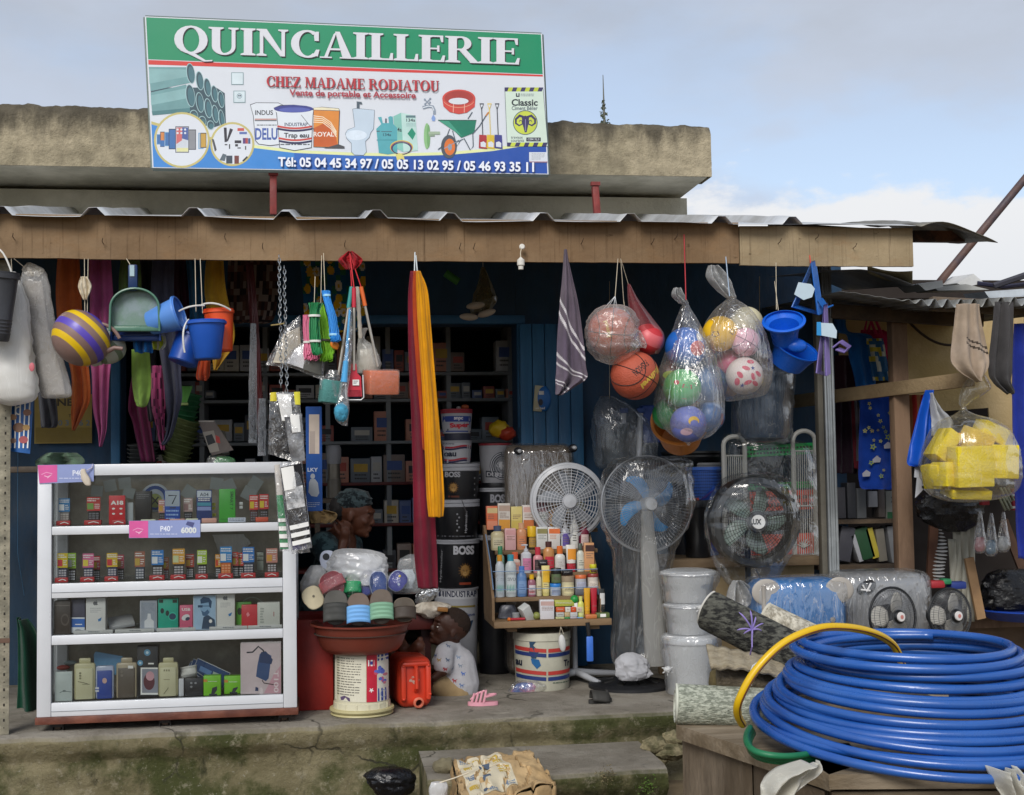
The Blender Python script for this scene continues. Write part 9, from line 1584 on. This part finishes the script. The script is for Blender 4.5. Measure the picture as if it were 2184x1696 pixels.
STARS=[(random.Random(i*3).uniform(.08,.92),random.Random(i*5+1).uniform(.05,.95),random.Random(i).uniform(.03,.06))for i in range(22)]
t=thing('cloth','royal blue cloth printed with yellow stars under the stall rail','cloth',W(1872,1040,7.2),GSTALL);mb=MB();drape(mb,[(842,1836,1916),(900,1834,1918),(980,1832,1918),(1036,1834,1914),(1044,1850,1900)],7.2,cloth('#173f9c'),.012,1.6);g=G(mb,plane(7.172))
for i,(u,v,s)in enumerate(STARS):x,y,q=1836+78*u,850+180*v,90*s*(1+.3*(i%3));g.poly([(x+q*(1 if j%2 else.45)*math.cos(R(j*36+i*20)),y+q*(1 if j%2 else.45)*math.sin(R(j*36+i*20)))for j in range(10)],mat(('#a8a02a','#b8b84a','#7f8f3a')[i%3],.8));g.ell(x,y,q*.3,q*.3,mat('#2a4a8a',.8),n=8)
for(x,y)in((1870,980),(1894,950),(1848,1010)):g.poly([(x-9,y),(x,y-8),(x+9,y-2),(x+7,y+6),(x-8,y+7)],mat('#9a9aa4',.8))
mb.build('cloth',t)
def bst(u,v):return cloth('#4a4038')if min(abs(v-.30-.12*u),abs(v-.345-.12*u))<.010 and u>.3 else cloth('#b5a392','#a4927e')
hung('towel','beige towel with two dark stripes hung over the stall beam',[(648,2042,2092),(684,2040,2096),(720,2036,2104),(760,2032,2112),(784,2040,2110),(806,2068,2096),(814,2084,2092)],6.05,None,'towel',ph=.6,amp=.03,mf=bst,nu=40,sub=14,group=GSTALL)
hung('cloth','charcoal cloth hanging at the right of the beige towel',[(644,2122,2160),(662,2120,2160),(720,2114,2160),(790,2108,2158),(815,2118,2156),(834,2140,2164),(840,2148,2162)],6.1,cloth('#4c4a4b','#403f40'),ph=2,group=GSTALL)
hung('towel','deep blue terry towel at the right edge of the picture',[(690,2164,2215),(800,2162,2225),(950,2164,2230),(1100,2168,2230),(1192,2172,2230)],6.25,cloth('#2a3fae','#2236a0',bump=.9),'towel',ph=.2,amp=.02,group=GSTALL)
hung('cloth','orange and red striped cloth behind the blue plastic bag',[(842,1936,1990),(900,1938,1985),(960,1940,1975)],7.1,None,ph=.6,group=GSTALL,mf=lambda u,v:cloth('#9a2a24')if int(u*6)%2 else cloth('#8a5a38'))
t=thing('plastic_bag','royal blue and white plastic carrier bag left of the sponge bag','bag',W(1960,996,6.3));mb=MB();drape(mb,[(832,1976,1990),(870,1966,1990),(930,1950,1990),(985,1936,1986),(996,1948,1976)],6.32,mat('#1656c4',.35,.08,transl=.2),.03,1.6,.5);mb.build('bag',t,solid=.002);mb=MB();drape(mb,[(838,1984,1990),(870,1986,2010),(900,1988,2034),(930,1986,2020)],6.30,mat('#c3c6cc',.5,.06,transl=.3),.03,2,1.1);mb.build('white_panel',t,solid=.002)
mb=MB();
for q in(((1952,986),(1964,984),(1972,1022),(1950,1018)),((1956,1016),(1980,1030),(1966,1048),(1952,1062)),((1970,1020),(1994,1046),(1984,1058),(1966,1040))):mb.prism([W(*p_,6.34)for p_ in q],(0,.003,.001),mat('#b9bcc4',.6,.06));
solo(mb,'paper_bunch','bunch of white paper tags hanging under the blue carrier bag','papers',smooth=False)
YG_=6.12;SPY=mat('#e2cc2c',.9,.08,12,.5,90,h2='#d6bd22',m2=6)
SPL=['yellow sponge block at the front of the sponge bag, largest face','thick yellow sponge block at the right of the sponge bag','narrow yellow sponge standing left of the front block','yellow sponge slice at the far left of the sponge bag','yellow sponge leaning up at the left of the knot','yellow sponge lying flat at the bottom of the bag','pale yellow curved sponge at the middle of the bag','yellow sponge at the upper right of the bag','orange yellow sponge tucked behind the curved one']
for i,(x,y,w,h,d,rx,ry,rz,Yo)in enumerate(((2070,995,86,86,.10,.05,-.02,.10,-.10),(2136,985,56,72,.16,0,.04,-.25,-.02),(2012,1012,24,52,.12,0,.02,.2,-.06),(1992,1016,22,52,.12,0,-.2,.3,.0),(2010,950,70,34,.12,0,-.95,.1,.03),(2060,1050,90,20,.14,.2,.04,0,-.03),(2082,940,60,46,.10,.3,.3,.2,.02),(2112,922,62,36,.11,.1,.42,.1,.05),(2060,960,66,60,.08,0,.3,0,.08))):
 k=MP(x,y,YG_);mb=MB();mb.box(W(x,y,YG_+.05+Yo),(w*k,d,h*k),SPY if i not in(6,8)else mat('#d9b93c' if i==6 else '#cf9a24',.9,.08,12,.5,90),rot=EUL(rx,ry,rz),bev=.006);solo(mb,'sponge',SPL[i],'sponge','yellow sponges in the clear bag')
t=thing('bag_film','large clear plastic bag of yellow sponges tied at the neck','plastic bag',W(2070,1068,YG_));mb=MB();loft(mb,[(800,2070,2100),(830,2052,2110),(858,2046,2072),(871,2050,2060),(884,2036,2078),(900,2004,2124),(935,1982,2156),(990,1968,2172),(1030,1976,2170),(1056,1994,2150),(1068,2020,2110),(1072,2050,2080)],YG_+.05,film('spongebag','#fbf8ea',.05,1.2,(9,9,2.4),.5,.15,.4),.85,70,.04,2.6,6,bmax=.19,fold=.015,nfold=19);mb.build('film',t,sharp=180);cord(t,[W(2080,690,6.3),W(2084,800,YG_+.05)],.002)
SG='goods on the stall shelves'
for i,(x0,x1,y0,y1,cc,an,lb)in enumerate(((1786,1806,1040,1106,'#3a3a40',0,'dark carton at the left of the upper stall shelf'),(1810,1828,1030,1106,'#2b2d33',0,'black carton on the upper stall shelf'),(1830,1850,1042,1106,'#5a5d60',0,'grey carton with dark label on the upper stall shelf'),(1854,1874,1048,1082,'#a8aaae',0,'white pack on the upper stall shelf'),(1876,1890,1036,1104,'#5c5450',0,'narrow brown carton on the upper stall shelf'),(1892,1922,1048,1107,'#8f918a',0,'white carton with green foot and two dark letters'),(1792,1822,1124,1198,'#4a4a52',.2,'slate book-like carton leaning on the lower stall shelf'),(1832,1862,1126,1194,'#1f4a2c',-.25,'dark green carton leaning on the lower stall shelf'),(1856,1872,1126,1192,'#b8a83a',-.25,'yellow strip carton beside the dark green one'),(1874,1892,1128,1198,'#7a756a',-.1,'dusty cream carton on the lower stall shelf'),(1900,1922,1122,1200,'#85878a',-.12,'pale carton at the right of the lower stall shelf'),(1826,1836,1140,1200,'#a8aab0',-.3,'thin white card slipped between the leaning cartons'))):
 mb=MB();a,b=W(x0,y1,7.38),W(x1,y1,7.38);zt_=W(x0,y0,7.38).z;mb.box(((a.x+b.x)/2,7.44,(a.z+zt_)/2),(b.x-a.x,.10,zt_-a.z),mat(cc,.6,.1),rot=EUL(0,an,0),bev=.003)
 if 'green foot' in lb:g=G(mb,plane(7.389));g.text('XO',(1900,1060,1920,1072),K,.03);g.rect(x0+.5,1092,x1-.5,1106,mat('#1f5a34',.6),2)
 solo(mb,'carton',lb,'carton',SG)
BFL=mat('#131316',.3,.1,14,.9,28)
mb=MB();loft(mb,[(1050,1975,2080),(1064,1958,2094),(1090,1956,2096),(1116,1980,2086),(1134,2020,2060)],6.7,BFL,.5,50,.16,3);solo(mb,'plastic_sack','black plastic sack hanging below the white paper tags','bag')
mb=MB();loft(mb,[(1214,2130,2180),(1226,2106,2220),(1250,2096,2250),(1290,2094,2260),(1300,2110,2240)],6.75,BFL,.5,50,.16,3);solo(mb,'plastic_sack','black plastic sack lying in the blue basin at the right edge','bag')
mb=MB();a=W(2190,1300,6.8);mb.shell([(.20,-.05),(.27,.0),(.285,.004),(.285,.012)],mat('#1c48b0',.4),a,None,44);solo(mb,'basin','blue basin rim under the black sack at the right edge','basin')
WSTR=mat('#b4b2a4',.6,.1)
for i,(xa_,xb_,y0,y1,lb)in enumerate(((2030,2036,1150,1262,'short pale plastic strip left in the hanging row'),(2040,2046,1132,1280,'pale plastic strip second in the hanging row'),(2056,2060,1120,1300,'pale plastic strip third in the hanging row'),(2072,2070,1092,1326,'longest pale plastic strip at the right of the row'))):
 mb=MB();mb.grid(lambda u,v:W(xa_+(xb_-xa_)*v-8+16*u,y0+(y1-y0)*v,6.75+.012*math.sin(u*PI+v*5)),6,14,WSTR);solo(mb,'plastic_strip',lb,'strip','pale strips hung in the stall',solid=.003)
mb=MB();
for i in range(16):p=W(2006+4*math.sin(i*.4),1130+i*7.6,6.7);r_=.012+.022*min(1,i/6);mb.lathe([(r_*.5,-.004),(r_,0),(r_*.5,.004)],mat('#b9b9b8',.5,.1),p,EUL(.2,.1*math.sin(i),0),18,1,.7)
solo(mb,'comb_spiral','white ribbed plastic spirals strung together in the stall','spiral')
mb=MB();mb.box(W(1996,1246,6.6),(.08,.06,.04),mat('#a82a34',.5),bev=.01);mb.box(W(2016,1240,6.6),(.05,.06,.03),mat('#2f8a5a',.5),bev=.01);mb.box(W(2040,1248,6.62),(.09,.06,.04),mat('#2a3f8a',.5),bev=.01);solo(mb,'toy_heap','red, green and blue plastic pieces behind the small fans','plastic pieces')
for i,(x,y0,y1,lb)in enumerate(((2090,1090,1180,'clear packet with red tag, left of the three packets'),(2114,1094,1186,'clear packet of blue pieces in the middle of three'),(2140,1092,1178,'clear packet of white pieces at the right of three'))):
 t=thing('small_packet',lb,'packet',W(x,y1,6.5),'clear packets hung in the stall');mb=MB();loft(mb,[(y0,x-3,x+3),(y0+30,x-8,x+8),(y1-14,x-15,x+15),(y1,x-8,x+8)],6.5,FPK,.6,30,.1);mb.build('film',t);mb=MB();loft(mb,[(y1-34,x-8,x+8),(y1-12,x-11,x+11),(y1-4,x-6,x+6)],6.5,mat(('#b0787c','#5a7488','#a9adb0')[i],.5,.2,30),.5,20,.2);mb.build('contents',t)
t=thing('peg_pack','pack of pale green sticks hung at the right of the sponge bag','pegs',W(2150,1098,6.45));mb=MB()
for i in range(9):p=W(2140+4*(i%5),1054+18*(i//5)+3*(i%2),6.45);mb.box(p+V((0,.01*(i%2),0)),(.010,.012,.075),mat('#a9b09a',.6,.08),rot=EUL(0,-.45,0),bev=.002)
mb.build('sticks',t)
mb=MB();
for j in range(2):mb.box(W(2168,1052+j*26,6.5),(.06,.03,.05),mat('#a82034',.5),bev=.003);mb.box(W(2168,1056+j*26,6.482),(.045,.002,.012),WHP)
solo(mb,'red_pack','two red blister packs half hidden by the blue terry towel','packs');mb=MB();mb.box(W(2099,1060,6.5),(.045,.03,.085),mat('#b03a44',.5),bev=.004);solo(mb,'red_pack','single red pack hanging under the sponge bag','pack')
#  foreground table with hose coil
ZTB=.575
tb=thing('timber_table','weathered rough timber table in the right foreground under the hose coil','table',Wz(1800,1600,ZTB)*1);OLD=mat('#9a8c78',.9,.3,5,.6,40,h2='#665844',m2=4,stretch=(.25,1,1),dirt=.3);OLDV=mat('#8c7d6a',.9,.3,5,.6,40,h2='#5d4f3d',m2=3.5,stretch=(1,1,.3),dirt=.35)
A,B=Wz(1442,1546,ZTB),Wz(1768,1652,ZTB);C2_=Wz(2330,1648,ZTB);D2_=Wz(2330,1470,ZTB);E_=Wz(1530,1490,ZTB)
def plankq(p0,p1,p2,p3,th,m,n=1,gap=.006,name='plank'):
 for i in range(n):
  u0,u1=i/n+(gap if i else 0),(i+1)/n;q=[p0 .lerp(p3,u0),p1 .lerp(p2,u0),p1 .lerp(p2,u1),p0 .lerp(p3,u1)];mb=MB();N1=24;j_=.004*math.sin(i*2.2)
  for k in range(N1):
   s0,s1=k/N1,(k+1)/N1;w0=.006*nz3(s0*7,i,1);w1=.006*nz3(s1*7,i,1);e0=(q[1]-q[0]).normalized();qq=[q[0].lerp(q[1],s0),q[0].lerp(q[1],s1),q[3].lerp(q[2],s1),q[3].lerp(q[2],s0)];f_=(q[0]-q[3]).normalized();qq[0]+=f_*w0;qq[1]+=f_*w1;qq=[v+V((0,0,j_))for v in qq];lo=[v-V((0,0,th))for v in qq]
   fs=[(0,1,2,3),(7,6,5,4),(0,4,5,1),(2,6,7,3)]+([(3,7,4,0)]if k==0 else[])+([(1,5,6,2)]if k==N1-1 else[]);mb.add(qq+lo,fs,m)
  mb.build(name,tb,sharp=40)
plankq(B,C2_,D2_,E_.lerp(A,.0),.045,OLD,3)
plankq(A,B,B.lerp(D2_,.18),E_,.05,OLD,1)
dn=V((0,0,-(ZTB-.05)))
mb=MB();a0=A+V((.03,.03,-.055));b0=A.lerp(B,.52)+V((.02,.03,-.055));mb.prism([a0,b0,b0+dn+V((0,0,.055)),a0+dn+V((0,0,.055))],(.02,.05,0),OLDV);mb.build('side_board',tb)
mb=MB();a0=A.lerp(B,.54)+V((.02,.05,-.06));b0=B+V((.0,.04,-.06));mb.prism([a0,b0,b0+V((0,0,-.5)),a0+V((0,0,-.5))],(.02,.05,0),mat('#5f5140',.9,.2,5,.5));mb.build('side_board',tb)
mb=MB();a0,b0=B+V((.02,.03,-.06)),C2_+V((-.02,.03,-.06));mb.prism([a0,b0,b0+V((0,0,-.09)),a0+V((0,0,-.09))],(0,.035,0),OLD);mb.prism([a0+V((0,.02,-.10)),b0+V((0,.02,-.10)),b0+V((0,.02,-.5)),a0+V((0,.02,-.5))],(0,.03,0),mat('#6a5b48',.9,.2,5,.5));mb.build('apron',tb)
HB_=mat('#1a4d9c',.30,.10,3,.06,24,h2='#2459a6',m2=2,spec=.7,dirt=.1)
cc=W(1934,1361,4.28);NT=11;r0_,r1_=.350,.600;ztop_=cc.z;hh_=ztop_-(ZTB+.02)-.03
def coilp(q):
 s=q/NT;a=2*PI*q+2.2;rr__=r0_+(r1_-r0_)*s**1.75+.030*nz3(q*1.15,2,0)+.008*nz3(q*5,7,1);z=ztop_-hh_*s**.92+.012*nz3(q*1.7,5,3)+.006*nz3(q*4,9,3);x,y=rr__*math.cos(a),rr__*math.sin(a)*.97;tilt=.02+.11*s**1.4+.030*nz3(q*.9,4,8);z+=x*.035*nz3(q*.8,8,2);return V((cc.x+x+.03*s+.05*nz3(q*.6,3,3),cc.y+y-.03*s,max(ZTB-.03 if y<-.3 else ZTB+.018,z+y*tilt)))
t=thing('pipe_coil','big loose coil of bright blue plastic pipe on the foreground table','pipe coil',V((cc.x,cc.y,ZTB)));mb=MB();mb.tube([coilp(NT*i/(NT*72))for i in range(NT*72+1)],.0150,HB_,14);mb.build('pipe',t,sharp=180)
mb=MB();
def inner(q):s=q/6;a=2*PI*q+.9;r_=r0_-.02+(r1_-r0_-.03)*s;p=V((cc.x+.01+r_*math.cos(a),cc.y+r_*.97*math.sin(a),ztop_-.03-hh_*.92*s+.02*nz3(q*1.5,1,1)+.05*r_*math.sin(a)*s));p.z=max(p.z,ZTB+.018);return p
mb.tube([inner(6*i/400)for i in range(401)],.0150,HB_,12);mb.build('inner_turns',t,sharp=180)
mb=MB();pts=smooth_rows([(x,y,Y)for x,y,Y in((1925,1420,4.25),(1905,1376,4.2),(1862,1350,4.1),(1800,1338,4.02),(1740,1342,3.98),(1670,1373,3.96),(1612,1430,3.95),(1578,1490,3.96),(1573,1522,4.0),(1584,1545,4.06))],8);pp=[W(*p)for p in pts];mb.tube(pp,.0130,mat('#d9b010',.35,.06,5),12);mb.tube([p+V((.004,-.0122,-.004))for p in pp],.0025,mat('#5a2f1a',.5),5);solo(mb,'yellow_hose','yellow hose with a dark stripe arching over the blue coil','hose',sharp=180)
mb=MB()
for k in range(3):pts=smooth_rows([(x+k*3,y+k*6,Y+.02*k)for x,y,Y in((1600,1552,4.25),(1592,1570,4.12),(1596,1590,4.02),(1614,1604,3.96),(1652,1612,3.93),(1700,1612,3.95),(1770,1600,4.05))],6);mb.tube([W(*p)for p in pts],.0105,mat('#1b7049',.45,.1),10)
solo(mb,'green_hose','green hose bundle squeezed under the left of the blue coil','hose',sharp=180)
for(rows,lb,Y)in(([(1628,1720,1756),(1646,1660,1752),(1672,1628,1720),(1700,1622,1690)],'translucent plastic scrap hanging off the front left of the table',3.72),([(1640,2118,2180),(1668,2126,2190),(1700,2136,2200)],'white plastic scrap hanging off the table at the right',3.66)):
 mb=MB();drape(mb,rows,Y,film('scrap','#f0eee4',.72,1.0,(12,12,12),.4,.2,.5),.05,2.2,1,pinch=1);solo(mb,'plastic_scrap',lb,'plastic scrap',solid=.001)
def mroll(label,a,b,r,m,endm,turns=3,squash=1.):
 v=b-a;rot=axes(v,V((0,0,1)));M=TM(a,rot);L_=v.length;mb=MB();mb.lathe([(r*.99,0),(r,.004),(r,L_-.004),(r*.99,L_)],m,a,rot,40,1,squash);t=thing('rolled_mat',label,'mat',(a+b)/2-V((0,0,r)),'rolled floor mats');mb.build('roll',t)
 mb=MB();pts=[M@V((r*(.97-.75*i/60)*math.cos(i*turns*2*PI/60),r*squash*(.97-.75*i/60)*math.sin(i*turns*2*PI/60),-.003))for i in range(61)];mb.tube(pts,.006,endm,5);mb.build('coil_end',t);return t
def ribmat(h,h2,sc,st):return mat(h,.95,.25,sc,1.,sc,h2=h2,m2=sc*.6,m2w=.06,stretch=st)
mroll('pale grey bubbly rolled mat lying along the table edge',W(1444,1502,4.72),W(1640,1512,4.66),43*MP(1500,1500,4.7),ribmat('#b4b8a8','#83887a',70,(1,1,2.5)),mat('#c0c2b4',.9))
mroll('black and grey mottled rolled mat pointing up and left',W(1512,1302,5.0),W(1735,1416,4.7),43*MP(1512,1300,5.0),mat('#1b1b19',.95,.3,40,1.,60,h2='#56564e',m2=26,m2w=.08,stretch=(1,1,2.2)),mat('#b9b6ae',.9),squash=.92)
mroll('beige ribbed rolled mat behind the mottled mat',W(1632,1318,4.98),W(1772,1384,4.84),33*MP(1640,1330,5.0),mat('#cdc7b6',.95,.2,40,1.,110,h2='#8f8878',m2=50,stretch=(1,1,.4)),mat('#c9c4b4',.9),squash=1.1)
mb=MB();mb.grid(lambda u,v:(lambda p:p+V((0,0,.012*math.sin(u*40)*.25)))(W(1506+190*u+10*v,1378+34*u+48*v-14*math.sin(u*PI)*v,4.78-.16*v)),60,10,mat('#b0a48c',.95,.2,40,1.,120,h2='#857a64',m2=40,stretch=(.5,1,1)),);solo(mb,'folded_mat','tan ribbed mat folded flat between the mottled and grey mats','mat','rolled floor mats',solid=.016)
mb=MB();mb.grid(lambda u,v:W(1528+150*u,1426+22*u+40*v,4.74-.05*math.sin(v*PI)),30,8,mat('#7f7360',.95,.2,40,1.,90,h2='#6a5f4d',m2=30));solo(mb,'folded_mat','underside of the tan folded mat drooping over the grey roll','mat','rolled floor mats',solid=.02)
mb=MB();mb.ball(W(1542,1450,4.85),(.05,.06,.06),mat('#6f6240',.95,.3,12,.8,30),fn=lambda d:1+.2*nz3(d.x*2,d.y*2,d.z*2));solo(mb,'stone','mossy stone propping the folded mat','stone')
mb=MB();kn=W(1604,1344,4.72)
for(x,y)in((1576,1306),(1600,1302),(1572,1344),(1586,1352),(1628,1330),(1624,1346),(1602,1366),(1612,1316)):mb.tube(bez(kn,W((x+1604)/2+3,(y+1344)/2-6,4.70),W(x,y,4.72),6),[.003]*6+[.001],mat('#8f7fc0',.6),5)
mb.tube([W(1604,1344,4.715),W(1604,1380,4.70),W(1600,1396,4.74)],.003,mat('#8f7fc0',.6),5);solo(mb,'string_tie','lilac string tied round the black mottled mat','string')
mb=MB();mb.tube([W(x,y,4.6)for x,y in((1602,1462),(1598,1440),(1606,1420),(1624,1408),(1644,1406))],.003,mat('#c3c8cc',.4),6);solo(mb,'wire_loop','pale wire loop over the folded tan mat','wire')
mb=MB();A3,B3=Wz(1500,1480,.55),Wz(1800,1490,.55);mb.box(((A3 .x+B3 .x)/2+.1,5.0,.31),(B3 .x-A3 .x+.2,.55,.62),OLDV,bev=.01);solo(mb,'wooden_crate','dark old wooden crate under the rolled mats','crate')
#  litter by the step
mb=MB();loft(mb,[(1638,800,850),(1644,784,872),(1656,780,884),(1672,788,886),(1690,800,880),(1706,812,850),(1716,820,840)],5.93,mat('#0e0f14',.32,.1,14,1.,22),.7,60,.14,3.2);solo(mb,'plastic_bag','crumpled black plastic bag lying against the platform','bag',sharp=30)
t=thing('paper_sack','flattened tan paper cement sack with worn print at the doorstep','sack',W(1050,1700,5.5));KR=mat('#b89c72',.9,.18,6,.7,26,h2='#9c8058',m2=4);mb=MB()
TLc,TRc,BRc,BLc=Wz(966,1618,.255),Wz(1128,1598,.275),Wz(1186,1668,.20),Wz(985,1716,.20)
def crump(u,v):
 p=TLc.lerp(TRc,u).lerp(BLc.lerp(BRc,u),v);b_=.022*nz3(u*3.2,v*3,1)+.014*nz3(u*8,v*8,4)+.02*math.sin(PI*u)*math.sin(PI*v);k=abs(nz3(u*4+3,v*4,7));return p+V((.01*nz3(u*5,v*5,9),0,b_-.02*(k<.06)))
mb.grid(crump,44,36,KR);mb.build('sheet',t,solid=.004,sharp=25)
mb=MB();mb.grid(lambda u,v:crump(u*.999,.97)+V((.006*nz3(u*6,v*5,2),-.015-.10*v*(.4+.6*math.sin(u*3)),-.012-.20*v+.012*nz3(u*6,v*4,3))),40,10,mat('#a88c63',.9,.18,6,.6,26));mb.grid(lambda u,v:crump(.015,u)+V((-.012-.03*v+.008*nz3(u*5,v*5,6),-.008-.02*v,-.012-.20*v)),26,8,mat('#8f7550',.9,.18,6,.6));mb.build('flap',t,solid=.004,sharp=25)
mb=MB();
class GC(G):
 def P(s,x,y):
  p=crump(x,y);e=.003;n=(crump(min(1,x+e),y)-crump(max(0,x-e),y)).cross(crump(x,min(1,y+e))-crump(x,max(0,y-e))).normalized();n=n if n.z>0 else-n;return p+n*(.0035+s.e)
g=GC(mb,None);PW_=mat('#c9bfa6',.9,.12,8);PBL=mat('#6f7f94',.9,.15,8);PYE=mat('#b89a3a',.9,.15,8)
g.quad((.05,.08),(.58,.04),(.62,.86),(.08,.92),PW_,24,24)
for(x,y,w,h,m)in((.08,.1,.1,.1,PBL),(.22,.12,.12,.08,PYE),(.42,.10,.12,.10,PYE),(.10,.30,.10,.08,PYE),(.44,.30,.12,.10,PYE),(.08,.52,.12,.10,PBL),(.46,.52,.12,.12,PYE),(.1,.74,.12,.08,PYE),(.3,.8,.1,.06,PBL),(.5,.74,.1,.1,PBL)):g.quad((x,y),(x+w,y),(x+w,y+h),(x,y+h),m,6,4)
g.text('ULTI',((.40,.14),(.38,.80),(.26,.80),(.28,.14)),mat('#4a5668',.9),.03);mb.build('print',t,smooth=False)
mb=MB();mb.tube([W(930,1672,5.45),W(968,1660,5.42),W(1000,1648,5.42)],.003,STR,5);loft(mb,[(1668,920,950),(1682,914,956),(1705,916,950)],5.45,film('whitebag','#fafbfc',.72,1.3,(10,10,10),.5,.2,.4),.5,30,.15);solo(mb,'plastic_scrap','whitish plastic scrap with string beside the paper sack','plastic scrap')
mb=MB();mb.ball(W(948,1634,5.75),(.05,.05,.035),mat('#6d6650',.95,.3,12,.8,30),fn=lambda d:1+.25*nz3(d.x*2,d.y*2,d.z*2));solo(mb,'stone','grey stone at the left corner of the doorstep','stone')
for(x,y,lb)in((1378,1676,'little bright green moss tuft at the right corner of the doorstep'),(1292,1652,'wispy dry grass tuft on the front of the doorstep')):
 mb=MB();c=W(x,y,5.64);gm=mat('#4f6b22' if 'green' in lb else '#6a6044',.9,.2,9)
 for i in range(90):d=V((rnd.gauss(0,.022),-.01-rnd.random()*.02,rnd.gauss(0,.02)));p=c+d;q=V((rnd.uniform(-1,1),rnd.uniform(-1,.2),rnd.uniform(-.4,1))).normalized()*rnd.uniform(.006,.016);s_=q.orthogonal().normalized()*.003;mb.add([p-s_,p+s_,p+q],[(0,1,2)],gm)
 solo(mb,'tuft',lb,'plant tuft',smooth=False)
mb=MB();drape(mb,[(1320,30,60),(1360,30,86),(1450,32,96),(1520,34,98),(1546,38,100)],6.9,cloth('#0f4a34','#0b3a2a',rough=.7),.08,1.4,.5,pinch=1);solo(mb,'tarpaulin','dark green tarpaulin heaped between the angle post and display case','tarpaulin',solid=.004)
